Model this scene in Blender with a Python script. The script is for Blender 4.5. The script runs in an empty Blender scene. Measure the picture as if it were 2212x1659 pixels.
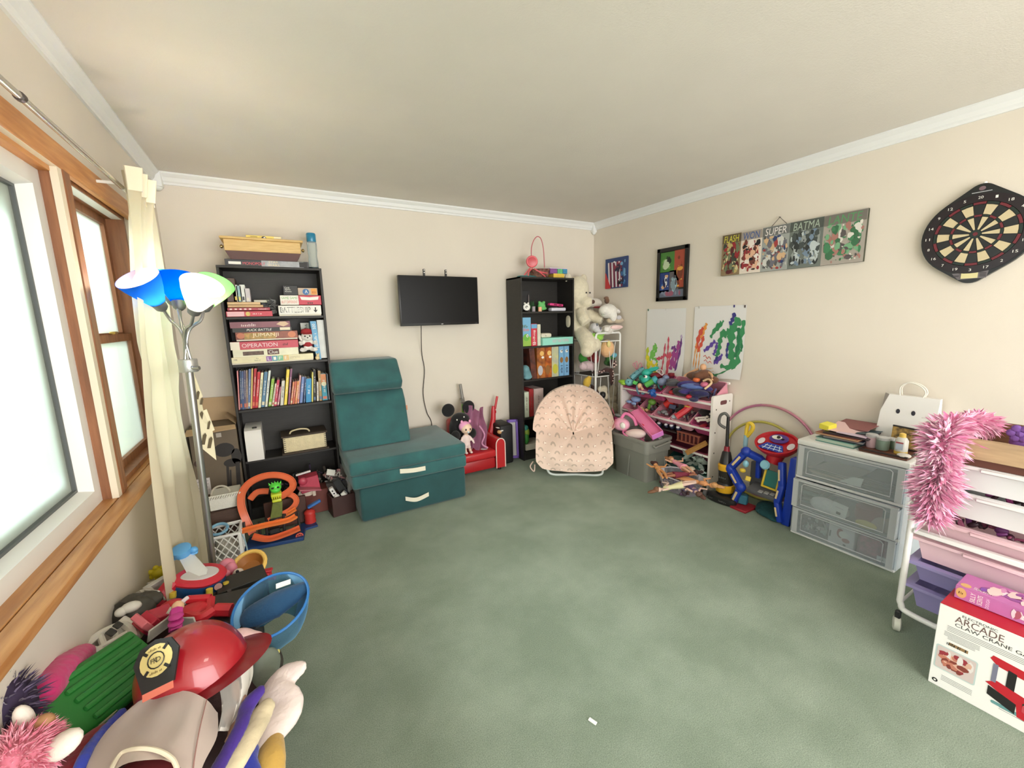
import bpy, bmesh, math, random
from mathutils import Vector as V, Matrix as M, Euler
SC = bpy.context.scene
COL = SC.collection
cam_data = bpy.data.cameras.new('camera')
cam_data.sensor_fit = 'HORIZONTAL'
cam_data.sensor_width = 36.0
cam_data.lens = 882.8 / 2212 * 36.0
cam_data.clip_start = 0.02
cam = bpy.data.objects.new('camera', cam_data)
COL.objects.link(cam)
_yaw, _pit, _rol = .51927, .1625, .02425
_f = V((math.sin(_yaw) * math.cos(_pit), math.cos(_yaw) * math.cos(_pit), -math.sin(_pit)))
_r = V((math.cos(_yaw), -math.sin(_yaw), 0))
_d = _f.cross(_r)
_r2 = math.cos(_rol) * _r + math.sin(_rol) * _d
_d2 = -math.sin(_rol) * _r + math.cos(_rol) * _d
cam.matrix_world = M(((_r2.x, -_d2.x, -_f.x, 0), (_r2.y, -_d2.y, -_f.y, 0), (_r2.z, -_d2.z, -_f.z, 1.44), (0, 0, 0, 1)))
SC.camera = cam
world = bpy.data.worlds.new('overcast_sky')
SC.world = world
world.use_nodes = True
bg = world.node_tree.nodes['Background']
bg.inputs[0].default_value = (0.93, 0.96, 1.0, 1)
bg.inputs[1].default_value = 2.2
def area(name, loc, direction, sx, sy, power, col):
    l = bpy.data.lights.new(name, 'AREA')
    l.shape = 'RECTANGLE'; l.size = sx; l.size_y = sy; l.energy = power; l.color = col
    o = bpy.data.objects.new(name, l); COL.objects.link(o)
    o.location = loc
    o.rotation_euler = V(direction).to_track_quat('-Z', 'Y').to_euler()
    return o
# added fill light, set in the unseen opening behind the camera
area('rear_fill_light', (1.35, -2.3, 1.3), (0, 1, 0.0), 3.2, 2.0, 60, (1.0, 0.95, 0.88))
# added area light, out of view above the left window, boosting its daylight
area('window_fill_light', (-2.2, 1.3, 3.3), (1, .05, -.75), 2.6, 1.6, 170, (.95, .98, 1.0))
# added soft fill light under the ceiling, unseen behind the camera
area('ceiling_fill_light', (1.2, -0.9, 2.36), (0, 0, -1), 0.5, 0.5, 6, (1.0, 0.9, 0.78))
SC.view_settings.view_transform = 'Standard'
SC.view_settings.look = 'None'
SC.view_settings.gamma = 1.0
SC.view_settings.use_curve_mapping = False
SC.view_settings.exposure = 0.82
MATS = {}
def lin(c):
    return tuple(((x / 255) / 12.92 if x / 255 <= .04045 else ((x / 255 + .055) / 1.055) ** 2.4) for x in c[:3]) + (1,)
def mt(name, col, rough=.55, metal=0, var=0, vscale=8, bump=0, bscale=60, emit=0, alpha=1, spec=None, col2=None, sheen=0, stretch=None, sub=0, coat=0):
    """procedural material: base colour, optional noise variation towards col2 and noise bump"""
    if name in MATS: return MATS[name]
    m = bpy.data.materials.new(name); MATS[name] = m
    m.use_nodes = True
    nt = m.node_tree; b = nt.nodes['Principled BSDF']
    b.inputs['Base Color'].default_value = lin(col)
    b.inputs['Roughness'].default_value = rough
    b.inputs['Metallic'].default_value = metal
    if spec is not None: b.inputs['Specular IOR Level'].default_value = spec
    if sheen: b.inputs['Sheen Weight'].default_value = sheen
    if coat: b.inputs['Coat Weight'].default_value = coat
    if emit:
        b.inputs['Emission Color'].default_value = lin(col); b.inputs['Emission Strength'].default_value = emit
    if alpha < 1: b.inputs['Alpha'].default_value = alpha
    if var or bump:
        tc = nt.nodes.new('ShaderNodeTexCoord'); src = tc.outputs['Object']
        if stretch:
            mp = nt.nodes.new('ShaderNodeMapping'); mp.inputs['Scale'].default_value = stretch
            nt.links.new(src, mp.inputs['Vector']); src = mp.outputs['Vector']
    if var:
        n = nt.nodes.new('ShaderNodeTexNoise'); n.inputs['Scale'].default_value = vscale; n.inputs['Detail'].default_value = 5
        nt.links.new(src, n.inputs['Vector'])
        r = nt.nodes.new('ShaderNodeValToRGB')
        c1 = lin(col); c2 = lin(col2) if col2 else tuple(x * (1 - var) for x in c1[:3]) + (1,)
        r.color_ramp.elements[0].position = .34; r.color_ramp.elements[1].position = .66
        r.color_ramp.elements[0].color = c2; r.color_ramp.elements[1].color = c1
        nt.links.new(n.outputs['Fac'], r.inputs['Fac']); nt.links.new(r.outputs['Color'], b.inputs['Base Color'])
    if bump:
        n2 = nt.nodes.new('ShaderNodeTexNoise'); n2.inputs['Scale'].default_value = bscale; n2.inputs['Detail'].default_value = 3
        nt.links.new(src, n2.inputs['Vector'])
        bp = nt.nodes.new('ShaderNodeBump'); bp.inputs['Strength'].default_value = bump; bp.inputs['Distance'].default_value = .01
        nt.links.new(n2.outputs['Fac'], bp.inputs['Height']); nt.links.new(bp.outputs['Normal'], b.inputs['Normal'])
    return m
def clear(name, col=(255, 255, 255), opacity=.12, rough=.08):
    """thin clear plastic or glass: mostly see-through with a gloss"""
    if name in MATS: return MATS[name]
    m = bpy.data.materials.new(name); MATS[name] = m
    m.use_nodes = True; nt = m.node_tree; nt.nodes.clear()
    out = nt.nodes.new('ShaderNodeOutputMaterial')
    tr = nt.nodes.new('ShaderNodeBsdfTransparent'); tr.inputs[0].default_value = lin(col)
    pr = nt.nodes.new('ShaderNodeBsdfPrincipled'); pr.inputs['Base Color'].default_value = lin(col); pr.inputs['Roughness'].default_value = rough
    mx = nt.nodes.new('ShaderNodeMixShader')
    fr = nt.nodes.new('ShaderNodeFresnel'); fr.inputs[0].default_value = 1.4
    ad = nt.nodes.new('ShaderNodeMath'); ad.operation = 'ADD'; ad.use_clamp = True; ad.inputs[1].default_value = opacity
    nt.links.new(fr.outputs[0], ad.inputs[0]); nt.links.new(ad.outputs[0], mx.inputs[0])
    nt.links.new(tr.outputs[0], mx.inputs[1]); nt.links.new(pr.outputs[0], mx.inputs[2]); nt.links.new(mx.outputs[0], out.inputs[0])
    return m
def shade_mat(name, col):
    """thin translucent lamp plastic"""
    if name in MATS: return MATS[name]
    m = bpy.data.materials.new(name); MATS[name] = m
    m.use_nodes = True; nt = m.node_tree; nt.nodes.clear()
    out = nt.nodes.new('ShaderNodeOutputMaterial')
    d = nt.nodes.new('ShaderNodeBsdfDiffuse'); d.inputs[0].default_value = lin(col)
    t = nt.nodes.new('ShaderNodeBsdfTranslucent'); t.inputs[0].default_value = lin(col)
    mx = nt.nodes.new('ShaderNodeMixShader'); mx.inputs[0].default_value = .45
    nt.links.new(d.outputs[0], mx.inputs[1]); nt.links.new(t.outputs[0], mx.inputs[2]); nt.links.new(mx.outputs[0], out.inputs[0])
    return m
PW = {}
def thing(name, label, cat, loc=(0, 0, 0), rz=0, group=None, rot=None):
    o = bpy.data.objects.new(name, None); COL.objects.link(o)
    o.empty_display_size = .05
    o.location = loc
    o.rotation_euler = rot if rot else (0, 0, math.radians(rz))
    o['label'] = label; o['category'] = cat
    if group: o['group'] = group
    PW[o] = M.LocRotScale(V(loc), Euler(o.rotation_euler), None)
    return o
def R3(rx=0, ry=0, rz=0):
    return Euler((math.radians(rx), math.radians(ry), math.radians(rz))).to_matrix().to_4x4()
def frame(o, x, z=None, y=None):
    """matrix with origin o, local X along x, local Z towards z (orthogonalised)"""
    x = V(x).normalized()
    z = V(z if z else (0, 0, 1))
    z = (z - x * z.dot(x)).normalized()
    y = z.cross(x)
    m = M((x, y, z)).transposed().to_4x4(); m.translation = V(o)
    return m
class B:
    """collects shapes into one mesh object"""
    def __init__(s, mat=None):
        s.bm = bmesh.new(); s.mats = []; s.mi = 0; s.flat = False
        if mat: s.mat(mat)
    def mat(s, m):
        if m not in s.mats: s.mats.append(m)
        s.mi = s.mats.index(m); return s
    def _fin(s, n0):
        s.bm.faces.ensure_lookup_table()
        for i in range(n0, len(s.bm.faces)): s.bm.faces[i].material_index = s.mi
    def box(s, c, size, rot=None, bev=0, seg=1):
        """c centre, size full extents; rot a 4x4 or None"""
        n0 = len(s.bm.faces)
        tmp = bmesh.new()
        bmesh.ops.create_cube(tmp, size=1, matrix=M.Diagonal((size[0], size[1], size[2], 1)))
        if bev: bmesh.ops.bevel(tmp, geom=tmp.edges[:], offset=min(bev, min(size) * .49), segments=seg, affect='EDGES', profile=.5)
        m = M.Translation(V(c)) @ (rot if rot else M.Identity(4))
        s._merge(tmp, m); s._fin(n0); return s
    def span(s, a, b, bev=0, seg=1):
        """box between two opposite corners"""
        return s.box([(x + y) / 2 for x, y in zip(a, b)], [abs(x - y) for x, y in zip(a, b)], None, bev, seg)
    def _merge(s, tmp, m):
        vs = [s.bm.verts.new(m @ v.co) for v in tmp.verts]
        tmp.verts.index_update()
        for f in tmp.faces:
            try: s.bm.faces.new([vs[v.index] for v in f.verts])
            except ValueError: pass
        tmp.free()
    def cyl(s, a, b, r, r2=None, n=16, cap=True):
        a, b = V(a), V(b); r2 = r if r2 is None else r2
        d = (b - a).normalized(); u = d.orthogonal().normalized(); w = d.cross(u)
        n0 = len(s.bm.faces)
        ra = [s.bm.verts.new(a + (u * math.cos(t) + w * math.sin(t)) * r) for t in [2 * math.pi * i / n for i in range(n)]]
        rb = [s.bm.verts.new(b + (u * math.cos(t) + w * math.sin(t)) * r2) for t in [2 * math.pi * i / n for i in range(n)]]
        for i in range(n): s.bm.faces.new((ra[i], ra[(i + 1) % n], rb[(i + 1) % n], rb[i]))
        if cap: s.bm.faces.new(ra[::-1]); s.bm.faces.new(rb)
        s._fin(n0); return s
    def ball(s, c, r, rot=None, n=14, k=9):
        if not hasattr(r, '__len__'): r = (r, r, r)
        n0 = len(s.bm.faces); tmp = bmesh.new()
        bmesh.ops.create_uvsphere(tmp, u_segments=n, v_segments=k, radius=1)
        s._merge(tmp, M.Translation(V(c)) @ (rot if rot else M.Identity(4)) @ M.Diagonal((r[0], r[1], r[2], 1)))
        s._fin(n0); return s
    def tube(s, pts, r, n=8, closed=False, cap=True):
        """tube through points; r a number or one per point"""
        pts = [V(p) for p in pts]; N = len(pts); n0 = len(s.bm.faces)
        rs = r if hasattr(r, '__len__') else [r] * N
        rings = []; u = None
        for i, p in enumerate(pts):
            if closed: d = pts[(i + 1) % N] - pts[i - 1]
            else: d = pts[min(i + 1, N - 1)] - pts[max(i - 1, 0)]
            d = d.normalized() if d.length > 1e-9 else V((0, 0, 1))
            u = d.orthogonal().normalized() if u is None else (u - d * u.dot(d)).normalized()
            w = d.cross(u)
            rings.append([s.bm.verts.new(p + (u * math.cos(2 * math.pi * k / n) + w * math.sin(2 * math.pi * k / n)) * rs[i]) for k in range(n)])
        for i in range(N if closed else N - 1):
            A, Bq = rings[i], rings[(i + 1) % N]
            for k in range(n): s.bm.faces.new((A[k], A[(k + 1) % n], Bq[(k + 1) % n], Bq[k]))
        if cap and not closed: s.bm.faces.new(rings[0][::-1]); s.bm.faces.new(rings[-1])
        s._fin(n0); return s
    def lathe(s, prof, m=None, n=24, capb=True, capt=True):
        """profile [(r,z)] round local z of matrix m"""
        m = m if isinstance(m, M) else M.Translation(V(m) if m else V((0, 0, 0)))
        n0 = len(s.bm.faces); rings = []
        for r, z in prof:
            rings.append([s.bm.verts.new(m @ V((r * math.cos(2 * math.pi * i / n), r * math.sin(2 * math.pi * i / n), z))) for i in range(n)])
        for A, Bq in zip(rings, rings[1:]):
            for i in range(n): s.bm.faces.new((A[i], A[(i + 1) % n], Bq[(i + 1) % n], Bq[i]))
        if capb and prof[0][0] > 1e-6: s.bm.faces.new(rings[0][::-1])
        if capt and prof[-1][0] > 1e-6: s.bm.faces.new(rings[-1])
        s._fin(n0); return s
    def prism(s, poly, h, m=None):
        """2-D polygon in local xy extruded by h along local z"""
        m = m if m else M.Identity(4)
        n0 = len(s.bm.faces)
        a = [s.bm.verts.new(m @ V((x, y, 0))) for x, y in poly]
        b = [s.bm.verts.new(m @ V((x, y, h))) for x, y in poly]
        N = len(poly)
        s.bm.faces.new(a[::-1]); s.bm.faces.new(b)
        for i in range(N): s.bm.faces.new((a[i], a[(i + 1) % N], b[(i + 1) % N], b[i]))
        s._fin(n0); return s
    def loft(s, sections, closed=True, cap=True):
        """join lists of 3-D points (same length) ring by ring"""
        n0 = len(s.bm.faces)
        rs = [[s.bm.verts.new(V(p)) for p in sec] for sec in sections]; N = len(rs[0])
        for A, Bq in zip(rs, rs[1:]):
            for i in range(N if closed else N - 1): s.bm.faces.new((A[i], A[(i + 1) % N], Bq[(i + 1) % N], Bq[i]))
        if cap and closed: s.bm.faces.new(rs[0][::-1]); s.bm.faces.new(rs[-1])
        s._fin(n0); return s
    def poly(s, pts):
        n0 = len(s.bm.faces); s.bm.faces.new([s.bm.verts.new(V(p)) for p in pts]); s._fin(n0); return s
    def grid(s, f, nu, nv, thick=0):
        n0 = len(s.bm.faces)
        g = [[s.bm.verts.new(V(f(i / nu, j / nv))) for j in range(nv + 1)] for i in range(nu + 1)]
        fs = []
        for i in range(nu):
            for j in range(nv): fs.append(s.bm.faces.new((g[i][j], g[i + 1][j], g[i + 1][j + 1], g[i][j + 1])))
        if thick: bmesh.ops.solidify(s.bm, geom=fs, thickness=thick)
        s._fin(n0); return s
    def make(s, name, mworld=None, smooth=40):
        bmesh.ops.recalc_face_normals(s.bm, faces=s.bm.faces[:])
        if mworld is not None: s.bm.transform(mworld)
        me = bpy.data.meshes.new(name); s.bm.to_mesh(me); s.bm.free()
        for m in s.mats: me.materials.append(m)
        if smooth:
            me.polygons.foreach_set('use_smooth', [True] * len(me.polygons))
            me.set_sharp_from_angle(angle=math.radians(smooth))
        o = bpy.data.objects.new(name, me); COL.objects.link(o)
        return o
    def part(s, name, parent, local=False, smooth=40, label=None, kind=None):
        """child mesh of a thing (coordinates in the world, or local to the thing)"""
        pm = PW[parent]
        o = s.make(name, None if local else pm.inverted(), smooth)
        o.parent = parent; PW[o] = pm
        if label: o['label'] = label
        if kind: o['kind'] = kind
        return o
    def thing(s, name, label, cat, group=None, smooth=40, kind=None):
        """a top-level thing that is one mesh; its origin goes to its base"""
        xs = [v.co for v in s.bm.verts]
        c = V(((min(v.x for v in xs) + max(v.x for v in xs)) / 2, (min(v.y for v in xs) + max(v.y for v in xs)) / 2, min(v.z for v in xs)))
        o = s.make(name, M.Translation(-c), smooth)
        o.location = c; PW[o] = M.Translation(c)
        o['label'] = label; o['category'] = cat
        if group: o['group'] = group
        if kind: o['kind'] = kind
        return o
    def struct(s, name, smooth=40):
        o = s.make(name, None, smooth); o['kind'] = 'structure'; PW[o] = M.Identity(4); return o
def txt(string, m, w, h, mat, parent, name='lettering', depth=.0006, shear=0, space=1.0, align='C'):
    """flat lettering fitted into w x h, centred on matrix m (local x along the line, local y up, local z out)"""
    cu = bpy.data.curves.new('lettering', 'FONT'); cu.body = string; cu.size = 1; cu.extrude = 0; cu.shear = shear
    cu.space_character = space; cu.align_x = 'CENTER' if align == 'C' else 'LEFT'; cu.resolution_u = 3
    to = bpy.data.objects.new('lettering', cu)
    me = bpy.data.meshes.new_from_object(to)
    bpy.data.objects.remove(to)
    xs = [v.co for v in me.vertices]
    if not xs: return None
    x0, x1 = min(v.x for v in xs), max(v.x for v in xs); y0, y1 = min(v.y for v in xs), max(v.y for v in xs)
    fit = M.Diagonal((w / (x1 - x0), h / max(1e-6, y1 - y0), 1, 1)) @ M.Translation((-(x0 + x1) / 2, -(y0 + y1) / 2, 0))
    me.transform(PW[parent].inverted() @ m @ M.Translation((0, 0, depth)) @ fit)
    me.materials.clear(); me.materials.append(mat)
    o = bpy.data.objects.new(name, me); COL.objects.link(o)
    o.parent = parent; PW[o] = PW[parent]
    return o
def copy_tree(o, parent=None):
    c = o.copy(); COL.objects.link(c)
    if parent: c.parent = parent
    for ch in list(o.children): copy_tree(ch, c)
    return c
def arc(c, u, w, r, a0, a1, n):
    """points of an arc round c in the plane of u and w"""
    c, u, w = V(c), V(u), V(w)
    return [c + u * (r * math.cos(math.radians(a0 + (a1 - a0) * i / n))) + w * (r * math.sin(math.radians(a0 + (a1 - a0) * i / n))) for i in range(n + 1)]
def bez(ps, n=8):
    """smooth polyline through points (Catmull-Rom)"""
    ps = [V(p) for p in ps]; out = []
    for i in range(len(ps) - 1):
        p0, p1, p2, p3 = ps[max(i - 1, 0)], ps[i], ps[i + 1], ps[min(i + 2, len(ps) - 1)]
        for k in range(n):
            t = k / n
            out.append(.5 * ((2 * p1) + (p2 - p0) * t + (2 * p0 - 5 * p1 + 4 * p2 - p3) * t * t + (3 * p1 - p0 - 3 * p2 + p3) * t ** 3))
    out.append(ps[-1]); return out
def soften(o, voxel, it=4):
    """melt overlapping shapes of a soft body into one continuous skin"""
    r = o.modifiers.new('skin', 'REMESH'); r.mode = 'VOXEL'; r.voxel_size = voxel; r.use_smooth_shade = True
    if it:
        k = o.modifiers.new('relax', 'SMOOTH'); k.factor = .5; k.iterations = it
    return o
XL, XR, YB, YF, ZC = -.60, 3.20, 3.67, -2.4, 2.44
def wall_paint():
    return mt('wall_paint', (226, 217, 203), .7, var=.03, vscale=3, bump=.05, bscale=180)
wallm = wall_paint()
ceilm = mt('ceiling_paint', (226, 220, 211), .8, var=.03, vscale=4, bump=.12, bscale=140)
def carpet_mat():
    m = mt('green_carpet', (128, 154, 132), .95, var=.0, bump=.0)
    nt = m.node_tree; b = nt.nodes['Principled BSDF']
    tc = nt.nodes.new('ShaderNodeTexCoord')
    n1 = nt.nodes.new('ShaderNodeTexNoise'); n1.inputs['Scale'].default_value = 2.6; n1.inputs['Detail'].default_value = 6; n1.inputs['Roughness'].default_value = .62
    n2 = nt.nodes.new('ShaderNodeTexNoise'); n2.inputs['Scale'].default_value = 260; n2.inputs['Detail'].default_value = 6; n2.inputs['Roughness'].default_value = .75
    for n in (n1, n2): nt.links.new(tc.outputs['Object'], n.inputs['Vector'])
    r1 = nt.nodes.new('ShaderNodeValToRGB')
    r1.color_ramp.elements[0].position = .38; r1.color_ramp.elements[1].position = .64
    r1.color_ramp.elements[0].color = lin((150, 168, 148)); r1.color_ramp.elements[1].color = lin((176, 192, 174))
    nt.links.new(n1.outputs['Fac'], r1.inputs['Fac'])
    r2 = nt.nodes.new('ShaderNodeValToRGB')
    r2.color_ramp.elements[0].position = .35; r2.color_ramp.elements[1].position = .65
    r2.color_ramp.elements[0].color = (.5, .54, .48, 1); r2.color_ramp.elements[1].color = (1.22, 1.2, 1.15, 1)
    nt.links.new(n2.outputs['Fac'], r2.inputs['Fac'])
    mx = nt.nodes.new('ShaderNodeMixRGB'); mx.blend_type = 'MULTIPLY'; mx.inputs[0].default_value = 1
    nt.links.new(r1.outputs[0], mx.inputs[1]); nt.links.new(r2.outputs[0], mx.inputs[2]); nt.links.new(mx.outputs[0], b.inputs['Base Color'])
    bp = nt.nodes.new('ShaderNodeBump'); bp.inputs['Strength'].default_value = .9; bp.inputs['Distance'].default_value = .012
    nt.links.new(n2.outputs['Fac'], bp.inputs['Height']); nt.links.new(bp.outputs[0], b.inputs['Normal'])
    b.inputs['Sheen Weight'].default_value = .25; b.inputs['Specular IOR Level'].default_value = .1
    return m
def floor_f(u, v): return (XL - .15 + u * (XR - XL + .3), YF + v * (YB - YF + .15), 0)
fl = B(carpet_mat()); fl.span((XL - .15, YF - .1, -.12), (XR + .15, YB + .15, 0)); fl.struct('floor')
B(ceilm).span((XL - .15, YF - .1, ZC), (XR + .15, YB + .15, ZC + .12)).struct('ceiling')
B(wallm).span((XL - .15, YB, 0), (XR + .15, YB + .15, ZC)).struct('wall_back')
B(wallm).span((XR, YF, 0), (XR + .15, YB, ZC)).struct('wall_right')
# left wall with the window opening
WY0, WY1, WZ0, WZ1 = .15, 2.86, .77, 1.985
b = B(wallm)
b.span((XL - .15, YF, 0), (XL, YB, WZ0)); b.span((XL - .15, YF, WZ1), (XL, YB, ZC))
b.span((XL - .15, YF, WZ0), (XL, WY0, WZ1)); b.span((XL - .15, WY1, WZ0), (XL, YB, WZ1))
b.struct('wall_left')
# front wall (behind the camera) with a wide opening added to let light in
b = B(wallm)
b.span((XL - .15, YF - .1, 0), (-.3, YF, ZC)); b.span((3.0, YF - .1, 0), (XR + .15, YF, ZC)); b.span((-.3, YF - .1, 2.3), (3.0, YF, ZC))
b.struct('wall_front')
# crown moulding: stepped profile swept along each wall, with drop blocks in the corners
crown = mt('white_trim', (233, 234, 233), .45)
prof = [(0, 0), (.012, 0), (.014, .012), (.022, .02), (.03, .042), (.045, .056), (.05, .062), (.05, .072), (0, .072)]
def crown_run(name, p0, p1, inward):
    p0, p1, inw = V(p0), V(p1), V(inward)
    s = [[p + inw * x + V((0, 0, ZC - .0725 + z)) for x, z in prof] for p in (p0, p1)]
    B(crown).loft(s).struct(name, 25)
crown_run('trim_1', (XL, YF, 0), (XL, YB, 0), (1, 0, 0))
crown_run('trim_2', (XL, YB, 0), (XR, YB, 0), (0, -1, 0))
crown_run('trim_3', (XR, YB, 0), (XR, YF, 0), (-1, 0, 0))
for i, (x, y) in enumerate(((XL + .028, YB - .028), (XR - .022, YB - .022))):
    b = B(crown); w = .06 if i == 0 else .05
    b.box((x, y, ZC - .05), (w, w, .1), None, .008, 2); b.ball((x, y, ZC - .1), (w * .45, w * .45, .022)); b.struct('trim_%d' % (4 + i))
# skirting board
for nm, p, q in (('baseboard_back', (XL, YB - .012, 0), (XR, YB, .08)), ('baseboard_right', (XR - .012, YF, 0), (XR, YB, .08)), ('baseboard_left', (XL, YF, 0), (XL + .012, YB, .08))):
    B(crown).span(p, q, .003).struct(nm)
def wood_mat(name, c1, c2, rough=.45, stretch=(14, 1.2, 14)):
    return mt(name, c1, rough, var=.3, vscale=3.5, col2=c2, stretch=stretch, bump=.08, bscale=30)
oak = wood_mat('orange_oak', (214, 152, 92), (186, 122, 66))
oak_v = wood_mat('brown_oak_upright', (152, 100, 66), (122, 78, 50), stretch=(14, 14, 1.2))
oak_s = wood_mat('sill_oak', (196, 142, 88), (168, 112, 62))
cream = mt('cream_strip', (226, 214, 192), .55)
vinyl = mt('white_vinyl', (232, 231, 226), .4)
vinyl_g = mt('grey_gasket', (92, 96, 96), .5)
glass = clear('window_glass', (250, 255, 252), .02, .02)
w1 = B(vinyl)
# picture window: white frame, inner bevel, glass
Y0, Y1, Z0, Z1, XF = .3, 2.022, .80, 1.955, -.622
def ring(b, x0, x1, y0, y1, z0, z1, t0, t1=None):
    """rectangular frame in a plane of constant x: outer y0..y1,z0..z1; bar width t0 at x0 and t1 at x1"""
    t1 = t0 if t1 is None else t1
    def R4(x, t): return [(x, y0 + t, z0 + t), (x, y1 - t, z0 + t), (x, y1 - t, z1 - t), (x, y0 + t, z1 - t)]
    b.loft([R4(x0, 0), R4(x0, t0), R4(x1, t1), R4(x1, 0)], True, False)
    return b
ring(w1, XF, -.665, Y0, Y1, Z0, Z1, .055, .068)
o1 = w1.struct('window_1', 20)
ring(B(vinyl_g), -.66, -.672, Y0 + .066, Y1 - .066, Z0 + .066, Z1 - .066, .01).part('gasket', o1)
B(glass).span((-.672, Y0 + .06, Z0 + .06), (-.668, Y1 - .06, Z1 - .06)).part('window_pane', o1)
ring(B(mt('pale_outer_frame', (214, 226, 226), .5)), -.68, -.75, Y0 + .02, Y1 - .02, Z0 + .02, Z1 - .02, .085, .1).part('outer_frame', o1)
# brown jambs round the picture window and the cream strip in front of them
b = B(oak_v); b.span((-.75, Y1, Z0), (-.592, Y1 + .05, Z1 + .02)); b.part('side_jamb', o1)
b = B(oak); b.span((-.75, Y0, Z1), (-.592, Y1 + .05, Z1 + .04)); b.part('head_jamb', o1)
b = B(cream); b.span((-.594, Y1 - .004, Z0), (-.574, Y1 + .045, Z1 + .016)); b.span((-.594, Y0, Z1 + .016), (-.574, Y1 + .045, Z1 + .02)); b.part('cream_stop', o1)
b = B(oak); b.span((-.594, Y0 - .1, Z1 + .018), (-.570, 2.9, Z1 + .105), .004, 1); b.part('head_casing', o1)
b = B(oak_v); b.span((-.6, Y1 + .03, Z0), (-.570, Y1 + .085, Z1 + .02), .003); b.part('mullion_casing', o1)
# sill: two boards with a groove between, nosing overhanging the wall
sill = B(oak_s)
sill.span((-.66, Y0 - .12, .77), (-.579, 2.92, .80), .002); sill.span((-.576, Y0 - .12, .772), (-.522, 2.92, .80), .004, 2)
sill.span((-.6, Y0 - .12, .752), (-.56, 2.92, .772))
sill.struct('window_sill')
# double hung window: two brown sashes
Y2, Y3 = 2.11, 2.84
w2 = B(oak_v); ring(w2, -.598, -.74, Y2, Y3, .80, 1.985, .022); o2 = w2.struct('window_2', 20)
for nm, z0, z1, x in (('upper_sash', 1.375, 1.965, -.665), ('lower_sash', .82, 1.405, -.640)):
    f = ring(B(oak_v), x, x - .026, Y2 + .02, Y3 - .02, z0, z1, .036).part(nm, o2, smooth=20)
    B(glass).span((x - .016, Y2 + .05, z0 + .034), (x - .012, Y3 - .05, z1 - .034)).part('window_pane', f)
B(vinyl).span((-.640, Y2 + .03, 1.962), (-.602, Y3 - .03, 1.972)).part('head_stop', o2)
B(mt('brass', (190, 160, 90), .3, 1)).box((-.628, 2.5, 1.412), (.02, .05, .012), None, .003).part('sash_lock', o2)
grass = mt('lawn', (120, 132, 84), .9, var=.4, vscale=20)
g = B(grass); g.span((-9, -4, -.35), (XL - .16, 12, -.25)); g.struct('ground_outside')
mort = mt('mortar', (196, 184, 152), .9, var=.1, vscale=10)
bw = B(mort); bw.span((-3.6, 4.02, -.3), (-.78, 4.3, 3.2)); bwo = bw.struct('wall_outside')
brickm = [mt('cream_brick_%d' % i, c, .85, var=.14, vscale=9, bump=.3, bscale=40) for i, c in enumerate(((226, 210, 168), (214, 194, 150), (230, 217, 180), (204, 186, 146)))]
brick_me = []
for mm in brickm:
    o = B(mm).box((0, 0, 0), (.2, .03, .062), None, .004).make('brick')
    brick_me.append(o.data); bpy.data.objects.remove(o)
rnd = random.Random(4)
for r in range(29):
    for c in range(7):
        o = bpy.data.objects.new('brick', rnd.choice(brick_me)); COL.objects.link(o)
        o.location = (-.89 - c * .212 - (.106 if r % 2 else 0), 4.012 - rnd.random() * .006, -.05 + r * .074 + .037)
        o.parent = bwo
# planter with a small bush under the window outside, and a red garden hose reel cover
pt = thing('garden_planter', 'dark grey planter with a green shrub outside the window', 'planter', (-1.42, 3.1, -.25))
B(mt('dark_planter', (70, 74, 78), .6)).lathe([(.14, 0), (.2, .75), (.215, .75), (.215, .8), (.19, .8), (.18, .74)], (-1.42, 3.1, -.25)).part('pot', pt)
lf = B(mt('leaf_green', (74, 112, 50), .7, var=.3)); rnd = random.Random(2)
for i in range(120):
    a = rnd.uniform(0, 6.28); rr = rnd.uniform(.0, .2); z = .56 + rnd.uniform(0, .3)
    d = V((math.cos(a), math.sin(a), rnd.uniform(.2, 1.2))).normalized(); p = V((-1.42 + rr * math.cos(a), 3.1 + rr * math.sin(a), z)); q = d.orthogonal().normalized() * .018
    lf.poly((p, p + d * .05 + q, p + d * .1, p + d * .05 - q))
lf.part('foliage', pt, kind='stuff')
cu = B(mt('red_cushion', (160, 66, 66), .8)); cu.ball((-.98, 2.62, .42), (.16, .3, .1)); cu.box((-.98, 2.62, .05), (.3, .5, .6), None, .05, 2)
cu.thing('garden_bench', 'dark red padded garden bench outside, beyond the big window', 'bench')
black_ash = mt('black_ash', (40, 37, 34), .5, var=.25, vscale=4, stretch=(3, 3, 30), bump=.06, bscale=80)
FW = lambda c: frame(c, (1, 0, 0), (0, -1, 0))            # print on a face that looks towards -Y
RW = lambda c: frame(c, (0, -1, 0), (-1, 0, 0))           # print on a face that looks towards -X
UP = lambda c: frame(c, (1, 0, 0), (0, 0, 1))
def patch(parent, m, w, h, mat, name='printed_panel', off=.0007, rnd_=0):
    """flat print lying on a face"""
    b = B(mat)
    if rnd_:
        pts = []
        for cx, cy, a0 in ((w / 2 - rnd_, h / 2 - rnd_, 0), (-w / 2 + rnd_, h / 2 - rnd_, 90), (-w / 2 + rnd_, -h / 2 + rnd_, 180), (w / 2 - rnd_, -h / 2 + rnd_, 270)):
            for k in range(5):
                a = math.radians(a0 + k * 22.5); pts.append((cx + rnd_ * math.cos(a), cy + rnd_ * math.sin(a)))
    else: pts = [(-w / 2, -h / 2), (w / 2, -h / 2), (w / 2, h / 2), (-w / 2, h / 2)]
    b.poly([m @ V((x, y, off)) for x, y in pts])
    return b.part(name, parent)
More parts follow.
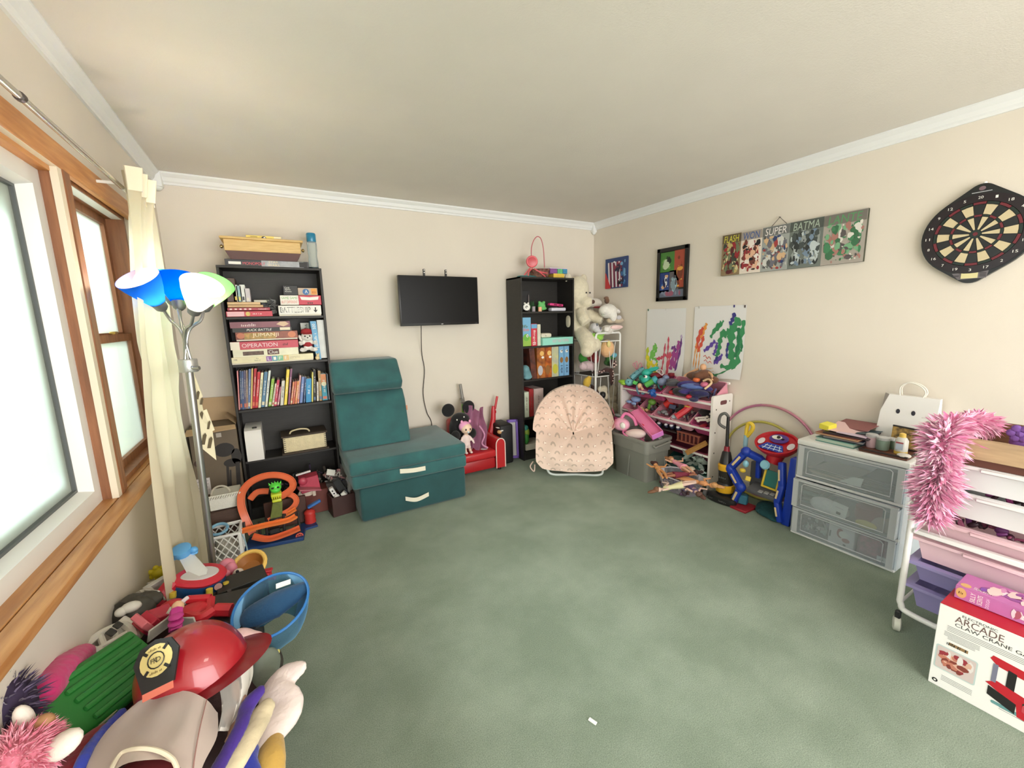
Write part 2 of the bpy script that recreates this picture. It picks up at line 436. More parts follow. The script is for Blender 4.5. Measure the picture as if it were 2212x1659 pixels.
def disc(parent, m, rx, ry, mat, name='printed_panel', off=.0009, n=20):
    b = B(mat); b.poly([m @ V((rx * math.cos(2 * math.pi * i / n), ry * math.sin(2 * math.pi * i / n), off)) for i in range(n)])
    return b.part(name, parent)
def blob(parent, m, cx, cy, rx, ry, mat, rng, n=16, rough=.35, off=.0009, name='printed_panel'):
    """irregular painted patch"""
    k = [1 - rough * rng.random() for _ in range(n)]
    b = B(mat); b.poly([m @ V((cx + rx * k[i] * math.cos(2 * math.pi * i / n), cy + ry * k[i] * math.sin(2 * math.pi * i / n), off)) for i in range(n)])
    return b.part(name, parent)
def scrawl(parent, m, w, h, mat, seed=1, name='lettering', depth=.0012):
    """a line of print too small to read in the photograph: uneven strokes"""
    rng = random.Random(seed); b = B(mat); x = -w / 2
    while x < w / 2 - h * .2:
        k = h * rng.uniform(.18, .5); hh = h * rng.uniform(.5, 1) / 2
        if rng.random() < .85: b.poly([m @ V(p) for p in ((x, -h / 2, depth), (x + k * .6, -h / 2, depth), (x + k * .75, -h / 2 + 2 * hh, depth), (x + k * .12, -h / 2 + 2 * hh, depth))])
        x += k + h * .1
    return b.part(name, parent)
def bookcase(name, label, x0, x1, yf, yb, top, shelves, low=.09):
    t = thing(name, label, 'bookcase', ((x0 + x1) / 2, (yf + yb) / 2, 0)); k = .017
    B(black_ash).span((x0, yf, 0), (x0 + k, yb, top), .002).part('side_panel', t)
    B(black_ash).span((x1 - k, yf, 0), (x1, yb, top), .002).part('side_panel', t)
    B(black_ash).span((x0, yf - .002, top - k), (x1, yb, top), .002).part('top_panel', t)
    B(black_ash).span((x0 + k, yb - .006, 0), (x1 - k, yb, top - k)).part('back_panel', t)
    for z in shelves: B(black_ash).span((x0 + k, yf + .003, z - .018), (x1 - k, yb - .007, z), .0015).part('shelf', t)
    B(black_ash).span((x0 + k, yf + .003, low - .018), (x1 - k, yb - .007, low), .0015).part('shelf', t)
    B(black_ash).span((x0 + k, yf + .01, 0), (x1 - k, yf + .026, low - .018)).part('kick_board', t)
    return t
bookcase('bookcase', 'black five shelf bookcase of games and books beside the green chair', -.297, .347, 3.42, 3.655, 1.83, (1.486, 1.155, .83, .452))
def pm(c): return mt('print_%d_%d_%d' % tuple(c), c, .5)
white_p, black_p = pm((240, 238, 230)), pm((30, 28, 28))
tray_m = mt('box_tray', (225, 218, 200), .6)
def gamebox(label, bl, ur, col, depth=.2, tray=True, name='board_game_box', cat='board game', group=None, col2=None, var=.12):
    """shallow cardboard box: lid over a tray, front face from bl to ur"""
    x0, y, z0 = bl; x1, _, z1 = ur
    m = mt('carton_%d_%d_%d' % tuple(col), col, .45, var=var, vscale=18, col2=col2)
    t = thing(name, label, cat, ((x0 + x1) / 2, y + depth / 2, z0), 0, group)
    lz = z0 + (z1 - z0) * (.16 if tray else 0)
    B(m).span((x0, y, lz), (x1, y + depth, z1), .0015).part('lid', t)
    if tray: B(tray_m).span((x0 + .003, y + .003, z0), (x1 - .003, y + depth - .003, lz)).part('tray', t)
    t['fx'] = 0
    return t, FW(((x0 + x1) / 2, y, (lz + z1) / 2)), x1 - x0, z1 - lz
def off(m, x, y): return m @ M.Translation((x, y, 0))
# --- on top of the left bookcase
t, m, w, h = gamebox('long black and silver board game box lying on the left bookcase', (-.245, 3.435, 1.83), (0.265, 3.435, 1.874), (58, 58, 64), .22, False)
patch(t, off(m, .09, 0), w * .52, h * .92, mt('silver_print', (176, 178, 182), .35, var=.3, vscale=30), off=.0005)
patch(t, off(m, -w * .39, -.002), w * .14, h * .4, white_p)
txt('MONOPOLY', off(m, -w * .17, -.003), w * .26, h * .42, pm((222, 92, 104)), t)
txt('STAR\nWARS', off(m, w * .06, 0), w * .14, h * .8, pm((232, 216, 170)), t)
patch(t, off(m, w * .43, 0), w * .1, h * .8, black_p)
del t['fx']
pine = mt('pale_pine', (224, 192, 130), .5, var=.12, vscale=5, stretch=(2, 20, 20), col2=(206, 170, 108))
dk = mt('dark_stain', (92, 60, 58), .5)
brass = mt('aged_brass', (170, 150, 104), .3, 1)
t = thing('wooden_chest', 'pale wooden chest with brass knobs on top of the left bookcase', 'box', (-.02, 3.5, 1.87))
B(pine).span((-.236, 3.40, 1.925), (.222, 3.62, 2.0), .003).part('body', t)
B(pine).span((-.256, 3.385, 2.0), (.24, 3.635, 2.016), .006, 2).part('lid', t)
B(dk).loft([[(-.205, 3.42, 1.872), (.19, 3.42, 1.872), (.19, 3.6, 1.872), (-.205, 3.6, 1.872)], [(-.234, 3.403, 1.925), (.22, 3.403, 1.925), (.22, 3.617, 1.925), (-.234, 3.617, 1.925)]]).part('base', t)
for x, s in ((-.236, -1), (.222, 1)):
    B(brass).lathe([(.005, 0), (.005, .008), (.012, .012), (.013, .02), (.006, .026)], M.Translation((x, 3.45, 1.955)) @ R3(0, 90 * s, 0), 14).part('knob', t)
t, m, w, h = gamebox('small yellow carton on the wooden chest', (-.105, 3.41, 2.016), (0.105, 3.410, 2.034), (242, 216, 110), .12, False, 'card_game_box', 'card game'); del t['fx']
patch(t, off(m, w * .39, 0), w * .2, h * .8, pm((238, 226, 186))); disc(t, off(m, 0, -.005), .014, .011, black_p); disc(t, off(m, .004, -.004), .006, .006, white_p, off=.0014)
patch(t, off(m, -w * .28, 0), w * .2, h * .4, pm((196, 170, 84)), rnd_=.004)
t = thing('water_bottle', 'clear water bottle with blue cap on the left bookcase', 'bottle', (.305, 3.5, 1.83))
B(clear('bottle_plastic', (236, 242, 242), .16, .05)).lathe([(.03, 0), (.034, .01), (.034, .05), (.03, .09), (.034, .14), (.034, .185), (.03, .2)], (.305, 3.5, 1.832), 20).part('body', t)
B(mt('blue_cap', (36, 130, 168), .3, coat=.3)).lathe([(.031, .195), (.033, .2), (.033, .25), (.029, .258)], (.305, 3.5, 1.832), 20).part('cap', t)
B(mt('dark_base', (40, 60, 66), .4)).lathe([(.034, 0), (.035, .012), (.032, .014)], (.305, 3.5, 1.831), 20).part('base', t)
# --- first shelf
def slab(name, label, cat, bl, ur, col, depth=.16, group=None, bev=.0015, var=.1):
    return B(mt('cover_%d_%d_%d' % tuple(col), col, .5, var=var, vscale=20)).span(bl, (ur[0], ur[1] + depth, ur[2]), bev).thing(name, label, cat, group)
slab('photo_album', 'dark brown upright album at the left end of the top shelf', 'album', (-0.259, 3.460, 1.590), (-0.204, 3.460, 1.749), (92, 70, 62), .18)
for i, (a, c, ty, col, lb) in enumerate(((505, 512, 615, (206, 208, 196), 'white spined upright paperback next to the dark brown album'), (513, 520, 617, (150, 180, 190), 'pale blue upright paperback on the top shelf'),
        (521, 529, 615, (222, 224, 220), 'black and white spined paperback on the top shelf'), (530, 540, 623, (204, 196, 200), 'short lilac grey paperback on the top shelf'))):
    s0 = {505: (-0.225, 3.460, 1.590), 513: (-0.203, 3.460, 1.590), 521: (-0.182, 3.460, 1.589), 530: (-0.157, 3.460, 1.589)}[a]
    s1 = {505: (-0.193, 3.460, 1.706), 513: (-0.172, 3.460, 1.700), 521: (-0.149, 3.460, 1.707), 530: (-0.123, 3.460, 1.682)}[a]
    t = thing('paperback', lb, 'book', ((s0[0] + s1[0]) / 2, 3.53, s0[2]), 0, 'upright paperbacks on the top shelf')
    B(pm(col)).span(s0, (s1[0], 3.6, s1[2]), .002).part('cover', t)
    m = FW(((s0[0] + s1[0]) / 2, 3.46, (s0[2] + s1[2]) / 2)); hh = s1[2] - s0[2]
    patch(t, off(m, 0, -hh * .3), .012, hh * .22, pm(((214, 190, 90), (224, 214, 120), (60, 60, 64), (220, 214, 200))[i]))
slab('hardback', 'upper of two tan hardbacks lying flat on the top shelf', 'book', (-0.263, 3.440, 1.569), (-0.068, 3.440, 1.587), (222, 186, 140), .17, 'tan hardbacks lying flat')
slab('hardback', 'lower of two tan hardbacks lying flat on the top shelf', 'book', (-0.262, 3.440, 1.551), (-0.053, 3.440, 1.567), (214, 176, 128), .17, 'tan hardbacks lying flat')
t, m, w, h = gamebox('dull red flat game box under the tan hardbacks', (-0.266, 3.435, 1.529), (-0.013, 3.435, 1.548), (178, 66, 80), .18, False); del t['fx']
for k in range(5): patch(t, off(m, -w * .42 + k * .028, 0), .014, h * .5, pm((232, 206, 206)))
scrawl(t, off(m, w * .33, 0), w * .22, h * .4, pm((240, 214, 214)), 2)
t, m, w, h = gamebox('pinkish red flat game box at the bottom left of the top shelf', (-0.276, 3.430, 1.487), (-0.001, 3.430, 1.524), (214, 76, 92), .2, False); del t['fx']
patch(t, off(m, -w * .3, 0), w * .36, h * .86, pm((240, 190, 196))); disc(t, off(m, -w * .04, 0), .014, .015, pm((220, 196, 110)))
scrawl(t, off(m, w * .16, 0), w * .2, h * .24, white_p, 3)
slab('notebook', 'thin white notebook over a dark box on the top shelf', 'book', (-0.107, 3.500, 1.586), (-0.013, 3.500, 1.604), (222, 218, 200), .12)
slab('storage_box', 'small black box under the thin white notebook', 'box', (-0.064, 3.500, 1.529), (-0.015, 3.500, 1.584), (36, 34, 32), .1)
bg_ = B(clear('grey_wrap', (150, 150, 150), .45, .2)); rnd = random.Random(5)
for i in range(26):
    p = V((rnd.uniform(-.02, .025), 0, rnd.uniform(.01, .11))); q = V((rnd.uniform(-1, 1), rnd.uniform(-.5, .5), rnd.uniform(-.6, 1))).normalized() * .03; s_ = V((rnd.uniform(-1, 1), rnd.uniform(-1, 1), rnd.uniform(-1, 1))).normalized() * .022
    o_ = V((-.005, 3.48, 1.488)); bg_.poly((o_ + p - q * .4, o_ + p + s_, o_ + p + q, o_ + p - s_ * .6))
bg_.thing('plastic_bag', 'crumpled grey plastic bag in the middle of the top shelf', 'bag')
t, m, w, h = gamebox('white board game box with bold outlined lettering, right of top shelf', (0.039, 3.430, 1.485), (0.320, 3.430, 1.561), (244, 240, 232), .2); del t['fx']
txt('BATTLESHIP', off(m, -w * .11, .001), w * .70, h * .62, black_p, t); txt('BATTLESHIP', off(m, -w * .11, .001), w * .67, h * .5, white_p, t, depth=.0012)
b = B(black_p); mm = off(m, w * .36, 0)
b.poly([mm @ V(p) for p in ((-.004, .018, .001), (.004, .018, .001), (.004, -.004, .001), (.012, .002, .001), (.012, -.006, .001), (0, -.02, .001), (-.012, -.006, .001), (-.012, .002, .001), (-.004, -.004, .001))]); b.part('arrow_mark', t)
t, m, w, h = gamebox('small white box with rainbow lettering on the bold lettered box', (0.057, 3.435, 1.566), (0.177, 3.435, 1.634), (242, 236, 226), .15, False); del t['fx']
txt('SAME SAME', off(m, 0, h * .22), w * .86, h * .26, pm((120, 176, 90)), t); txt('BUT DIFFERENT', off(m, 0, -h * .2), w * .86, h * .28, pm((214, 110, 90)), t)
t, m, w, h = gamebox('red box with a white banner beside the rainbow lettered box', (0.173, 3.435, 1.566), (0.327, 3.435, 1.634), (208, 62, 84), .15, False); del t['fx']
b = B(white_p); b.poly([m @ V(p) for p in ((-w * .36, h * .02, .0008), (0, -h * .02, .0008), (w * .36, h * .04, .0008), (w * .4, h * .38, .0008), (0, h * .3, .0008), (-w * .42, h * .36, .0008))]); b.part('banner', t)
for k in (-1, 0, 1): disc(t, off(m, k * .013, -h * .32), .005, .005, black_p)
t, m, w, h = gamebox('black card box with white words on the rainbow lettered box', (0.082, 3.440, 1.636), (0.176, 3.440, 1.704), (26, 25, 25), .12, False, 'card_game_box', 'card game'); del t['fx']
for k, s_ in enumerate(('Cards', 'Against', 'Humanity')): txt(s_, off(m, -w * .22 + k * .003, h * .26 - k * h * .2), w * (.34 + .06 * k), h * .17, white_p, t)
t, m, w, h = gamebox('small blue and orange box on the red banner box', (0.177, 3.440, 1.636), (0.307, 3.440, 1.688), (196, 172, 150), .12, False, 'card_game_box', 'card game'); del t['fx']
disc(t, off(m, -w * .1, -.002), .022, .022, pm((58, 112, 170))); txt('A', off(m, -w * .08, 0), .02, h * .45, white_p, t, depth=.0014)
patch(t, off(m, w * .32, 0), w * .3, h * .84, pm((232, 160, 70))); txt('BOX', off(m, w * .32, -h * .1), w * .2, h * .28, pm((170, 60, 50)), t, depth=.0014)
# --- second shelf: the tall stack
t, m, w, h = gamebox('cream board game box at the bottom of the second shelf stack', (-.283, 3.43, 1.156), (0.235, 3.430, 1.206), (240, 230, 190), .22, True); del t['fx']
for k, (s_, c) in enumerate((('L', (150, 100, 170)), ('I', (70, 150, 180)), ('F', (120, 190, 150)), ('E', (230, 190, 120)))):
    mm = off(m, -w * .06 + k * .036, 0); patch(t, mm, .034, h * .86, pm(c)); txt(s_, mm, .018, h * .55, white_p, t, depth=.0014)
txt('The\nGame of', off(m, -w * .2, 0), w * .07, h * .5, pm((110, 96, 84)), t); [scrawl(t, off(m, w * .26, .006 - .01 * q_), w * .13, h * .14, pm((170, 150, 120)), 5 + q_) for q_ in (0, 1)]
txt('MB', off(m, -w * .45, h * .1), .02, h * .24, pm((110, 96, 84)), t)
t, m, w, h = gamebox('ivory board game box with dark picture strip, second in the stack', (-0.269, 3.435, 1.205), (0.139, 3.435, 1.260), (240, 236, 208), .22, False); del t['fx']
patch(t, off(m, -w * .2, -.003), w * .31, h * .5, mt('photo_strip', (120, 92, 80), .5, var=.6, vscale=60))
patch(t, off(m, w * .1, 0), w * .18, h * .68, pm((92, 52, 48))); txt('Clue', off(m, w * .1, 0), w * .14, h * .42, white_p, t, depth=.0014)
t, m, w, h = gamebox('red and cream board game box, third in the stack', (-0.277, 3.430, 1.258), (0.142, 3.430, 1.313), (206, 76, 92), .22, False); del t['fx']
patch(t, off(m, -w * .435, 0), w * .13, h, pm((240, 230, 212))); txt('OPERATION', off(m, -w * .08, 0), w * .52, h * .5, pm((246, 222, 222)), t)
scrawl(t, off(m, w * .32, 0), w * .12, h * .36, pm((60, 20, 24)), 7)
t, m, w, h = gamebox('orange brown adventure game box, fourth in the stack', (-0.240, 3.437, 1.318), (0.145, 3.437, 1.380), (170, 98, 76), .2, True, var=.3, col2=(126, 66, 56)); del t['fx']
patch(t, off(m, -w * .12, -.003), w * .5, h * .8, mt('jungle_print', (206, 160, 96), .5, var=.4, vscale=40, col2=(150, 130, 70)))
txt('JUMANJI', off(m, -w * .03, 0), w * .42, h * .62, pm((246, 228, 196)), t, depth=.0014); disc(t, off(m, w * .4, 0), .026, .022, pm((214, 132, 96))); disc(t, off(m, -w * .42, 0), .024, .02, pm((196, 120, 92)))
t, m, w, h = gamebox('narrow black game box with white slanted words, fifth in the stack', (-0.255, 3.437, 1.378), (0.111, 3.437, 1.411), (44, 42, 44), .2, False); del t['fx']
txt('PUCK BATTLE', off(m, -w * .06, -.001), w * .42, h * .46, white_p, t, shear=.25); patch(t, off(m, w * .38, .002), w * .18, h * .6, pm((236, 222, 196)))
t, m, w, h = gamebox('dusty maroon game box on top of the second shelf stack', (-0.265, 3.435, 1.408), (0.103, 3.435, 1.451), (146, 92, 104), .2, False); del t['fx']
scrawl(t, off(m, -w * .2, 0), w * .24, h * .5, pm((232, 210, 206)), 9)
b = B(pm((222, 190, 158))); b.poly([m @ V(p) for p in ((w * .26, 0, .0008), (w * .38, -h * .4, .0008), (w * .48, 0, .0008), (w * .42, h * .42, .0008), (w * .33, h * .42, .0008))]); b.part('fan_print', t)
# little plush dog in a red cap sitting on the stack
fur_w = mt('white_plush', (238, 234, 228), .9, bump=.25, bscale=220, sheen=.3)
red_c = mt('red_felt', (160, 44, 50), .85)
c = V((.208, 3.47, 1.222)) ; eye = mt('black_bead', (20, 18, 18), .15)
t = thing('plush_dog', 'small white plush dog in red cap sitting on the game stack', 'plush toy', c)
b = B(fur_w); b.ball(c + V((0, 0, .045)), (.032, .028, .04)); b.ball(c + V((0, -.008, .108)), (.044, .036, .04)); b.ball(c + V((0, -.04, .098)), (.02, .014, .016))
for s_ in (-1, 1): b.tube([c + V((s_ * .026, -.01, .07)), c + V((s_ * .05, -.03, .055)), c + V((s_ * .05, -.045, .075))], [.012, .014, .016]); b.tube([c + V((s_ * .018, -.01, .015)), c + V((s_ * .042, -.045, .012)), c + V((s_ * .05, -.055, .018))], [.016, .018, .017])
soften(b.part('body', t), .006)
b = B(red_c); b.ball(c + V((0, 0, .05)), (.035, .031, .03)); b.part('vest', t)
b = B(red_c); b.lathe([(.042, .0), (.042, .012), (.036, .03), (.01, .038)], M.Translation(c + V((0, -.006, .132))) @ R3(-8, 0, 0)); b.box(c + V((0, -.05, .134)), (.06, .04, .006), R3(12), .002); b.part('cap', t)
b = B(eye); b.ball(c + V((-.016, -.04, .113)), .006, n=8, k=6); b.ball(c + V((.016, -.04, .113)), .006, n=8, k=6); b.ball(c + V((0, -.054, .102)), (.006, .004, .004), n=8, k=6); b.part('face', t)
for s_ in (-1, 1): B(fur_w).ball(c + V((s_ * .045, -.002, .098)), (.012, .012, .028), R3(0, s_ * 20, 0)).part('ear', t)
t = thing('price_card', 'small white carton with dark letters behind the plush dog', 'box', (0.199, 3.550, 1.301))
B(pm((214, 214, 206))).span((0.175, 3.550, 1.284), (0.235, 3.600, 1.434), .001).part('carton', t); scrawl(t, FW((0.210, 3.550, 1.400)) @ R3(0, 0, 80), .05, .018, black_p, 4)
t = thing('puzzle_box', 'tall pale blue puzzle box standing right of the plush dog', 'puzzle', (.29, 3.53, 1.155))
B(mt('sky_blue_carton', (104, 170, 214), .45, var=.15, vscale=12)).loft([[(.255, 3.435, 1.156), (.288, 3.435, 1.156), (.288, 3.62, 1.156), (.255, 3.62, 1.156)], [(.236, 3.435, 1.445), (.276, 3.435, 1.445), (.276, 3.62, 1.445), (.236, 3.62, 1.445)]]).part('carton', t)
txt('500', FW((.258, 3.4345, 1.405)) @ R3(0, 0, 95), .04, .02, white_p, t); scrawl(t, FW((.264, 3.4345, 1.30)) @ R3(0, 0, 95), .11, .02, white_p, 6)
slab('picture_book', 'white spined picture book at the right end of second shelf', 'book', (0.282, 3.450, 1.162), (0.331, 3.450, 1.453), (226, 226, 222), .18)
b = B(mt('cream_china', (232, 212, 168), .35)); c = V((.262, 3.428, 1.155)); b.ball(c + V((0, 0, .014)), (.016, .014, .016)); b.ball(c + V((.003, -.004, .034)), .011); b.ball(c + V((-.006, -.004, .045)), (.004, .004, .006)); b.ball(c + V((.011, -.004, .045)), (.004, .004, .006))
b.thing('figurine', 'tiny cream animal figurine in front of the pale blue puzzle box', 'figurine')
# --- third shelf: a row of books
BOOKS = (
(-0.275, 0.018, 0.008, 0.278, (230,150,150)), (-0.263, 0.024, 0.012, 0.276, (60,85,120)), (-0.252, 0.025, 0.011, 0.274, (75,95,140)), (-0.240, 0.026, 0.011, 0.276, (100,95,125)),
(-0.229, 0.028, 0.011, 0.277, (150,128,112)), (-0.216, 0.034, 0.015, 0.284, (110,130,175)), (-0.203, 0.037, 0.009, 0.289, (225,195,120)), (-0.190, 0.042, 0.017, 0.285, (186,44,54)),
(-0.171, 0.042, 0.019, 0.259, (212,50,60)), (-0.152, 0.043, 0.016, 0.253, (238,232,196)), (-0.131, 0.046, 0.022, 0.256, (92,134,166)), (-0.110, 0.049, 0.015, 0.263, (226,232,226)),
(-0.087, 0.041, 0.020, 0.200, (152,192,72)), (-0.069, 0.037, 0.012, 0.164, (236,226,206)), (-0.052, 0.039, 0.018, 0.190, (202,60,92)), (-0.034, 0.031, 0.013, 0.136, (216,142,162)),
(-0.010, 0.028, 0.021, 0.181, (218,214,200)), (0.014, 0.044, 0.019, 0.262, (246,216,80)), (0.037, 0.042, 0.013, 0.265, (150,95,128)), (0.052, 0.033, 0.012, 0.167, (222,142,100)),
(0.067, 0.033, 0.012, 0.169, (216,112,90)), (0.083, 0.033, 0.015, 0.169, (228,152,92)), (0.099, 0.035, 0.011, 0.210, (222,172,172)), (0.119, 0.033, 0.020, 0.197, (122,142,196)),
(0.140, 0.028, 0.011, 0.195, (56,80,122)), (0.170, 0.018, 0.037, 0.181, (60,150,202)), (0.196, 0.024, 0.009, 0.228, (236,222,120)), (0.213, 0.020, 0.018, 0.242, (40,36,36)),
(0.236, 0.011, 0.013, 0.147, (236,228,216)), (0.257, 0.008, 0.019, 0.233, (172,142,92)), (0.289, 0.002, 0.038, 0.208, (66,160,184)), (0.318, 0.002, 0.008, 0.204, (140,150,160)))
BL_ = ('thin pink picture book at the left end of the row', 'navy book, second in the row', 'blue book between the navy and slate books', 'slate purple book near the left end', 'beige brown thin book near the left end', 'steel blue tall book with pale title', 'narrow cream yellow book beside the tall red book',
 'tall dark red storybook', 'bright red storybook right of the taller dark red one', 'cream spined book right of the red ones', 'blue teal tall storybook', 'tall white book leaning by the lime book', 'lime green book', 'cream book between lime and crimson books', 'crimson pink book', 'short pale pink book', 'white grey paperback with black title',
 'tall yellow book', 'plum purple tall book beside the yellow one', 'light orange short book', 'salmon short book', 'amber short book', 'pale pink medium book', 'periwinkle blue book', 'dark blue thin book', 'wide bright blue box set book', 'very thin yellow book', 'black tall book', 'short white book beside the black one', 'tan brown book', 'wide teal and orange book near the right end', 'grey blue thin book at the right end of the row')
rnd = random.Random(11)
for (x, lean, w, hgt, col), lb in zip(BOOKS, BL_):
    z0 = .832; y0 = 3.445 + rnd.uniform(0, .02); y1 = 3.62
    t = thing('book', lb + ' on the third shelf', 'book', (x, (y0 + y1) / 2, z0), 0, 'books standing on the third shelf')
    h2 = w * .48
    def sec(z, g, ya): k = lean * (z - z0) / hgt; return [(x - h2 + g + k, ya, z), (x + h2 - g + k, ya, z), (x + h2 - g + k, y1, z), (x - h2 + g + k, y1, z)]
    B(pm(col)).loft([sec(z0, 0, y0), sec(z0 + hgt, 0, y0)]).part('cover', t)
    B(mt('paper_edges', (236, 230, 214), .8)).loft([sec(z0 + hgt, w * .15, y0 + .006), sec(z0 + hgt + .0012, w * .15, y0 + .006)]).part('pages', t)
    mm = frame((x + lean * .5, y0, z0 + hgt * .5), (lean, 0, hgt), (0, -1, 0))
    if w >= .011:
        tc = black_p if sum(col) > 560 else white_p
        scrawl(t, off(mm, hgt * .05, 0), hgt * rnd.uniform(.35, .6), w * .42, tc, rnd.random())
        if rnd.random() < .6: patch(t, off(mm, -hgt * .4, 0), hgt * .1, w * .7, pm(rnd.choice(((230, 220, 190), (90, 120, 160), (220, 120, 90)))))
    if lb.startswith('wide teal'):
        patch(t, off(mm, hgt * .32, 0), hgt * .34, w * .96, pm((226, 150, 100)), off=.001); disc(t, off(mm, hgt * .12, 0), .018, .018, pm((240, 232, 200)), off=.0016)
# --- fourth shelf: white air purifier box and a picnic basket
t = thing('paper_roll_box', 'tall white rounded box on the fourth shelf', 'box', (-.21, 3.45, .452))
wp = mt('warm_white_plastic', (232, 228, 222), .4)
pr = [(-.09, 0), (-.09, .19), (-.075, .222), (-.04, .236), (.15, .236), (.15, 0)]
B(wp).prism(pr, .105, frame((-.264, 3.50, .453), (0, 1, 0), (1, 0, 0))).part('body', t)
B(black_p).box((-.2, 3.45, .688), (.03, .012, .012), None, .003).part('clip', t)
t = thing('picnic_basket', 'cream rectangular basket with dark lid and looped handle, fourth shelf', 'basket', (.135, 3.52, .452))
wick = mt('cream_wicker', (232, 216, 176), .8, var=.1, vscale=30, bump=.5, bscale=120)
B(wick).span((-.03, 3.425, .468), (.265, 3.6, .585), .006, 2).part('body', t)
dkw = mt('dark_wicker', (66, 54, 44), .7, bump=.4, bscale=120)
B(dkw).span((-.045, 3.41, .452), (.28, 3.61, .468), .003).part('base', t)
B(dkw).span((-.04, 3.412, .585), (.275, 3.61, .6), .003).part('lid', t)
b = B(black_p)
for s_ in (-.022, .257):
    for k in range(7): b.box((s_, 3.424, .482 + k * .015), (.014, .004, .004))
b.part('stitching', t)
B(wick).tube(bez([(.02, 3.47, .6), (.035, 3.46, .622), (.09, 3.455, .632), (.14, 3.46, .622), (.155, 3.47, .6)], 5), .006).part('handle', t)
# --- bottom shelf: clear bag of odds and ends
def jumble(name, label, cat, c, size, cols, n, seed, wrap=None, rmin=.012, rmax=.03):
    """a heap nobody could count: small mixed shapes in one object"""
    rng = random.Random(seed); b = B()
    for i in range(n):
        b.mat(pm(rng.choice(cols)))
        u, v = rng.uniform(-1, 1), rng.uniform(-1, 1); w_ = rng.random() * max(.15, 1 - .6 * (u * u + v * v) / 2)
        p = (c[0] + u * size[0] / 2, c[1] + v * size[1] / 2, c[2] + .012 + w_ * (size[2] - .03))
        r = rng.uniform(rmin, rmax); rot = R3(rng.uniform(0, 360), rng.uniform(0, 360), rng.uniform(0, 360)); k = rng.random()
        if k < .4: b.box(p, (r * 2, r * rng.uniform(.7, 1.6), r * rng.uniform(.3, 1)), rot, r * .2)
        elif k < .7: b.ball(p, (r, r * rng.uniform(.5, 1), r * rng.uniform(.4, .9)), rot, 9, 6)
        else: b.tube([V(p) + (rot @ V(q)) for q in ((-r * 1.5, 0, 0), (0, r * .4, 0), (r * 1.5, 0, r * .3))], r * .32, 6)
    return b.thing(name, label, cat, kind='stuff')
jumble('toy_clutter', 'dark jumble of small toys on the bottom shelf of left bookcase', 'toy clutter', (.1, 3.54, .09), (.36, .16, .22), ((60, 52, 48), (90, 80, 74), (130, 120, 110), (70, 60, 80), (50, 50, 52)), 60, 3)
tvb = mt('tv_bezel', (22, 21, 21), .35); tvs = mt('tv_screen', (8, 8, 9), .3, spec=.15)
t = thing('television', 'black flat television mounted on the back wall above the green chair', 'television', (1.297, 3.52, 1.386))
B(tvb).span((.932, 3.50, 1.384), (1.662, 3.535, 1.808), .004, 2).part('housing', t)
B(tvs).span((.942, 3.4985, 1.405), (1.652, 3.502, 1.80)).part('screen', t)
B(mt('silver_mark', (150, 150, 150), .3, .8)).box((1.30, 3.4992, 1.394), (.02, .002, .004)).part('badge', t)
scrawl(t, FW((1.635, 3.4995, 1.394)), .018, .004, mt('silver_mark', (150, 150, 150)), 3)
for x in (1.17, 1.37):
    b = B(tvb); b.span((x - .009, 3.53, 1.44), (x + .009, 3.545, 1.868), .002); b.part('bracket_arm', t)
    for z in (1.838, 1.858):
        B(mt('screw_zinc', (210, 205, 195), .3, .8)).cyl((x, 3.53, z), (x, 3.527, z), .0045, n=10).part('screw', t)
B(tvb).span((1.1, 3.545, 1.5), (1.5, 3.669, 1.62), .003).part('wall_plate', t)
t = B(mt('black_cable', (46, 40, 36), .5)).tube(bez([(1.12, 3.54, 1.40), (1.144, 3.650, 1.146), (1.162, 3.655, 0.973), (1.136, 3.655, 0.758), (1.160, 3.655, 0.578), (1.201, 3.660, 0.473), (1.2, 3.66, .3), (1.24, 3.66, .1)], 6), .0035, 6).thing('power_cable', 'thin black cable hanging down the back wall from the television', 'cable')
suede = mt('teal_suede', (44, 98, 98), .85, var=.22, vscale=7, col2=(38, 82, 84), bump=.12, bscale=200, sheen=.35)
suede_d = mt('dark_teal_suede', (30, 76, 78), .85, var=.2, vscale=7, bump=.12, bscale=200, sheen=.25)
cream_h = mt('cream_webbing', (226, 220, 200), .8)
t = thing('foam_chair', 'dark green convertible foam chair with cream pull handles by the back wall', 'chair', (.82, 3.25, 0))
B(suede_d).span((.405, 2.925, .0), (1.222, 3.60, .262), .025, 3).part('base_cushion', t)
B(suede).span((.35, 2.905, .362), (1.228, 3.60, .462), .022, 3).part('seat_cushion', t)
B(suede).span((.36, 2.905, .262), (1.228, 3.60, .364), .022, 3).part('lower_cushion', t)
def wedge(x0, x1, a, r=.02):
    """prism across x from a y-z outline"""
    b = B(suede); tmp = bmesh.new(); vs = [tmp.verts.new((x0, y, z)) for y, z in a]; f = tmp.faces.new(vs)
    e = bmesh.ops.extrude_face_region(tmp, geom=[f]); bmesh.ops.translate(tmp, verts=[v for v in e['geom'] if isinstance(v, bmesh.types.BMVert)], vec=(x1 - x0, 0, 0))
    bmesh.ops.bevel(tmp, geom=tmp.edges[:], offset=r, segments=3, affect='EDGES', profile=.5)
    b._merge(tmp, M.Identity(4)); return b
wedge(.345, .875, ((3.20, .466), (3.42, .466), (3.56, .70), (3.60, .885), (3.36, .885), (3.30, .80))).part('back_cushion', t)
wedge(.335, .855, ((3.30, .888), (3.60, .888), (3.62, 1.13), (3.40, 1.13), (3.255, .955)), .022).part('head_cushion', t)
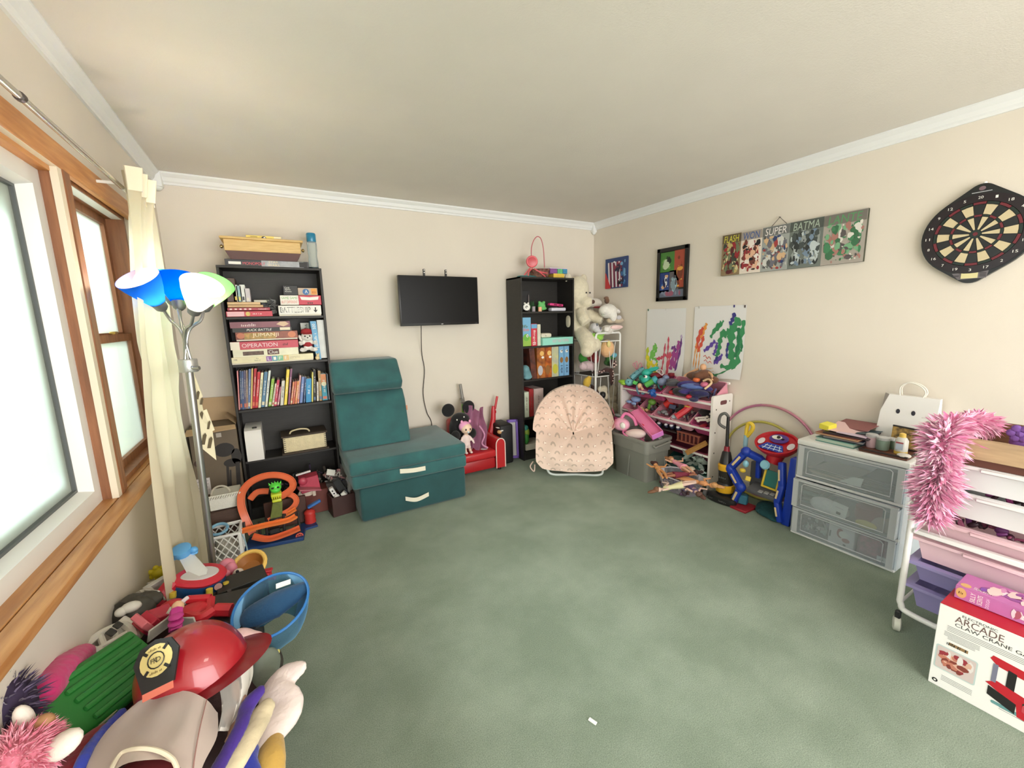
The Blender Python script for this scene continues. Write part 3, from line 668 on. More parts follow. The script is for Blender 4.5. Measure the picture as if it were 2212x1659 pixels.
for nm, p0, p1, p2, w_ in (('seat_handle', (0.692, 2.900, 0.342), (0.787, 2.894, 0.331), (0.884, 2.900, 0.326), .034), ('base_handle', (0.723, 2.918, 0.114), (0.800, 2.896, 0.096), (0.903, 2.918, 0.106), .032)):
    b = B(cream_h); pts = bez([p0, p1, p2], 6)
    b.loft([[(p.x, p.y, p.z - w_ / 2), (p.x, p.y - .003, p.z - w_ / 2), (p.x, p.y - .003, p.z + w_ / 2), (p.x, p.y, p.z + w_ / 2)] for p in pts]); b.part(nm, t)
B(mt('coral_tag', (224, 150, 110), .7)).span((.872, 3.36, .69), (.902, 3.363, .73)).part('tag', t)
redv = mt('red_vinyl', (190, 34, 40), .4, var=.08, vscale=10, coat=.2); redd = mt('dark_red_vinyl', (168, 28, 34), .42)
pip = mt('white_piping', (238, 214, 206), .5)
t = thing('toddler_armchair', 'small red toddler armchair with white piping and white dots', 'armchair', (1.53, 3.43, 0))
B(redd).span((1.33, 3.30, .03), (1.69, 3.62, .14), .02, 2).part('base_front', t)
B(redv).span((1.33, 3.28, .14), (1.69, 3.56, .215), .022, 3).part('seat_cushion', t)
B(redv).span((1.33, 3.52, .14), (1.69, 3.64, .50), .035, 3).part('back', t)
for x0, x1 in ((1.255, 1.335), (1.69, 1.785)):
    pr = [(x0, .03), (x1, .03)] + [((x0 + x1) / 2 + (x1 - x0) / 2 * math.cos(a * math.pi / 8), .26 + .055 * math.sin(a * math.pi / 8)) for a in range(9)]
    B(redv).prism(pr, .34, M(((1, 0, 0, 0), (0, 0, 1, 3.285), (0, 1, 0, 0), (0, 0, 0, 1)))).part('armrest', t)
    B(pip).tube([(x, 3.284, z) for x, z in pr[1:] + [pr[0]]], .005, 6).part('piping', t)
disc(t, UP((1.60, 3.36, .215)), .035, .03, white_p, 'white_dot', .002)
for x in (1.3, 1.74): B(black_p).cyl((x, 3.33, 0), (x, 3.33, .03), .018).part('foot', t)
# soft black hat with round side pads, pink cape, toy doll, toy swords
blk = mt('black_plush', (20, 19, 20), .95, bump=.2, bscale=200, sheen=.2); pinkc = mt('pink_fabric', (208, 140, 176), .8, var=.2, vscale=12, sheen=.3)
c = V((1.40, 3.43, .45))
t = thing('plush_backpack', 'black plush toy backpack with round ears on the red armchair', 'plush toy', (1.40, 3.43, .22))
b = B(blk); b.ball(c + V((-.005, .02, -.02)), (.10, .07, .14)); b.ball(c + V((.0, .0, .06)), (.095, .07, .075)); soften(b.part('body', t), .012)
for s_, z in ((-1, .165), (1, .17)): B(blk).ball(c + V((s_ * .10 - .004, .02, z)), (.062, .022, .062)).part('ear', t)
for s_ in (-1, 1): B(blk).ball(c + V((s_ * .08, -.07, -.06)), (.045, .03, .05)).part('strap_pad', t)
b = B(white_p); b.ball(c + V((-.055, -.06, .085)), .007, n=8, k=6); b.ball(c + V((.01, -.07, .105)), .007, n=8, k=6); b.part('button', t)
# cape: folded pink cloth
b = B(pinkc)
def cape(u, v):
    x = 1.445 + .19 * u; z = .62 - .40 * v - .05 * abs(u - .4)
    return (x + .012 * math.sin(v * 9 + u * 3), 3.43 + .03 * math.sin(u * 16 + v * 2) - .05 * v, z + .03 * math.sin(u * 7))
b.grid(cape, 18, 14, .004); b.tube(bez([(1.56, 3.36, .45), (1.60, 3.34, .36), (1.57, 3.34, .28), (1.62, 3.32, .235)], 6), .008, 6)
b.thing('pink_cape', 'pink cloth cape crumpled beside the black plush on the armchair', 'costume')
skin = mt('doll_skin', (240, 206, 180), .5); cw = mt('doll_white_suit', (236, 214, 208), .7)
c = V((1.425, 3.325, .218))
t = thing('baby_doll', 'small doll in cream suit and pink hood standing on red armchair', 'doll', c)
b = B(cw); b.ball(c + V((-.012, .02, .125)), (.042, .034, .06)); b.ball(c + V((-.012, .015, .085)), (.04, .034, .034))
for s_ in (-1, 1): b.tube([c + V((-.012 + s_ * .018, .015, .08)), c + V((-.008 + s_ * .022, .0, .045))], [.018, .016]); b.tube([c + V((-.012 + s_ * .03, .02, .155)), c + V((-.012 + s_ * .062, .0, .11)), c + V((-.012 + s_ * .066, -.01, .085))], [.014, .012, .009])
soften(b.part('suit', t), .006)
b = B(skin); b.ball(c + V((-.012, .0, .235)), (.052, .046, .05)); b.cyl(c + V((-.012, .014, .17)), c + V((-.012, .01, .2)), .015)
for s_ in (-1, 1): b.tube([c + V((-.008 + s_ * .022, .0, .045)), c + V((-.004 + s_ * .024, -.004, .012))], [.013, .012])
b.part('body', t)
b = B(cw)
for s_ in (-1, 1): b.ball(c + V((-.004 + s_ * .024, -.012, .012)), (.014, .024, .012))
b.part('shoes', t)
b = B(mt('doll_pink_hood', (232, 160, 196), .7)); b.ball(c + V((-.02, .018, .252)), (.056, .046, .05)); b.ball(c + V((-.05, .01, .3)), (.012, .008, .016)); b.ball(c + V((.03, .01, .296)), (.012, .008, .016)); b.part('hood', t)
b = B(eye)
for s_ in (-1, 1): b.ball(c + V((-.012 + s_ * .02, -.04, .236)), (.008, .006, .01), n=8, k=6)
b.part('eyes', t)
B(mt('doll_dummy', (196, 216, 224), .4)).ball(c + V((-.012, -.046, .212)), (.011, .008, .009)).part('dummy', t)
t = thing('toy_sword', 'grey hilted toy sword with green blade behind the black plush', 'toy sword', (1.40, 3.6, .03))
B(mt('sword_grey', (150, 146, 140), .4, .4)).cyl((1.486, 3.600, 0.817), (1.503, 3.600, 0.670), .014, .016).part('grip', t)
b = B(mt('sword_silver', (180, 178, 172), .35, .6)); b.cyl((1.499, 3.600, 0.680), (1.511, 3.600, 0.623), .022, .018); b.box((1.502, 3.590, 0.644), (.05, .03, .018), R3(0, 10, 0), .004); b.part('guard', t)
B(mt('sword_green', (120, 190, 70), .35)).cyl((1.506, 3.600, 0.628), (1.50, 3.60, .06), .014, .013).part('blade', t)
t = thing('toy_rifle', 'red plastic toy stick standing up behind the red armchair', 'toy', (1.70, 3.6, 0))
rp = mt('red_plastic', (196, 34, 44), .35)
b = B(rp); p0, p1 = V((1.871, 3.580, 0.657)), V((1.785, 3.580, 0.291)); b.tube([p0, p0.lerp(p1, .35)], .012); b.part('barrel', t)
b = B(rp); b.tube([p0.lerp(p1, .26) + V((-.022, 0, 0)), p0.lerp(p1, .34) + V((-.018, 0, 0)), p0.lerp(p1, .6), p1, p1 + (p1 - p0) * .9], [.016, .022, .026, .032, .03]); b.box(p0.lerp(p1, .42), (.03, .03, .03), None, .004); b.part('stock', t)
# black speaker case and purple drawing board leaning beside the right bookcase
t = thing('speaker_case', 'black box speaker with white lettering between armchair and right bookcase', 'speaker', (1.87, 3.5, 0))
B(mt('black_vinyl', (24, 23, 24), .55)).span((1.80, 3.40, 0), (1.945, 3.64, .40), .02, 3).part('cabinet', t)
b = B(white_p); b.box((1.80, 3.43, .375), (.06, .03, .006), R3(0, 12, 0), .002); b.box((1.815, 3.398, .35), (.03, .004, .01)); b.part('strap', t)
B(mt('tan_sticker', (206, 160, 110), .6)).ball((1.80, 3.42, .335), (.02, .03, .02)).part('emblem', t)
purple = mt('purple_plastic', (112, 76, 176), .4)
t = thing('drawing_board', 'purple framed toy drawing board leaning against the right bookcase', 'toy', (1.99, 3.5, 0))
mm = frame((1.996, 3.500, 0.212), (.95, -.35, 0), (-.3, -.95, .1))
b = B(purple); wv, hv, tk = .11, .40, .03
for (x, y, sx, sy) in ((0, hv / 2 - .014, wv, .028), (0, -hv / 2 + .014, wv, .028), (wv / 2 - .012, 0, .024, hv), (-wv / 2 + .012, 0, .024, hv)): b.box(mm @ V((x, y, 0)), (sx, sy, tk), mm.to_3x3().to_4x4(), .004)
b.part('frame', t)
B(mt('board_grey', (190, 188, 186), .6)).box(mm @ V((0, 0, -.002)), (wv - .03, hv - .03, .012), mm.to_3x3().to_4x4()).part('board', t)
bookcase('bookcase', 'black bookcase of toys and boxed games in the back right corner', 2.05, 2.69, 3.38, 3.655, 1.815, (1.486, 1.150, .822, .44))
YF2 = 3.40
def cyl_z(label, name, cat, c, r, h_, mat, r2=None, group=None):
    return B(mat).lathe([(r, 0), (r2 or r, h_ * .96), ((r2 or r) * .9, h_)], c, 16).thing(name, label, cat, group)
coral = mt('coral_plastic', (226, 96, 104), .35)
t = thing('bubble_wand_toy', 'coral pink fan shaped toy with a tall wire hoop on the right bookcase', 'toy', (2.25, 3.5, 1.815))
cc = V((2.234, 3.460, 1.967))
b = B(coral); b.lathe([(.052, -.012), (.058, 0), (.052, .012)], M.Translation(cc) @ R3(90, 0, -25), 24); b.part('disc', t)
B(mt('coral_lid', (206, 80, 88), .3)).lathe([(.04, .012), (.041, .016), (.03, .018)], M.Translation(cc) @ R3(90, 0, -25), 24).part('cover', t)
B(mt('rose_wire', (196, 110, 118), .4)).tube(bez([cc + V((0, .01, .05)), (2.257, 3.500, 2.104), (2.285, 3.500, 2.175), (2.329, 3.500, 2.213), (2.372, 3.500, 2.190), (2.399, 3.500, 2.090), (2.408, 3.500, 1.921)], 8), .005, 8).part('hoop', t)
b = B(coral)
for pts in ([(2.211, 3.460, 1.905), (2.150, 3.440, 1.853), (2.118, 3.440, 1.818)], [(2.238, 3.460, 1.902), (2.169, 3.420, 1.860), (2.163, 3.420, 1.813)], [(2.241, 3.440, 1.900), (2.285, 3.410, 1.867), (2.355, 3.410, 1.821)], [(2.254, 3.420, 1.880), (2.312, 3.410, 1.864), (2.385, 3.420, 1.858)]): b.tube(bez(pts, 5), .006, 6)
b.part('cord', t)
t = thing('wicker_basket', 'small dark woven basket under the coral toy on the right bookcase', 'basket', (2.37, 3.52, 1.815))
B(mt('maroon_wicker', (92, 44, 44), .7, var=.5, vscale=40, col2=(150, 110, 90))).lathe([(.085, 0), (.1, .075), (.105, .085), (.095, .085), (.08, .012)], (2.37, 3.53, 1.817), 22).part('bowl', t)
t = thing('bead_box', 'clear box of purple, green and blue beads on a yellow tub', 'craft box', (2.57, 3.5, 1.86))
for a, bq, col in (((2.445, 3.450, 1.859), (2.531, 3.450, 1.916), (150, 90, 160)), ((2.536, 3.450, 1.861), (2.601, 3.450, 1.914), (110, 196, 140)), ((2.603, 3.450, 1.863), (2.659, 3.450, 1.916), (70, 150, 196))):
    B(mt('bead_%d_%d_%d' % col, col, .4, var=.3, vscale=60)).span(a, (bq[0], bq[1] + .1, bq[2]), .004).part('compartment', t)
B(mt('clear_lilac_lid', (216, 204, 220), .3)).span((2.439, 3.448, 1.908), (2.655, 3.555, 1.917), .002).part('lid', t)
slab('play_dough_tub', 'yellow plastic tub under the clear bead box', 'tub', (2.484, 3.450, 1.821), (2.618, 3.450, 1.862), (236, 200, 80), .09)
b = B(mt('teal_cloth', (60, 128, 132), .9, bump=.3, bscale=60)); b.ball((2.13, 3.45, 1.82), (.07, .05, .012)); b.ball((2.21, 3.47, 1.822), (.08, .05, .014)); b.thing('teal_cloth', 'flat teal cloth at the left of the right bookcase top', 'cloth')
# first shelf of the right bookcase
t = thing('alarm_clock', 'white round alarm clock with black numerals on the right bookcase', 'clock', (2.145, 3.43, 1.487))
ccx = V((2.138, 3.420, 1.531))
B(white_p).lathe([(.034, -.012), (.036, 0), (.034, .012)], M.Translation(ccx) @ R3(90, 0, -25), 24).part('body', t)
b = B(black_p); fm = M.Translation(ccx + V((-.006, -.013, 0))) @ R3(90, 0, -25)
for k in range(12):
    a = k * math.pi / 6; b.box(fm @ V((.032 * math.cos(a), .032 * math.sin(a), -.0005)), (.005, .005, .003))
for a in (.6, 2.3, 3.8): b.box(fm @ V((.008 * math.cos(a), .008 * math.sin(a), -.001)), (.018, .003, .005), R3(0, 90 - math.degrees(a), 0))
b.part('dial', t)
for s_ in (-1, 1): B(white_p).ball(ccx + V((s_ * .02, 0, .036)), (.011, .009, .009)).part('bell', t)
slab('framed_photo', 'dark framed photo at the back left of the clock shelf', 'photo', (2.173, 3.560, 1.505), (2.271, 3.560, 1.697), (40, 40, 42), .02, var=.4)
cyl_z('grey candle jar right of the white alarm clock', 'candle', 'candle', (2.225, 3.43, 1.487), .018, .05, pm((160, 150, 156)))
cyl_z('peach candle in front of the green toy on the clock shelf', 'candle', 'candle', (2.29, 3.415, 1.487), .019, .045, pm((236, 178, 140)))
b = B(mt('smoke_glass', (120, 110, 110), .2)); b.lathe([(.016, 0), (.02, .03), (.008, .06), (.006, .16), (.004, .17)], (2.245, 3.55, 1.487), 14); b.thing('bud_vase', 'slim grey glass bud vase behind the candles', 'vase')
c = V((2.34, 3.46, 1.487)); b = B(mt('toy_green', (108, 190, 110), .6)); b.ball(c + V((0, 0, .05)), (.045, .03, .045)); b.ball(c + V((-.025, 0, .09)), .016); b.ball(c + V((.028, 0, .09)), .016); b.ball(c + V((0, -.02, .03)), (.05, .02, .02))
t_ = soften(b.thing('monster_toy', 'green round monster toy on the clock shelf', 'toy'), .006)
b = B(mt('dark_green_leaf', (40, 84, 44), .7)); rnd = random.Random(8)
for i in range(24):
    p = V((2.32 + rnd.uniform(-.05, .05), 3.55 + rnd.uniform(-.02, .02), 1.487)); d = V((rnd.uniform(-.5, .5), rnd.uniform(-.3, .3), 1)).normalized() * rnd.uniform(.06, .12); q = V((.008, 0, 0)); b.poly((p, p + d * .6 + q, p + d, p + d * .6 - q))
b.thing('fake_grass', 'dark green plastic grass tuft behind the green monster toy', 'plant', kind='stuff')
t = thing('toy_console', 'white toy handset lying on the clock shelf', 'toy', (2.51, 3.43, 1.487))
B(pm((214, 214, 226))).span((2.425, 3.405, 1.488), (2.605, 3.47, 1.522), .01, 3).part('body', t)
t = thing('toy_phone', 'pink toy gadget lying over the white handset', 'toy', (2.5, 3.47, 1.523))
mm = R3(0, 5, 0)
B(mt('hot_pink', (220, 60, 130), .35)).box((2.50, 3.445, 1.551), (.165, .05, .024), mm, .006, 2).part('body', t)
for k in (-.015, .04): B(pm((120, 20, 60))).box((2.5 + k, 3.4205, 1.55 - k * .09), (.04, .003, .012), mm).part('window', t)
# second shelf
t = thing('board_game_box', 'tall blue and green boxed game at the left of second shelf', 'board game', (2.11, 3.47, 1.151))
B(mt('box_sky', (120, 178, 214), .45)).span((2.065, 3.400, 1.161), (2.172, 3.6, 1.432), .002).part('carton', t)
m = FW((2.117, YF2, 1.29)); patch(t, off(m, 0, -.09), .106, .09, pm((150, 190, 80))); scrawl(t, off(m, 0, .06), .08, .03, pm((90, 110, 50)), 1); scrawl(t, off(m, .004, .025), .07, .03, pm((220, 120, 110)), 2)
disc(t, off(m, .0, -.05), .035, .035, pm((110, 180, 70)), off=.001); disc(t, off(m, .012, -.035), .012, .015, white_p, off=.0014); disc(t, off(m, .014, -.037), .005, .007, black_p, off=.0018)
t = thing('board_game_box', 'red boxed game with white upright lettering, second shelf right bookcase', 'board game', (2.205, 3.47, 1.151))
B(pm((204, 60, 76))).span((2.175, YF2, 1.151), (2.243, 3.6, 1.37), .002).part('carton', t)
m = FW((2.209, YF2, 1.26)); patch(t, off(m, 0, .085), .066, .04, pm((110, 170, 214))); txt('Bingo', off(m, 0, -.01) @ R3(0, 0, -90), .11, .03, white_p, t); txt('B', off(m, 0, -.085) @ R3(0, 0, -90), .03, .034, white_p, t)
slab('board_game_box', 'narrow white boxed game right of the red one', 'board game', (2.247, YF2, 1.151), (2.285, YF2, 1.362), (222, 220, 200), .18)
t = thing('board_game_box', 'mint green long flat box with pink lettering on the right bookcase', 'board game', (2.48, 3.45, 1.151))
B(mt('mint_card', (150, 220, 202), .45)).span((2.29, 3.37, 1.152), (2.668, 3.58, 1.225), .002).part('carton', t)
txt('NOT THAT POPPIN', FW((2.51, 3.37, 1.19)), .2, .03, pm((226, 170, 190)), t)
t = thing('game_tin', 'cream rounded little tin on the mint green box', 'tin', (2.37, 3.44, 1.226))
B(mt('cream_tin', (232, 226, 206), .4)).span((2.296, 3.40, 1.226), (2.425, 3.5, 1.272), .02, 3).part('tin', t); scrawl(t, FW((2.335, 3.3995, 1.25)), .05, .018, pm((150, 140, 130)), 5)
# third shelf
SH3 = (('jigsaw_box', 'brown and maroon leaning boxed toy, third shelf right bookcase', 2.175, 2.235, 1.13, (112, 58, 44), (60, 36, 34), -.03), ('jigsaw_box', 'orange and brown animal boxed toy on the third shelf', 2.238, 2.335, 1.14, (196, 116, 48), (110, 60, 36), 0),
       ('jigsaw_box', 'deep orange spined boxed toy on the third shelf', 2.338, 2.415, 1.14, (206, 110, 36), (120, 52, 24), 0), ('jigsaw_box', 'pale yellow green boxed toy on the third shelf', 2.418, 2.502, 1.165, (206, 206, 150), (176, 180, 170), 0),
       ('jigsaw_box', 'left of two identical pale blue boxed puzzles', 2.51, 2.57, 1.135, (130, 182, 222), None, 0), ('jigsaw_box', 'right of two identical pale blue boxed puzzles', 2.576, 2.638, 1.135, (130, 182, 222), None, 0))
for i, (nm, lb, x0, x1, zt, c1, c2, ln) in enumerate(SH3):
    t = thing(nm, lb, 'puzzle', ((x0 + x1) / 2, 3.47, .823), 0, 'boxed puzzles on the third shelf')
    B(mt('puz_%d' % i, c1, .45, var=.4 if c2 else .05, vscale=16, col2=c2)).loft([[(x0, YF2, .823), (x1, YF2, .823), (x1, 3.6, .823), (x0, 3.6, .823)], [(x0 + ln, YF2, zt), (x1 + ln, YF2, zt), (x1 + ln, 3.6, zt), (x0 + ln, 3.6, zt)]]).part('carton', t)
    m = FW(((x0 + x1) / 2, YF2, (zt + .823) / 2))
    if c2 is None:
        disc(t, off(m, 0, .1), .016, .016, white_p); disc(t, off(m, .006, .105), .007, .007, black_p, off=.0013); disc(t, off(m, 0, .01), .02, .03, pm((150, 110, 60))); scrawl(t, off(m, 0, -.085) @ R3(0, 0, 90), .08, .03, pm((30, 50, 80)), 3)
    elif i in (1, 2): disc(t, off(m, .01, .09), .025, .025, pm((236, 190, 110))); disc(t, off(m, .02, .05), .016, .012, white_p, off=.0014); disc(t, off(m, -.01, -.08), .03, .05, pm((190, 190, 196)) if i == 1 else pm((150, 100, 50)), off=.001)
    elif i == 3: disc(t, off(m, 0, -.09), .034, .05, pm((200, 196, 70)))
b = B(mt('teal_plush', (118, 166, 176), .95, var=.25, bump=.3, bscale=90)); c = V((2.14, 3.46, .823)); b.ball(c + V((0, 0, .05)), (.06, .06, .06)); b.ball(c + V((.05, -.01, .035)), (.06, .05, .04)); b.ball(c + V((-.02, -.02, .1)), (.045, .05, .045)); b.ball(c + V((-.01, -.05, .02)), (.05, .03, .022))
soften(b.thing('plush_toy', 'teal crumpled plush lying on the third shelf', 'plush toy'), .01)
slab('paper_stack', 'small tan stack of papers in front of the teal plush', 'papers', (2.131, 3.410, 0.831), (2.241, 3.410, 0.849), (206, 180, 140), .06)
# fourth and bottom shelves
for nm, lb, a, bq, col in (('book', 'pale green white spined book, fourth shelf right bookcase', (2.083, 3.4, .442), (2.135, 3.4, .70), (206, 216, 196)), ('book', 'dark red book on the fourth shelf, right bookcase', (2.14, 3.4, .442), (2.19, 3.4, .725), (164, 44, 48)), ('book', 'wide pinkish white folder book behind the pink chair', (2.196, 3.4, .442), (2.31, 3.4, .72), (222, 200, 198))):
    t = thing(nm, lb, 'book', ((a[0] + bq[0]) / 2, 3.5, .442), 0, 'books on the fourth shelf'); B(mt('cv_%d_%d_%d' % col, col, .5, var=.25, vscale=14)).span(a, (bq[0], 3.6, bq[2]), .002).part('cover', t)
    scrawl(t, FW(((a[0] + bq[0]) / 2, 3.4, .58)) @ R3(0, 0, -90), .14, .018, pm((120, 90, 80)), 4)
slab('storage_tray', 'white plastic tray on the bottom shelf of the right bookcase', 'tray', (2.08, 3.385, .1), (2.3, 3.385, .16), (222, 214, 200), .2)
b = B(pm((70, 160, 150))); b.ball((2.10, 3.42, .33), (.03, .03, .03)); b.mat(pm((150, 180, 70))); b.ball((2.11, 3.42, .28), (.035, .03, .05)); b.mat(pm((60, 140, 60))); b.ball((2.1, 3.41, .22), (.03, .03, .06)); b.thing('stacking_toy', 'teal and green toy at the left of the bottom shelf', 'toy')
def chair_fabric():
    m = mt('pink_rainbow_fabric', (232, 206, 190), .9, sheen=.3)
    nt = m.node_tree; bs = nt.nodes['Principled BSDF']; L = nt.links
    uv = nt.nodes.new('ShaderNodeUVMap')
    def math_(op, a, b=None, c=None):
        n = nt.nodes.new('ShaderNodeMath'); n.operation = op
        for i, x in enumerate((a, b, c)):
            if x is None: continue
            if isinstance(x, (int, float)): n.inputs[i].default_value = x
            else: L.new(x, n.inputs[i])
        return n.outputs[0]
    sx = nt.nodes.new('ShaderNodeSeparateXYZ'); L.new(uv.outputs[0], sx.inputs[0])
    P = .074
    row = math_('FLOOR', math_('DIVIDE', sx.outputs[1], P * .72))
    u = math_('DIVIDE', sx.outputs[0], P); v = math_('DIVIDE', sx.outputs[1], P * .72)
    odd = math_('MODULO', math_('ABSOLUTE', row), 2.0)
    us = math_('ADD', u, math_('MULTIPLY', odd, .5))
    col = math_('FLOOR', us); fu = math_('SUBTRACT', math_('FRACT', us), .5); fv = math_('SUBTRACT', math_('FRACT', v), .35)
    kind = math_('MODULO', math_('ABSOLUTE', math_('ADD', col, row)), 2.0)
    d = math_('SQRT', math_('ADD', math_('POWER', math_('ABSOLUTE', fu), 2.0), math_('POWER', math_('ABSOLUTE', math_('MULTIPLY', fv, .72)), 2.0)))
    up = math_('GREATER_THAN', fv, -.02)
    ring = math_('MULTIPLY', math_('MULTIPLY', math_('GREATER_THAN', d, .17), math_('LESS_THAN', d, .34)), up)
    ring = math_('MULTIPLY', ring, math_('GREATER_THAN', kind, .5))
    stripe = math_('GREATER_THAN', math_('SINE', math_('MULTIPLY', d, 110)), -.6)
    ring = math_('MULTIPLY', ring, stripe)
    d2 = math_('SQRT', math_('ADD', math_('POWER', math_('ABSOLUTE', math_('MULTIPLY', fu, 1.0)), 2.0), math_('POWER', math_('ABSOLUTE', math_('MULTIPLY', math_('SUBTRACT', fv, .05), 1.3)), 2.0)))
    white = math_('MULTIPLY', math_('LESS_THAN', d2, .16), math_('LESS_THAN', kind, .5))
    edge = math_('MULTIPLY', math_('MULTIPLY', math_('GREATER_THAN', d2, .16), math_('LESS_THAN', d2, .24)), math_('LESS_THAN', kind, .5))
    edge = math_('MULTIPLY', edge, math_('GREATER_THAN', math_('SINE', math_('MULTIPLY', fu, 26)), .1))
    def mix(f, a, b):
        n = nt.nodes.new('ShaderNodeMixRGB'); L.new(f, n.inputs[0])
        if isinstance(a, tuple): n.inputs[1].default_value = a
        else: L.new(a, n.inputs[1])
        n.inputs[2].default_value = b; return n.outputs[0]
    c1 = mix(ring, lin((232, 206, 190)), lin((176, 156, 140))); c2 = mix(white, c1, lin((246, 230, 216))); c3 = mix(edge, c2, lin((196, 160, 144)))
    L.new(c3, bs.inputs['Base Color'])
    return m
t = thing('saucer_chair', 'round pale pink saucer chair with grey rainbows, in front of right bookcase', 'chair', (2.27, 2.87, 0))
Uv, Wv, Zv = V((.80, -.60, 0)), V((-.60, -.80, 0)), V((0, 0, 1))
OC = V((2.272, 2.862, .40))     # centre of the seat outline
rng = random.Random(21); phase = [rng.uniform(0, 6.28) for _ in range(6)]
def saucer(i, nu, s):
    a = 2 * math.pi * i / nu; ca, sa = math.cos(a), math.sin(a)
    # outline, slightly squared below
    R = .375 if sa > 0 else .375 / max(abs(ca), abs(sa) ** .8, .80) * .86 + .02
    px = R * ca * (1.0 if sa > 0 else 1.0); pz = (.405 if sa > 0 else R * .93) * sa
    if sa < 0: pz = max(pz, -.355 + .012 * math.sin(a * 9))
    lower = .5 - .5 * math.tanh(sa * 2.6 + .55)
    # depth: dish above, bulging cushion below, skirt hanging straight down
    up_d = -.10 - .13 * math.sin(min(1, s / .75) * math.pi / 2) + .13 * max(0, (s - .62) / .38) ** 1.5
    low_d = -.08 + .30 * math.sin(min(1, s * 1.5) * math.pi / 2) - .05 * max(0, s - .65)
    d = up_d * (1 - lower) + low_d * lower
    fold = 0
    for fa, wd, am in ((1.05, .16, .035), (1.62, .13, .022), (2.05, .15, .038), (2.55, .12, .018), (.55, .14, .03), (.15, .12, .02), (2.95, .12, .02), (3.6, .2, .018), (5.9, .2, .018)):
        da = (a - fa + math.pi) % (2 * math.pi) - math.pi; k_ = wd * (.35 + s)
        fold += am * math.exp(-(da / k_) ** 2) * math.sin(min(1, s * 1.15) * math.pi) ** .7
    wr = fold - .010 * math.sin(a * 11 + phase[1] + s * 2.2) * s * (1 if sa > -.2 else .5)
    wr += .006 * math.sin(px * s * 38 + phase[2]) * math.sin(pz * s * 30 + phase[3])
    q = OC + Uv * (px * s) + Zv * (pz * s - .05 * (1 - s)) + Wv * (d - wr)
    return q, (px * s, pz * s)
NU, NS = 96, 22
bm = bmesh.new(); uvl = bm.loops.layers.uv.new('UVMap')
cv = []
for j in range(NS + 1):
    s = max(.02, j / NS); cv.append([])
    for i in range(NU):
        q, uvv = saucer(i, NU, s); w_ = bm.verts.new(q); cv[-1].append((w_, uvv))
rim = [v for v, _ in cv[-1]]
# turned-under edge
for k, (dd, sc) in enumerate(((-.05, 1.01), (-.14, .96), (-.24, .86))):
    cv.append([])
    for i in range(NU):
        q0 = rim[i].co; rel = q0 - OC; low = rel.z < -.2
        inward = OC + rel * sc
        q = inward + Wv * dd
        if low: q.z = q0.z + .004 * (k + 1)
        cv[-1].append((bm.verts.new(q), (cv[NS][i][1][0] * (1 + .1 * k), cv[NS][i][1][1] * (1 + .1 * k))))
for j in range(len(cv) - 1):
    for i in range(NU):
        quad = [cv[j][i], cv[j][(i + 1) % NU], cv[j + 1][(i + 1) % NU], cv[j + 1][i]]
        f = bm.faces.new([x[0] for x in quad])
        for l, x in zip(f.loops, quad): l[uvl].uv = x[1]
f = bm.faces.new([x[0] for x in cv[-1]])
bb = B(chair_fabric()); bb.bm.free(); bb.bm = bm
bb.part('cushion', t, smooth=70)
B(mt('pink_lining', (226, 120, 150), .8)).grid(lambda u, v: OC + Uv * (.345 + .025 * math.sin(v * 3.1)) + Uv * (.012 * u) + Zv * (.19 - .17 * v) + Wv * (-.04 - .12 * u + .03 * v), 4, 8, .003).part('lining', t)
wf = mt('white_steel_tube', (218, 224, 218), .35)
fl_, fr_ = V((2.045, 2.935, .012)), V((2.435, 2.655, .012))
B(wf).tube(bez([fl_ + V((-.01, .03, .13)), fl_ + V((-.008, .01, .04)), fl_ + V((.03, -.03, .0)), fl_.lerp(fr_, .5), fr_ + V((-.03, .015, 0)), fr_ + V((.008, .005, .04)), fr_ + V((.0, .03, .13))], 8), .011, 10).part('front_leg', t)
bk = V((.59, .81, 0)) * .36
B(wf).tube(bez([fl_ + bk + V((0, 0, .15)), fl_ + bk + V((.03, -.02, .0)), fr_ + bk + V((-.03, .02, 0)), fr_ + bk + V((0, 0, .15))], 8), .011, 10).part('rear_leg', t)
B(chair_fabric()).tube(bez([OC + Uv * -.375 + Zv * -.3, OC + Uv * -.4 + Zv * -.34 + Wv * .03, OC + Uv * -.365 + Zv * -.385 + Wv * .03, OC + Uv * -.36 + Zv * -.33], 5), .006, 6).part('tie', t)
X0, X1, Y0_, Y1_ = 2.80, 3.13, 3.17, 3.60
t = thing('plush_stand', 'white wire corner stand with cords full of stuffed animals', 'stand', ((X0 + X1) / 2, (Y0_ + Y1_) / 2, 0))
wt = mt('white_wire', (232, 232, 228), .4)
for x, y in ((X0, Y0_), (X1, Y0_), (X0, Y1_), (X1, Y1_)): B(wt).cyl((x, y, 0), (x, y, 1.225), .011).part('post', t)
for y in (Y0_, Y1_): B(wt).tube(arc((X0 + .03, y, 1.225), (1, 0, 0), (0, 0, 1), .03, 180, 90, 6) + arc((X1 - .03, y, 1.225), (1, 0, 0), (0, 0, 1), .03, 90, 0, 6), .011).part('top_rail', t)
for z in (.20, .81, 1.17):
    B(wt).tube([(X0, Y0_, z), (X1, Y0_, z), (X1, Y1_, z), (X0, Y1_, z)], .007, 8, True).part('shelf_rail', t)
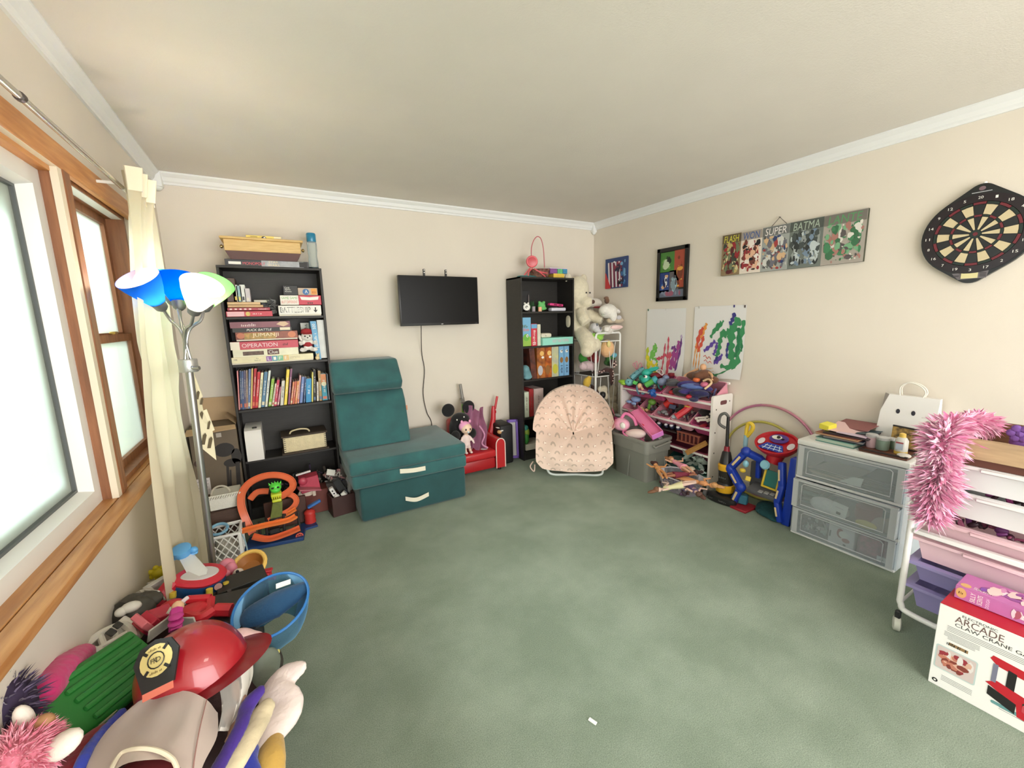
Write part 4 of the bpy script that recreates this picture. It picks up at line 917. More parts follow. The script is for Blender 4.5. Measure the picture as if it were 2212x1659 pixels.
for z0, z1 in ((.21, .80), (.82, 1.16)):
    for k in range(3):
        u = (k + .7) / 3.4; du = .05 * (1 if k % 2 else -1)
        B(wt).tube([(X0 + (X1 - X0) * u, Y0_ - .004, z1), (X0 + (X1 - X0) * u + du, Y0_ - .004, z0)], .0035, 6).part('cord', t)
        B(wt).tube([(X0 - .004, Y0_ + (Y1_ - Y0_) * u, z1), (X0 - .004, Y0_ + (Y1_ - Y0_) * u + du, z0)], .0035, 6).part('cord', t)
B(mt('shelf_board', (60, 54, 50), .7)).span((X0 + .01, Y0_ + .01, .19), (X1 - .01, Y1_ - .01, .2)).part('shelf', t)
B(mt('shelf_board', (60, 54, 50), .7)).span((X0 + .01, Y0_ + .01, .80), (X1 - .01, Y1_ - .01, .81)).part('shelf', t)
def plush_mat(col, k=.25): return mt('plush_%d_%d_%d' % tuple(col), col, .95, var=.1, vscale=40, bump=k, bscale=130, sheen=.3)
# big cream teddy bear leaning between bookcase and stand
cr = (232, 222, 196)
t = thing('teddy_bear', 'big cream teddy bear slumped beside the right bookcase', 'teddy bear', (2.76, 3.42, 1.15))
hd = V((2.80, 3.47, 1.70)); bd = V((2.80, 3.46, 1.38))
b = B(plush_mat(cr, .5)); b.ball(bd, (.14, .12, .19)); b.ball(hd, (.13, .12, .15), R3(0, 12, 0)); b.ball(hd + V((.045, -.09, -.125)), (.07, .08, .062))
b.tube([bd + V((-.03, -.08, .1)), bd + V((-.06, -.17, .02)), bd + V((-.05, -.2, -.02))], [.06, .062, .058], 12)
b.tube([bd + V((.12, 0, .08)), bd + V((.2, -.06, .03)), bd + V((.24, -.12, .0))], [.06, .06, .055], 12)
b.tube([bd + V((-.02, -.08, -.12)), bd + V((-.05, -.2, -.18)), bd + V((-.07, -.26, -.24)), bd + V((-.085, -.27, -.31))], [.075, .085, .085, .07], 14)
b.ball(bd + V((-.115, -.29, -.30)), (.062, .07, .058)); b.ball(bd + V((-.0, -.25, -.24)), (.085, .08, .08))
soften(b.part('body', t), .013, 3)
for s_ in (-1, 1): B(plush_mat(cr, .5)).ball(hd + V((s_ * .105, .02, .125)), (.042, .028, .045)).part('ear', t)
B(mt('brown_nose', (84, 58, 50), .5)).ball(hd + V((.085, -.145, -.125)), (.03, .022, .022)).part('nose', t)
b = B(eye); b.ball(hd + V((.03, -.112, -.03)), .009, n=8, k=6); b.ball(hd + V((.09, -.10, -.03)), .009, n=8, k=6); b.part('eyes', t)
def blobtoy(label, parts, col, voxel=.008, name='stuffed_animal', extra=(), loc=None):
    """plush toy from a few melted ellipsoids; extra: (part name, colour, [(centre, radii)...])"""
    c0 = loc or parts[0][0]
    t = thing(name, label, 'stuffed animal', c0)
    b = B(plush_mat(col))
    for p in parts: b.ball(p[0], p[1], p[2] if len(p) > 2 else None, 12, 8)
    soften(b.part('body', t), voxel, 2)
    for nm, cl, bl in extra:
        b = B(pm(cl) if sum(cl) < 200 else plush_mat(cl))
        for p in bl: b.ball(p[0], p[1], p[2] if len(p) > 2 else None, 10, 7)
        b.part(nm, t)
    return t
def A(px, r=None): return V(px)
p = V((3.030, 3.250, 1.477))
blobtoy('white curly plush lamb with drooping ears on top of the stand', [(p, (.10, .09, .075)), (p + V((-.07, -.02, .01)), (.055, .06, .05)), (p + V((.02, -.06, -.05)), (.04, .04, .06)), (p + V((.1, -.02, .0)), (.05, .04, .025), R3(0, 25, 0))], (238, 234, 226), extra=(('foot', (204, 200, 204), [(p + V((.07, -.09, -.07)), (.03, .025, .025))]),))
p = V((3.035, 3.150, 1.305))
blobtoy('white plush bunny lying on stand with long pink lined ear', [(p + V((-.06, .05, -.02)), (.07, .06, .05)), (p + V((-.11, .0, -.01)), (.035, .035, .03)), (p + V((.0, .01, .0)), (.10, .04, .032))], (240, 234, 226), extra=(('ear_lining', (246, 212, 208), [(p + V((.005, -.02, .006)), (.085, .024, .024))]),))
p = V((3.120, 3.200, 1.379))
blobtoy('beige plush ear and paw bundle behind the bunny', [(p, (.07, .06, .035)), (p + V((.05, .01, .0)), (.035, .03, .03)), (p + V((-.07, .03, .0)), (.05, .04, .03))], (200, 184, 160))
p = V((3.248, 3.450, 1.590))
blobtoy('brown plush monkey lying on top, against the wall', [(p, (.07, .06, .045)), (p + V((.09, -.05, -.06)), (.05, .05, .045)), (p + V((-.05, 0, .03)), (.04, .03, .02))], (128, 96, 76), extra=(('scarf', (140, 36, 44), [(p + V((.03, -.03, .03)), (.03, .02, .06), R3(0, 25, 0)), (p + V((.055, -.03, .04)), (.014, .014, .05), R3(0, -20, 0))]),))
p = V((3.059, 3.500, 1.567))
blobtoy('white plush cat lying behind the lamb', [(p, (.10, .07, .055)), (p + V((-.06, 0, .02)), (.05, .05, .045))], (232, 226, 216), extra=(('collar', (160, 40, 56), [(p + V((.01, -.05, -.045)), (.06, .03, .012))]),))
p = V((2.805, 3.200, 1.322))
blobtoy('grey and white striped plush kitten at the front of the stand', [(p, (.045, .05, .04)), (p + V((.03, -.02, -.035)), (.045, .04, .03)), (p + V((-.03, -.02, -.01)), (.02, .02, .02))], (206, 204, 206), extra=(('stripe', (120, 120, 128), [(p + V((0, -.03, .02)), (.012, .025, .02), R3(0, 30, 0)), (p + V((.035, -.045, -.02)), (.01, .02, .02), R3(0, 30, 0))]),))
p = V((2.879, 3.240, 1.220))
blobtoy('lime green plush frog lying across the stand rail', [(p + V((-.06, -.02, .01)), (.055, .05, .032)), (p + V((.0, .0, -.01)), (.07, .06, .045)), (p + V((.07, .0, .03)), (.06, .03, .028), R3(0, -28, 0)), (p + V((-.02, .02, -.09)), (.06, .05, .06))], (156, 214, 84), extra=(('eyes', (30, 40, 20), [(p + V((-.085, -.065, .018)), (.007, .006, .007))]),))
p = V((3.001, 3.225, 1.089))
blobtoy('peach plush ball with yellow leaf inside the stand', [(p, (.085, .07, .095))], (238, 190, 140), extra=(('leaf', (240, 224, 150), [(p + V((-.03, -.06, .05)), (.024, .02, .035))]),))
p = V((2.841, 3.280, 1.037))
blobtoy('dark red furry plush inside the stand', [(p, (.07, .06, .09), R3(0, -25, 0)), (p + V((.06, .02, -.06)), (.06, .05, .05))], (130, 32, 34))
p = V((2.746, 3.330, 1.002))
blobtoy('bright green plush behind the cords, left side of stand', [(p + V((.02, 0, 0)), (.05, .05, .06)), (p + V((.035, -.01, -.05)), (.04, .04, .05))], (56, 134, 44))
p = V((3.081, 3.260, 0.973))
blobtoy('dark green plush with small blue head inside the stand', [(p, (.06, .05, .06)), (p + V((.0, .02, -.04)), (.06, .05, .04))], (62, 112, 52), extra=(('head', (110, 186, 206), [(p + V((.02, -.035, .04)), (.04, .03, .028))]),))
p = V((2.762, 3.260, 0.924))
blobtoy('pale lilac plush pig lying on the middle shelf', [(p, (.10, .06, .05)), (p + V((-.075, -.03, .0)), (.045, .04, .04)), (p + V((-.10, -.05, .03)), (.012, .01, .02)), (p + V((.06, -.02, -.02)), (.05, .04, .04))], (206, 182, 186))
p = V((2.952, 3.210, 0.889))
dotm = blobtoy('brown spotted plush snake draped over the middle shelf', [(p + V((-.08, .0, -.035)), (.09, .03, .024)), (p + V((.02, -.02, -.02)), (.06, .032, .03)), (p + V((.05, -.06, -.09)), (.026, .024, .10)), (p + V((.1, -.02, .04)), (.04, .035, .05))], (70, 44, 42),
    extra=(('spots', (236, 206, 196), [(p + V((-.12 + .03 * k, -.032, -.035 + .01 * (k % 2))), (.008, .004, .008)) for k in range(7)] + [(p + V((.045 + .012 * (k % 2), -.084, -.03 - .025 * k)), (.007, .004, .007)) for k in range(6)] + [(p + V((.08 + .014 * (k % 4), -.056, .01 + .018 * (k // 2))), (.007, .005, .007)) for k in range(7)]),))
p = V((2.772, 3.270, 0.747))
blobtoy('yellow plush duck on the lower part of the stand', [(p, (.045, .04, .06), R3(0, 20, 0)), (p + V((.03, 0, .04)), (.03, .03, .03))], (226, 186, 70))
p = V((2.836, 3.300, 0.657))
blobtoy('dark brown plush dog low in the stand', [(p, (.08, .06, .06)), (p + V((.03, -.05, -.04)), (.05, .04, .06))], (70, 44, 38))
p = V((2.967, 3.230, 0.653))
blobtoy('white and black plush panda pup low in the stand', [(p, (.05, .045, .05)), (p + V((.0, -.03, -.06)), (.03, .03, .045)), (p + V((-.05, .0, .01)), (.035, .03, .035))], (226, 214, 190), extra=(('patch', (30, 28, 30), [(p + V((-.03, -.02, -.05)), (.04, .035, .04))]),))
p = V((3.085, 3.240, 0.536))
blobtoy('grey beige plush elephant at the bottom of the stand', [(p, (.07, .06, .05)), (p + V((.0, -.02, -.1)), (.09, .06, .07)), (p + V((.02, .0, .09)), (.05, .05, .07))], (196, 186, 164))
p = V((3.087, 3.200, 0.245))
blobtoy('grey white plush bundle at the foot of the stand', [(p, (.08, .08, .08)), (p + V((0, .1, -.03)), (.09, .09, .1)), (p + V((-.06, -.02, -.12)), (.09, .08, .12))], (200, 196, 180))
WX = XR - .004
def wall_m(y, z, x=WX): return RW((x, y, z))
def canvas(label, name, y0, y1, z0, z1, th=.015, mat=None, cat='picture'):
    t = thing(name, label, cat, (WX, (y0 + y1) / 2, z0))
    B(mat or mt('canvas_edge', (60, 66, 60), .8)).span((WX - th, y0, z0), (WX, y1, z1), .001).part('board', t)
    return t, RW((WX - th, (y0 + y1) / 2, (z0 + z1) / 2)), y1 - y0, z1 - z0
def splash(t, m, x, y, w, h, cols, n, rng, rmin=.006, rmax=.03, base=.0012, name='printed_panel'):
    """abstract patches of colour inside a rectangle, all in one flat print"""
    b = B()
    for i in range(n):
        b.mat(pm(rng.choice(cols))); r = rng.uniform(rmin, rmax); rx, ry = r * rng.uniform(.4, 1.4), r * rng.uniform(.5, 2)
        rx, ry = min(rx, w * .48), min(ry, h * .48)
        cx, cy = x + rng.uniform(-1, 1) * (w / 2 - rx), y + rng.uniform(-1, 1) * (h / 2 - ry); k = 9; a0 = rng.random() * 6
        b.poly([m @ V((cx + rx * rng.uniform(.6, 1) * math.cos(a0 + 6.283 * j / k), cy + ry * rng.uniform(.6, 1) * math.sin(a0 + 6.283 * j / k), base + i * .00002)) for j in range(k)])
    return b.part(name, t)
rng = random.Random(31)
t, m, w, h = canvas('small unframed red, white and navy abstract canvas near the room corner', 'canvas_print', 3.135, 3.455, 1.717, 2.027, .018, mt('navy_canvas', (40, 56, 100), .8))
patch(t, m, w, h, pm((42, 66, 116)), off=.0006)
for k in range(4): patch(t, off(m, -w * .32 + k * .052, -h * .05) @ R3(0, 0, 4), .02, h * .84, pm((226, 220, 222)), off=.001)
for k in range(4): patch(t, off(m, -w * .24 + k * .052, -h * .05) @ R3(0, 0, 4), .022, h * .84, pm((122, 40, 66)), off=.001)
b = B(pm((196, 58, 62))); b.poly([m @ V(q) for q in ((-w / 2, -h / 2, .0015), (-w * .22, -h / 2, .0015), (-w * .45, 0, .0015), (-w / 2, h * .05, .0015))]); b.part('printed_panel', t)
splash(t, m, w * .05, h * .2, w * .4, h * .45, ((230, 226, 228), (36, 30, 60), (150, 50, 70)), 14, rng); splash(t, m, w * .32, 0, w * .3, h * .9, ((54, 104, 160), (30, 34, 66), (110, 160, 200)), 16, rng); splash(t, m, w * .22, -h * .3, w * .3, h * .3, ((20, 20, 30), (226, 226, 232)), 8, rng, .006, .02)
t, m, w, h = canvas('black framed abstract print in green, red and blue on the right wall', 'framed_print', 2.42, 2.755, 1.552, 2.028, .012, black_p)
fr = B(mt('black_frame', (16, 15, 16), .35)); f_ = .034
for x, y, sx, sy in ((0, h / 2 - f_ / 2, w, f_), (0, -h / 2 + f_ / 2, w, f_), (w / 2 - f_ / 2, 0, f_, h), (-w / 2 + f_ / 2, 0, f_, h)): fr.box(m @ V((x, y, .004)), (.014, sx, sy), None, .002)
fr.part('frame', t)
iw, ih = w - 2 * f_, h - 2 * f_
for x, y, sx, sy, c in ((-.21, .27, .58, .44, (74, 128, 56)), (.29, .1, .42, .8, (170, 76, 56)), (-.3, -.17, .4, .46, (40, 62, 124)), (.09, -.13, .38, .42, (96, 92, 96)), (0, -.42, 1, .16, (104, 112, 130))): patch(t, off(m, iw * x, ih * y), iw * sx, ih * sy, pm(c), off=.0008)
splash(t, m, -iw * .2, ih * .25, iw * .5, ih * .4, ((110, 160, 80), (40, 70, 36), (190, 206, 170), (30, 40, 30)), 16, rng, .008, .04, .0014); splash(t, m, iw * .3, ih * .05, iw * .3, ih * .75, ((222, 160, 70), (150, 50, 44), (230, 190, 90), (120, 60, 40)), 16, rng, .008, .045, .0014)
splash(t, m, -iw * .3, -ih * .18, iw * .36, ih * .4, ((70, 110, 170), (24, 34, 80), (214, 170, 130), (220, 220, 220)), 14, rng, .006, .035, .0014); splash(t, m, iw * .08, -ih * .2, iw * .34, ih * .4, ((130, 150, 160), (70, 76, 84), (160, 190, 200)), 14, rng, .006, .035, .0014); splash(t, m, 0, -ih * .42, iw * .94, ih * .14, ((130, 140, 160), (150, 90, 110), (84, 96, 112)), 12, rng, .006, .03, .0014)
# long comic-style panel: plain stand-in colours, titles kept
t, m, w, h = canvas('long comic strip wall panel hanging from a string on the right wall', 'wall_panel', 1.172, 2.105, 1.726, 2.038, .022, mt('panel_edge', (58, 62, 44), .7, var=.3, vscale=30))
segs = ((-.5, -.335, (140, 120, 90), ((150, 40, 48), (90, 30, 36), (206, 196, 150), (60, 70, 60), (190, 170, 110), (110, 120, 90)), 'FLASH', (214, 206, 70)),
        (-.335, -.165, (226, 214, 200), ((30, 30, 34), (236, 226, 216), (226, 180, 150), (150, 50, 56), (110, 60, 50)), 'WON', (60, 90, 150)),
        (-.165, .035, (160, 164, 160), ((160, 60, 60), (50, 66, 110), (206, 206, 200), (110, 110, 120), (90, 90, 90), (214, 180, 140)), 'SUPER', (236, 230, 226)),
        (.035, .255, (112, 120, 114), ((150, 156, 152), (70, 78, 76), (120, 140, 160), (190, 200, 200), (50, 54, 54)), 'BATMA', (170, 184, 168)),
        (.255, .5, (168, 160, 150), ((70, 130, 90), (60, 110, 76), (220, 216, 206), (90, 84, 84), (120, 170, 130), (170, 120, 110)), 'LANTE', (90, 150, 100)))
for x0, x1, bc, cols, title, tc_ in segs:
    cx, ww = w * (x0 + x1) / 2, w * (x1 - x0)
    patch(t, off(m, cx, 0), ww, h, pm(bc), off=.0006)
    splash(t, m, cx, -h * .08, ww * .96, h * .8, cols, 120, rng, .004, .026, .0010)
    patch(t, off(m, cx, h * .39), ww * .98, h * .2, pm(tuple(int(c_ * .7) for c_ in bc)), off=.0022)
    txt(title, off(m, cx, h * .385), ww * .78, h * .16, pm(tc_), t, depth=.0027, shear=.12)
b = B(mt('hanging_string', (70, 62, 54), .7)); q = [m @ V((-.1, h / 2 - .004, -.004)), m @ V((-.048, h / 2 + .055, -.012)), m @ V((0.01, h / 2 - .004, -.004))]; b.tube(q, .0022, 6); b.part('string', t)
B(mt('nail_steel', (120, 116, 110), .4, .8)).cyl(m @ V((-.048, h / 2 + .055, -.018)), m @ V((-.048, h / 2 + .055, -.004)), .004).part('nail', t)
# the two paintings on paper, curling a little at the lower edge
paper = mt('painting_paper', (226, 224, 222), .75)
def sheet(label, y0, y1, z0, z1, seed, curl=.02):
    t = thing('painting', label, 'painting', (WX, (y0 + y1) / 2, z0)); r_ = random.Random(seed); ph = r_.random() * 6
    def f(u, v):
        y = y1 - (y1 - y0) * u; z = z1 - (z1 - z0) * v
        return (WX - .0015 - curl * max(0, v - .55) ** 2 * 3 * (.4 + u) - .003 * v * (1 + math.sin(u * 9 + ph)), y, z + .006 * math.sin(u * 7 + ph) * v)
    B(paper).grid(f, 20, 24).part('sheet', t)
    return t, f
def strokes(t, f, lst, name='brush_strokes', lift=.0016):
    """painted strokes: (colour, [(u,v)...], width) lying on the sheet f"""
    b = B(); k = 0
    for col, pts, wd in lst:
        b.mat(pm(col)); P = bez([V((u, v, 0)) for u, v in pts], 6); k += 1
        L_, R_ = [], []
        for i, p in enumerate(P):
            d = (P[min(i + 1, len(P) - 1)] - P[max(i - 1, 0)]); d = d.normalized() if d.length > 0 else V((0, 1, 0)); n = V((-d.y, d.x, 0)) * wd / 2 * (.75 + .35 * math.sin(i * 1.7 + k)) * (1 if 0 < i < len(P) - 1 else .5)
            L_.append(p + n); R_.append(p - n)
        def S3(q): s_ = f(min(max(q.x, 0.0), 1), min(max(q.y, 0), 1)); return (s_[0] - lift - k * .00006, s_[1], s_[2])
        for i in range(len(P) - 1): b.poly([S3(L_[i]), S3(L_[i + 1]), S3(R_[i + 1]), S3(R_[i])])
    return b.part(name, t)
def tape(t, f, u, v, col): 
    q = f(u, v); B(pm(col)).box((q[0] - .003, q[1], q[2]), (.002, .012, .02), None, .0005).part('tape', t)
t, f = sheet('white child painting with yellow, green and pink strokes, left of two', 2.428, 2.87, .84, 1.482, 3, .03)
yg, gr, yl, pk, pu, vi = (196, 206, 60), (120, 190, 90), (236, 214, 60), (206, 84, 104), (160, 70, 140), (110, 60, 130)
strokes(t, f, [(gr, ((.27, .52), (.2, .62), (.1, .8)), .09), (gr, ((.3, .56), (.24, .66), (.18, .76)), .08), (yg, ((.06, .58), (.04, .72), (.1, .9)), .09), (yl, ((.03, .72), (.12, .84), (.08, .98)), .10), (yl, ((.14, .8), (.24, .88), (.3, .98)), .10), (yl, ((.3, .8), (.34, .9), (.28, .99)), .09),
    (gr, ((.2, .74), (.3, .76), (.34, .84)), .05), (pk, ((.3, .74), (.42, .72), (.5, .68)), .06), (pk, ((.52, .5), (.5, .66), (.48, .82), (.44, .99)), .05), (pk, ((.6, .4), (.6, .55), (.6, .75), (.62, .99)), .05), (pk, ((.66, .62), (.64, .8), (.6, .99)), .07), (pk, ((.52, .66), (.62, .7), (.72, .66)), .05),
    (pu, ((.78, .56), (.74, .7), (.7, .88)), .12), (pu, ((.86, .46), (.84, .62), (.78, .86)), .09), (vi, ((.92, .42), (.9, .6), (.82, .9)), .05), (vi, ((.68, .58), (.76, .55), (.8, .62)), .05), ((190, 170, 200), ((.9, .38), (.94, .42)), .05)])
tape(t, f, .03, .01, (70, 110, 90)); tape(t, f, .5, .01, (214, 212, 206))
b = B(mt('pink_wire', (220, 120, 150), .5)); q = V((3.140, 2.922, 0.877))
for dy, dz in ((.05, .07), (.02, .09), (-.03, .08), (-.06, .05)): b.tube(bez([q, q + V((0, dy - .015, dz * .6)), q + V((0, dy, dz)), q + V((0, dy + .02, dz * .7)), q + V((0, .01, 0))], 5), .003, 5)
b.thing('fairy_wings', 'pink wire looped toy wings behind the left pink bin', 'toy')
t, f = sheet('white child painting with green, purple and orange strokes, right of two', 1.885, 2.342, .895, 1.49, 4, .035)
gn, dg, or_, rd, vl, bl_ = (60, 140, 90), (44, 118, 78), (226, 150, 70), (206, 84, 66), (96, 70, 160), (60, 60, 130)
strokes(t, f, [(or_, ((.27, .24), (.22, .34), (.16, .46)), .07), (rd, ((.2, .3), (.12, .44), (.09, .62)), .09), (rd, ((.22, .42), (.18, .54), (.1, .66)), .07), (or_, ((.08, .52), (.06, .66), (.04, .9)), .025), (or_, ((.1, .6), (.1, .74), (.09, .92)), .025), (or_, ((.16, .62), (.16, .74), (.15, .92)), .022),
    (gn, ((.56, .22), (.46, .3), (.36, .44)), .07), (gn, ((.6, .2), (.52, .3), (.42, .36)), .05), (gn, ((.62, .32), (.56, .46), (.54, .6), (.5, .7)), .10), (gn, ((.9, .18), (.8, .3), (.76, .5), (.8, .7), (.86, .86)), .16), (gn, ((.78, .3), (.7, .36), (.6, .4)), .12), (gn, ((.98, .2), (.94, .4), (.9, .6), (.92, .8)), .10), (dg, ((.88, .3), (.9, .5), (.86, .7)), .08),
    (gn, ((.96, .74), (.8, .84), (.6, .82)), .07), (gn, ((.9, .8), (.7, .9), (.5, .96)), .025), (dg, ((.96, .5), (.96, .62)), .05), (bl_, ((.8, .1), (.76, .2), (.72, .26)), .08), (bl_, ((.72, .5), (.7, .62), (.72, .72)), .05), (vl, ((.46, .48), (.36, .56), (.24, .64)), .07), (vl, ((.5, .5), (.48, .6), (.44, .68)), .06), (vl, ((.62, .66), (.54, .76), (.46, .78)), .07), (bl_, ((.54, .7), (.48, .76)), .06),
    (rd, ((.24, .72), (.28, .7), (.32, .74), (.36, .71), (.4, .75)), .014), (rd, ((.26, .78), (.3, .76), (.34, .8), (.38, .77), (.42, .8)), .012), ((220, 190, 140), ((.2, .84), (.34, .88), (.46, .86)), .012), ((220, 190, 140), ((.22, .9), (.36, .93), (.48, .9)), .012), (gn, ((.36, .98), (.46, .95), (.56, .97)), .03)])
tape(t, f, .78, .012, (60, 50, 120)); tape(t, f, .1, .01, (214, 212, 206)); tape(t, f, .97, .02, (90, 80, 76))
DC = V((XR - .03, .708, 1.803))
t = thing('dartboard', 'black electronic dartboard with cream segments at the right end of the wall', 'dartboard', DC)
RB = .205
aT = math.acos((RB - .055) / .19)
out_ = []
N_ = 14
for k in range(N_ + 1): a = aT + (math.pi - 2 * aT) * k / N_; out_.append((RB * math.sin(a), RB * math.cos(a)))       # right side, top to bottom
for k in range(9): a = (math.pi - aT) + 2 * aT * k / 8; out_.append((.055 * math.sin(a), -.19 + .055 * math.cos(a)))
for k in range(N_ + 1): a = (math.pi + aT) + (math.pi - 2 * aT) * k / N_; out_.append((RB * math.sin(a), RB * math.cos(a)))
for k in range(9): a = -aT + 2 * aT * k / 8; out_.append((.055 * math.sin(a), .19 + .055 * math.cos(a)))
dm = RW(DC)
dbk = mt('dart_black', (26, 28, 30), .35)
bx = B(dbk); bx.prism(out_, .026, dm @ M.Translation((0, 0, -.026))); bx.part('housing', t, smooth=25)
B(mt('dart_ring', (30, 20, 26), .4)).lathe([(.196, 0), (.196, .004), (.158, .006), (.156, .002)], dm, 60, False, False).part('number_ring', t)
B(mt('dart_field', (20, 18, 20), .5)).lathe([(.156, .001), (.01, .002)], dm, 60, False, True).part('field', t)
crm = mt('dart_cream', (206, 190, 152), .5); redr = mt('dart_red', (110, 34, 44), .4); grn = mt('dart_green', (24, 40, 34), .4)
def seg(b, r0, r1, a0, a1, z=.004):
    q = [(r0, a0), (r1, a0), (r1, (a0 + a1) / 2), (r1, a1), (r0, a1), (r0, (a0 + a1) / 2)]
    top = [dm @ V((r * math.sin(a), r * math.cos(a), z)) for r, a in q]; bot = [dm @ V((r * math.sin(a), r * math.cos(a), .001)) for r, a in q]
    b.loft([bot, top])
NUM = (20, 1, 18, 4, 13, 6, 10, 15, 2, 17, 3, 19, 7, 16, 8, 11, 14, 9, 12, 5)
for k in range(20):
    a0, a1 = math.radians(k * 18 - 8.4), math.radians(k * 18 + 8.4)
    mk = crm if k % 2 else dbk
    b = B(mk); seg(b, .096, .142, a0, a1); b.part('segment', t)
    b = B(mk); seg(b, .022, .083, math.radians(k * 18 - 7.6), math.radians(k * 18 + 7.6)); b.part('segment', t)
    b = B(grn if k % 2 else redr); seg(b, .085, .094, a0, a1, .006); b.part('triple_segment', t)
    b = B(grn if k % 2 else redr); seg(b, .145, .156, a0, a1, .006); b.part('double_segment', t)
    a = math.radians(k * 18); txt(str(NUM[k]), dm @ M.Translation((.178 * math.sin(a), .178 * math.cos(a), .0052)), .018 if NUM[k] > 9 else .009, .013, white_p, t)
b = B(grn); b.lathe([(.02, 0), (.02, .007), (.009, .007)], dm, 20, False, False); b.part('outer_bull', t); B(redr).lathe([(.009, 0), (.009, .008)], dm, 14).part('bullseye', t)
gp = mt('dart_grey_panel', (110, 104, 108), .45)
b = B(gp); b.poly([dm @ V(q) for q in ((-.066, -.192, .001), (.066, -.186, .001), (.06, -.222, .001), (-.04, -.226, .001))]); b.part('control_panel', t)
B(mt('lcd', (216, 206, 150), .3)).box(dm @ V((.0, -.207, .002)), (.004, .06, .028)).part('display', t)
b = B(mt('dart_buttons', (70, 66, 70), .5))
for k in range(3): b.box(dm @ V((.048, -.197 - k * .008, .002)), (.004, .022, .004))
b.box(dm @ V((-.048, -.206, .002)), (.004, .018, .008)); b.part('button', t)
patch(t, dm @ M.Translation((0, .205, .0008)), .07, .004, pm((170, 170, 174))); disc(t, dm @ M.Translation((0, .222, .0008)), .012, .01, pm((120, 96, 104)))
B(white_p).ball(dm @ V((.004, .249, -.01)), (.008, .008, .006)).part('hook', t)
RX0, RX1, RY0, RY1 = 2.93, 3.185, 1.945, 2.95
wl = mt('white_laminate', (234, 228, 222), .5)
t = thing('toy_organizer', 'white toy organizer rack with tilted pink bins under the paintings', 'toy rack', ((RX0 + RX1) / 2, (RY0 + RY1) / 2, 0))
pw = RX1 - RX0
def panel_poly():
    q = []
    for cx, cz, a0 in ((pw - .02, .785 - .02, 0), (.02, .785 - .02, 90)):
        for k in range(5): a = math.radians(a0 + 22.5 * k); q.append((cx + .02 * math.cos(a), cz + .02 * math.sin(a)))
    return [(pw, 0)] + q + [(0, 0)]
for y in (RY0, RY1):
    mp = M(((1, 0, 0, RX0), (0, 0, 1, y - (.018 if y == RY1 else 0)), (0, 1, 0, 0), (0, 0, 0, 1)))
    B(wl).prism(panel_poly(), .018, mp).part('side_panel', t, smooth=25)
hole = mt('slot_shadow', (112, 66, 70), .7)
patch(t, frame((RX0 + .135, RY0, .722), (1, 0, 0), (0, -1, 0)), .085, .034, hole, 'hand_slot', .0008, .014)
scr = mt('dark_screw', (70, 62, 60), .5)
for z in (.66, .47, .30, .10):
    for dx in (.045, .215): B(scr).cyl((RX0 + dx, RY0 - .0015, z + dx * .3), (RX0 + dx, RY0 + .002, z + dx * .3), .006, n=10).part('screw', t)
TIERS = (.722, .508, .285, .10)
for z in TIERS:
    B(wl).span((RX0 + .004, RY0 + .018, z - .014), (RX0 + .022, RY1 - .018, z + .004), .003).part('front_rail', t)
    B(wl).span((RX1 - .03, RY0 + .018, z + .13), (RX1 - .012, RY1 - .018, z + .15), .003).part('rear_rail', t)
def tub(name, label, m, w, d, h_, mat, taper=.02, wall=.005, lip=.012, cat='bin', group=None, rad=.02):
    """open plastic bin; local x width, y depth, z up from the base; rim at z = h_"""
    t = thing(name, label, cat, m.translation, 0, group)
    def rr(w_, d_, z, r):
        q = []
        for cx, cy, a0 in ((w_ / 2 - r, d_ / 2 - r, 0), (-w_ / 2 + r, d_ / 2 - r, 90), (-w_ / 2 + r, -d_ / 2 + r, 180), (w_ / 2 - r, -d_ / 2 + r, 270)):
            for k in range(4): a = math.radians(a0 + 30 * k); q.append(m @ V((cx + r * math.cos(a), cy + r * math.sin(a), z)))
        return q
    b = B(mat); k = taper
    b.loft([rr(w - 2 * k, d - 2 * k, 0, rad), rr(w - .4 * k, d - .4 * k, h_ - lip, rad), rr(w - 2 * wall - .4 * k, d - 2 * wall - .4 * k, h_ - lip, rad), rr(w - 2 * k - 2 * wall, d - 2 * k - 2 * wall, wall, rad)])
    b.part('body', t)
    B(mat).loft([rr(w - .4 * k, d - .4 * k, h_ - lip, rad), rr(w, d, h_ - lip, rad + .004), rr(w, d, h_, rad + .004), rr(w - 2 * wall - .4 * k, d - 2 * wall - .4 * k, h_, rad), rr(w - 2 * wall - .4 * k, d - 2 * wall - .4 * k, h_ - lip, rad)], True, False).part('rim', t)
    return t
binm = mt('pink_bin', (226, 150, 170), .4); bind = mt('magenta_bin', (190, 84, 128), .4); binc = mt('pale_pink_bin', (232, 176, 186), .4)
tilt = math.atan2(.15, .23)
def bin_at(y0, y1, z, mat, label, name='storage_bin', dep=.255, h_=.11):
    yc = (y0 + y1) / 2
    ex, ey = V((0, -1, 0)), V((math.cos(tilt), 0, math.sin(tilt)))       # local x runs along -Y, y rises to the wall
    ez = ex.cross(ey); o = V((RX0 + .004, yc, z + .012)) + ey * (dep / 2) - ez * h_
    m = M((ex, ey, ez)).transposed().to_4x4(); m.translation = o
    tub(name, label, m, y1 - y0 - .006, dep, h_, mat, .016, group='pink storage bins of the toy organizer'); return m @ M.Translation((0, 0, h_))
YM = (RY0 + RY1) / 2
t1a = bin_at(YM + .01, RY1 - .02, TIERS[0], bind, 'left large magenta bin on top tier holding aqua toys')
t1b = bin_at(RY0 + .02, YM + .008, TIERS[0], binm, 'right large pink bin on top tier holding dark costumes')
t2 = []
w5 = (RY1 - RY0 - .036) / 5
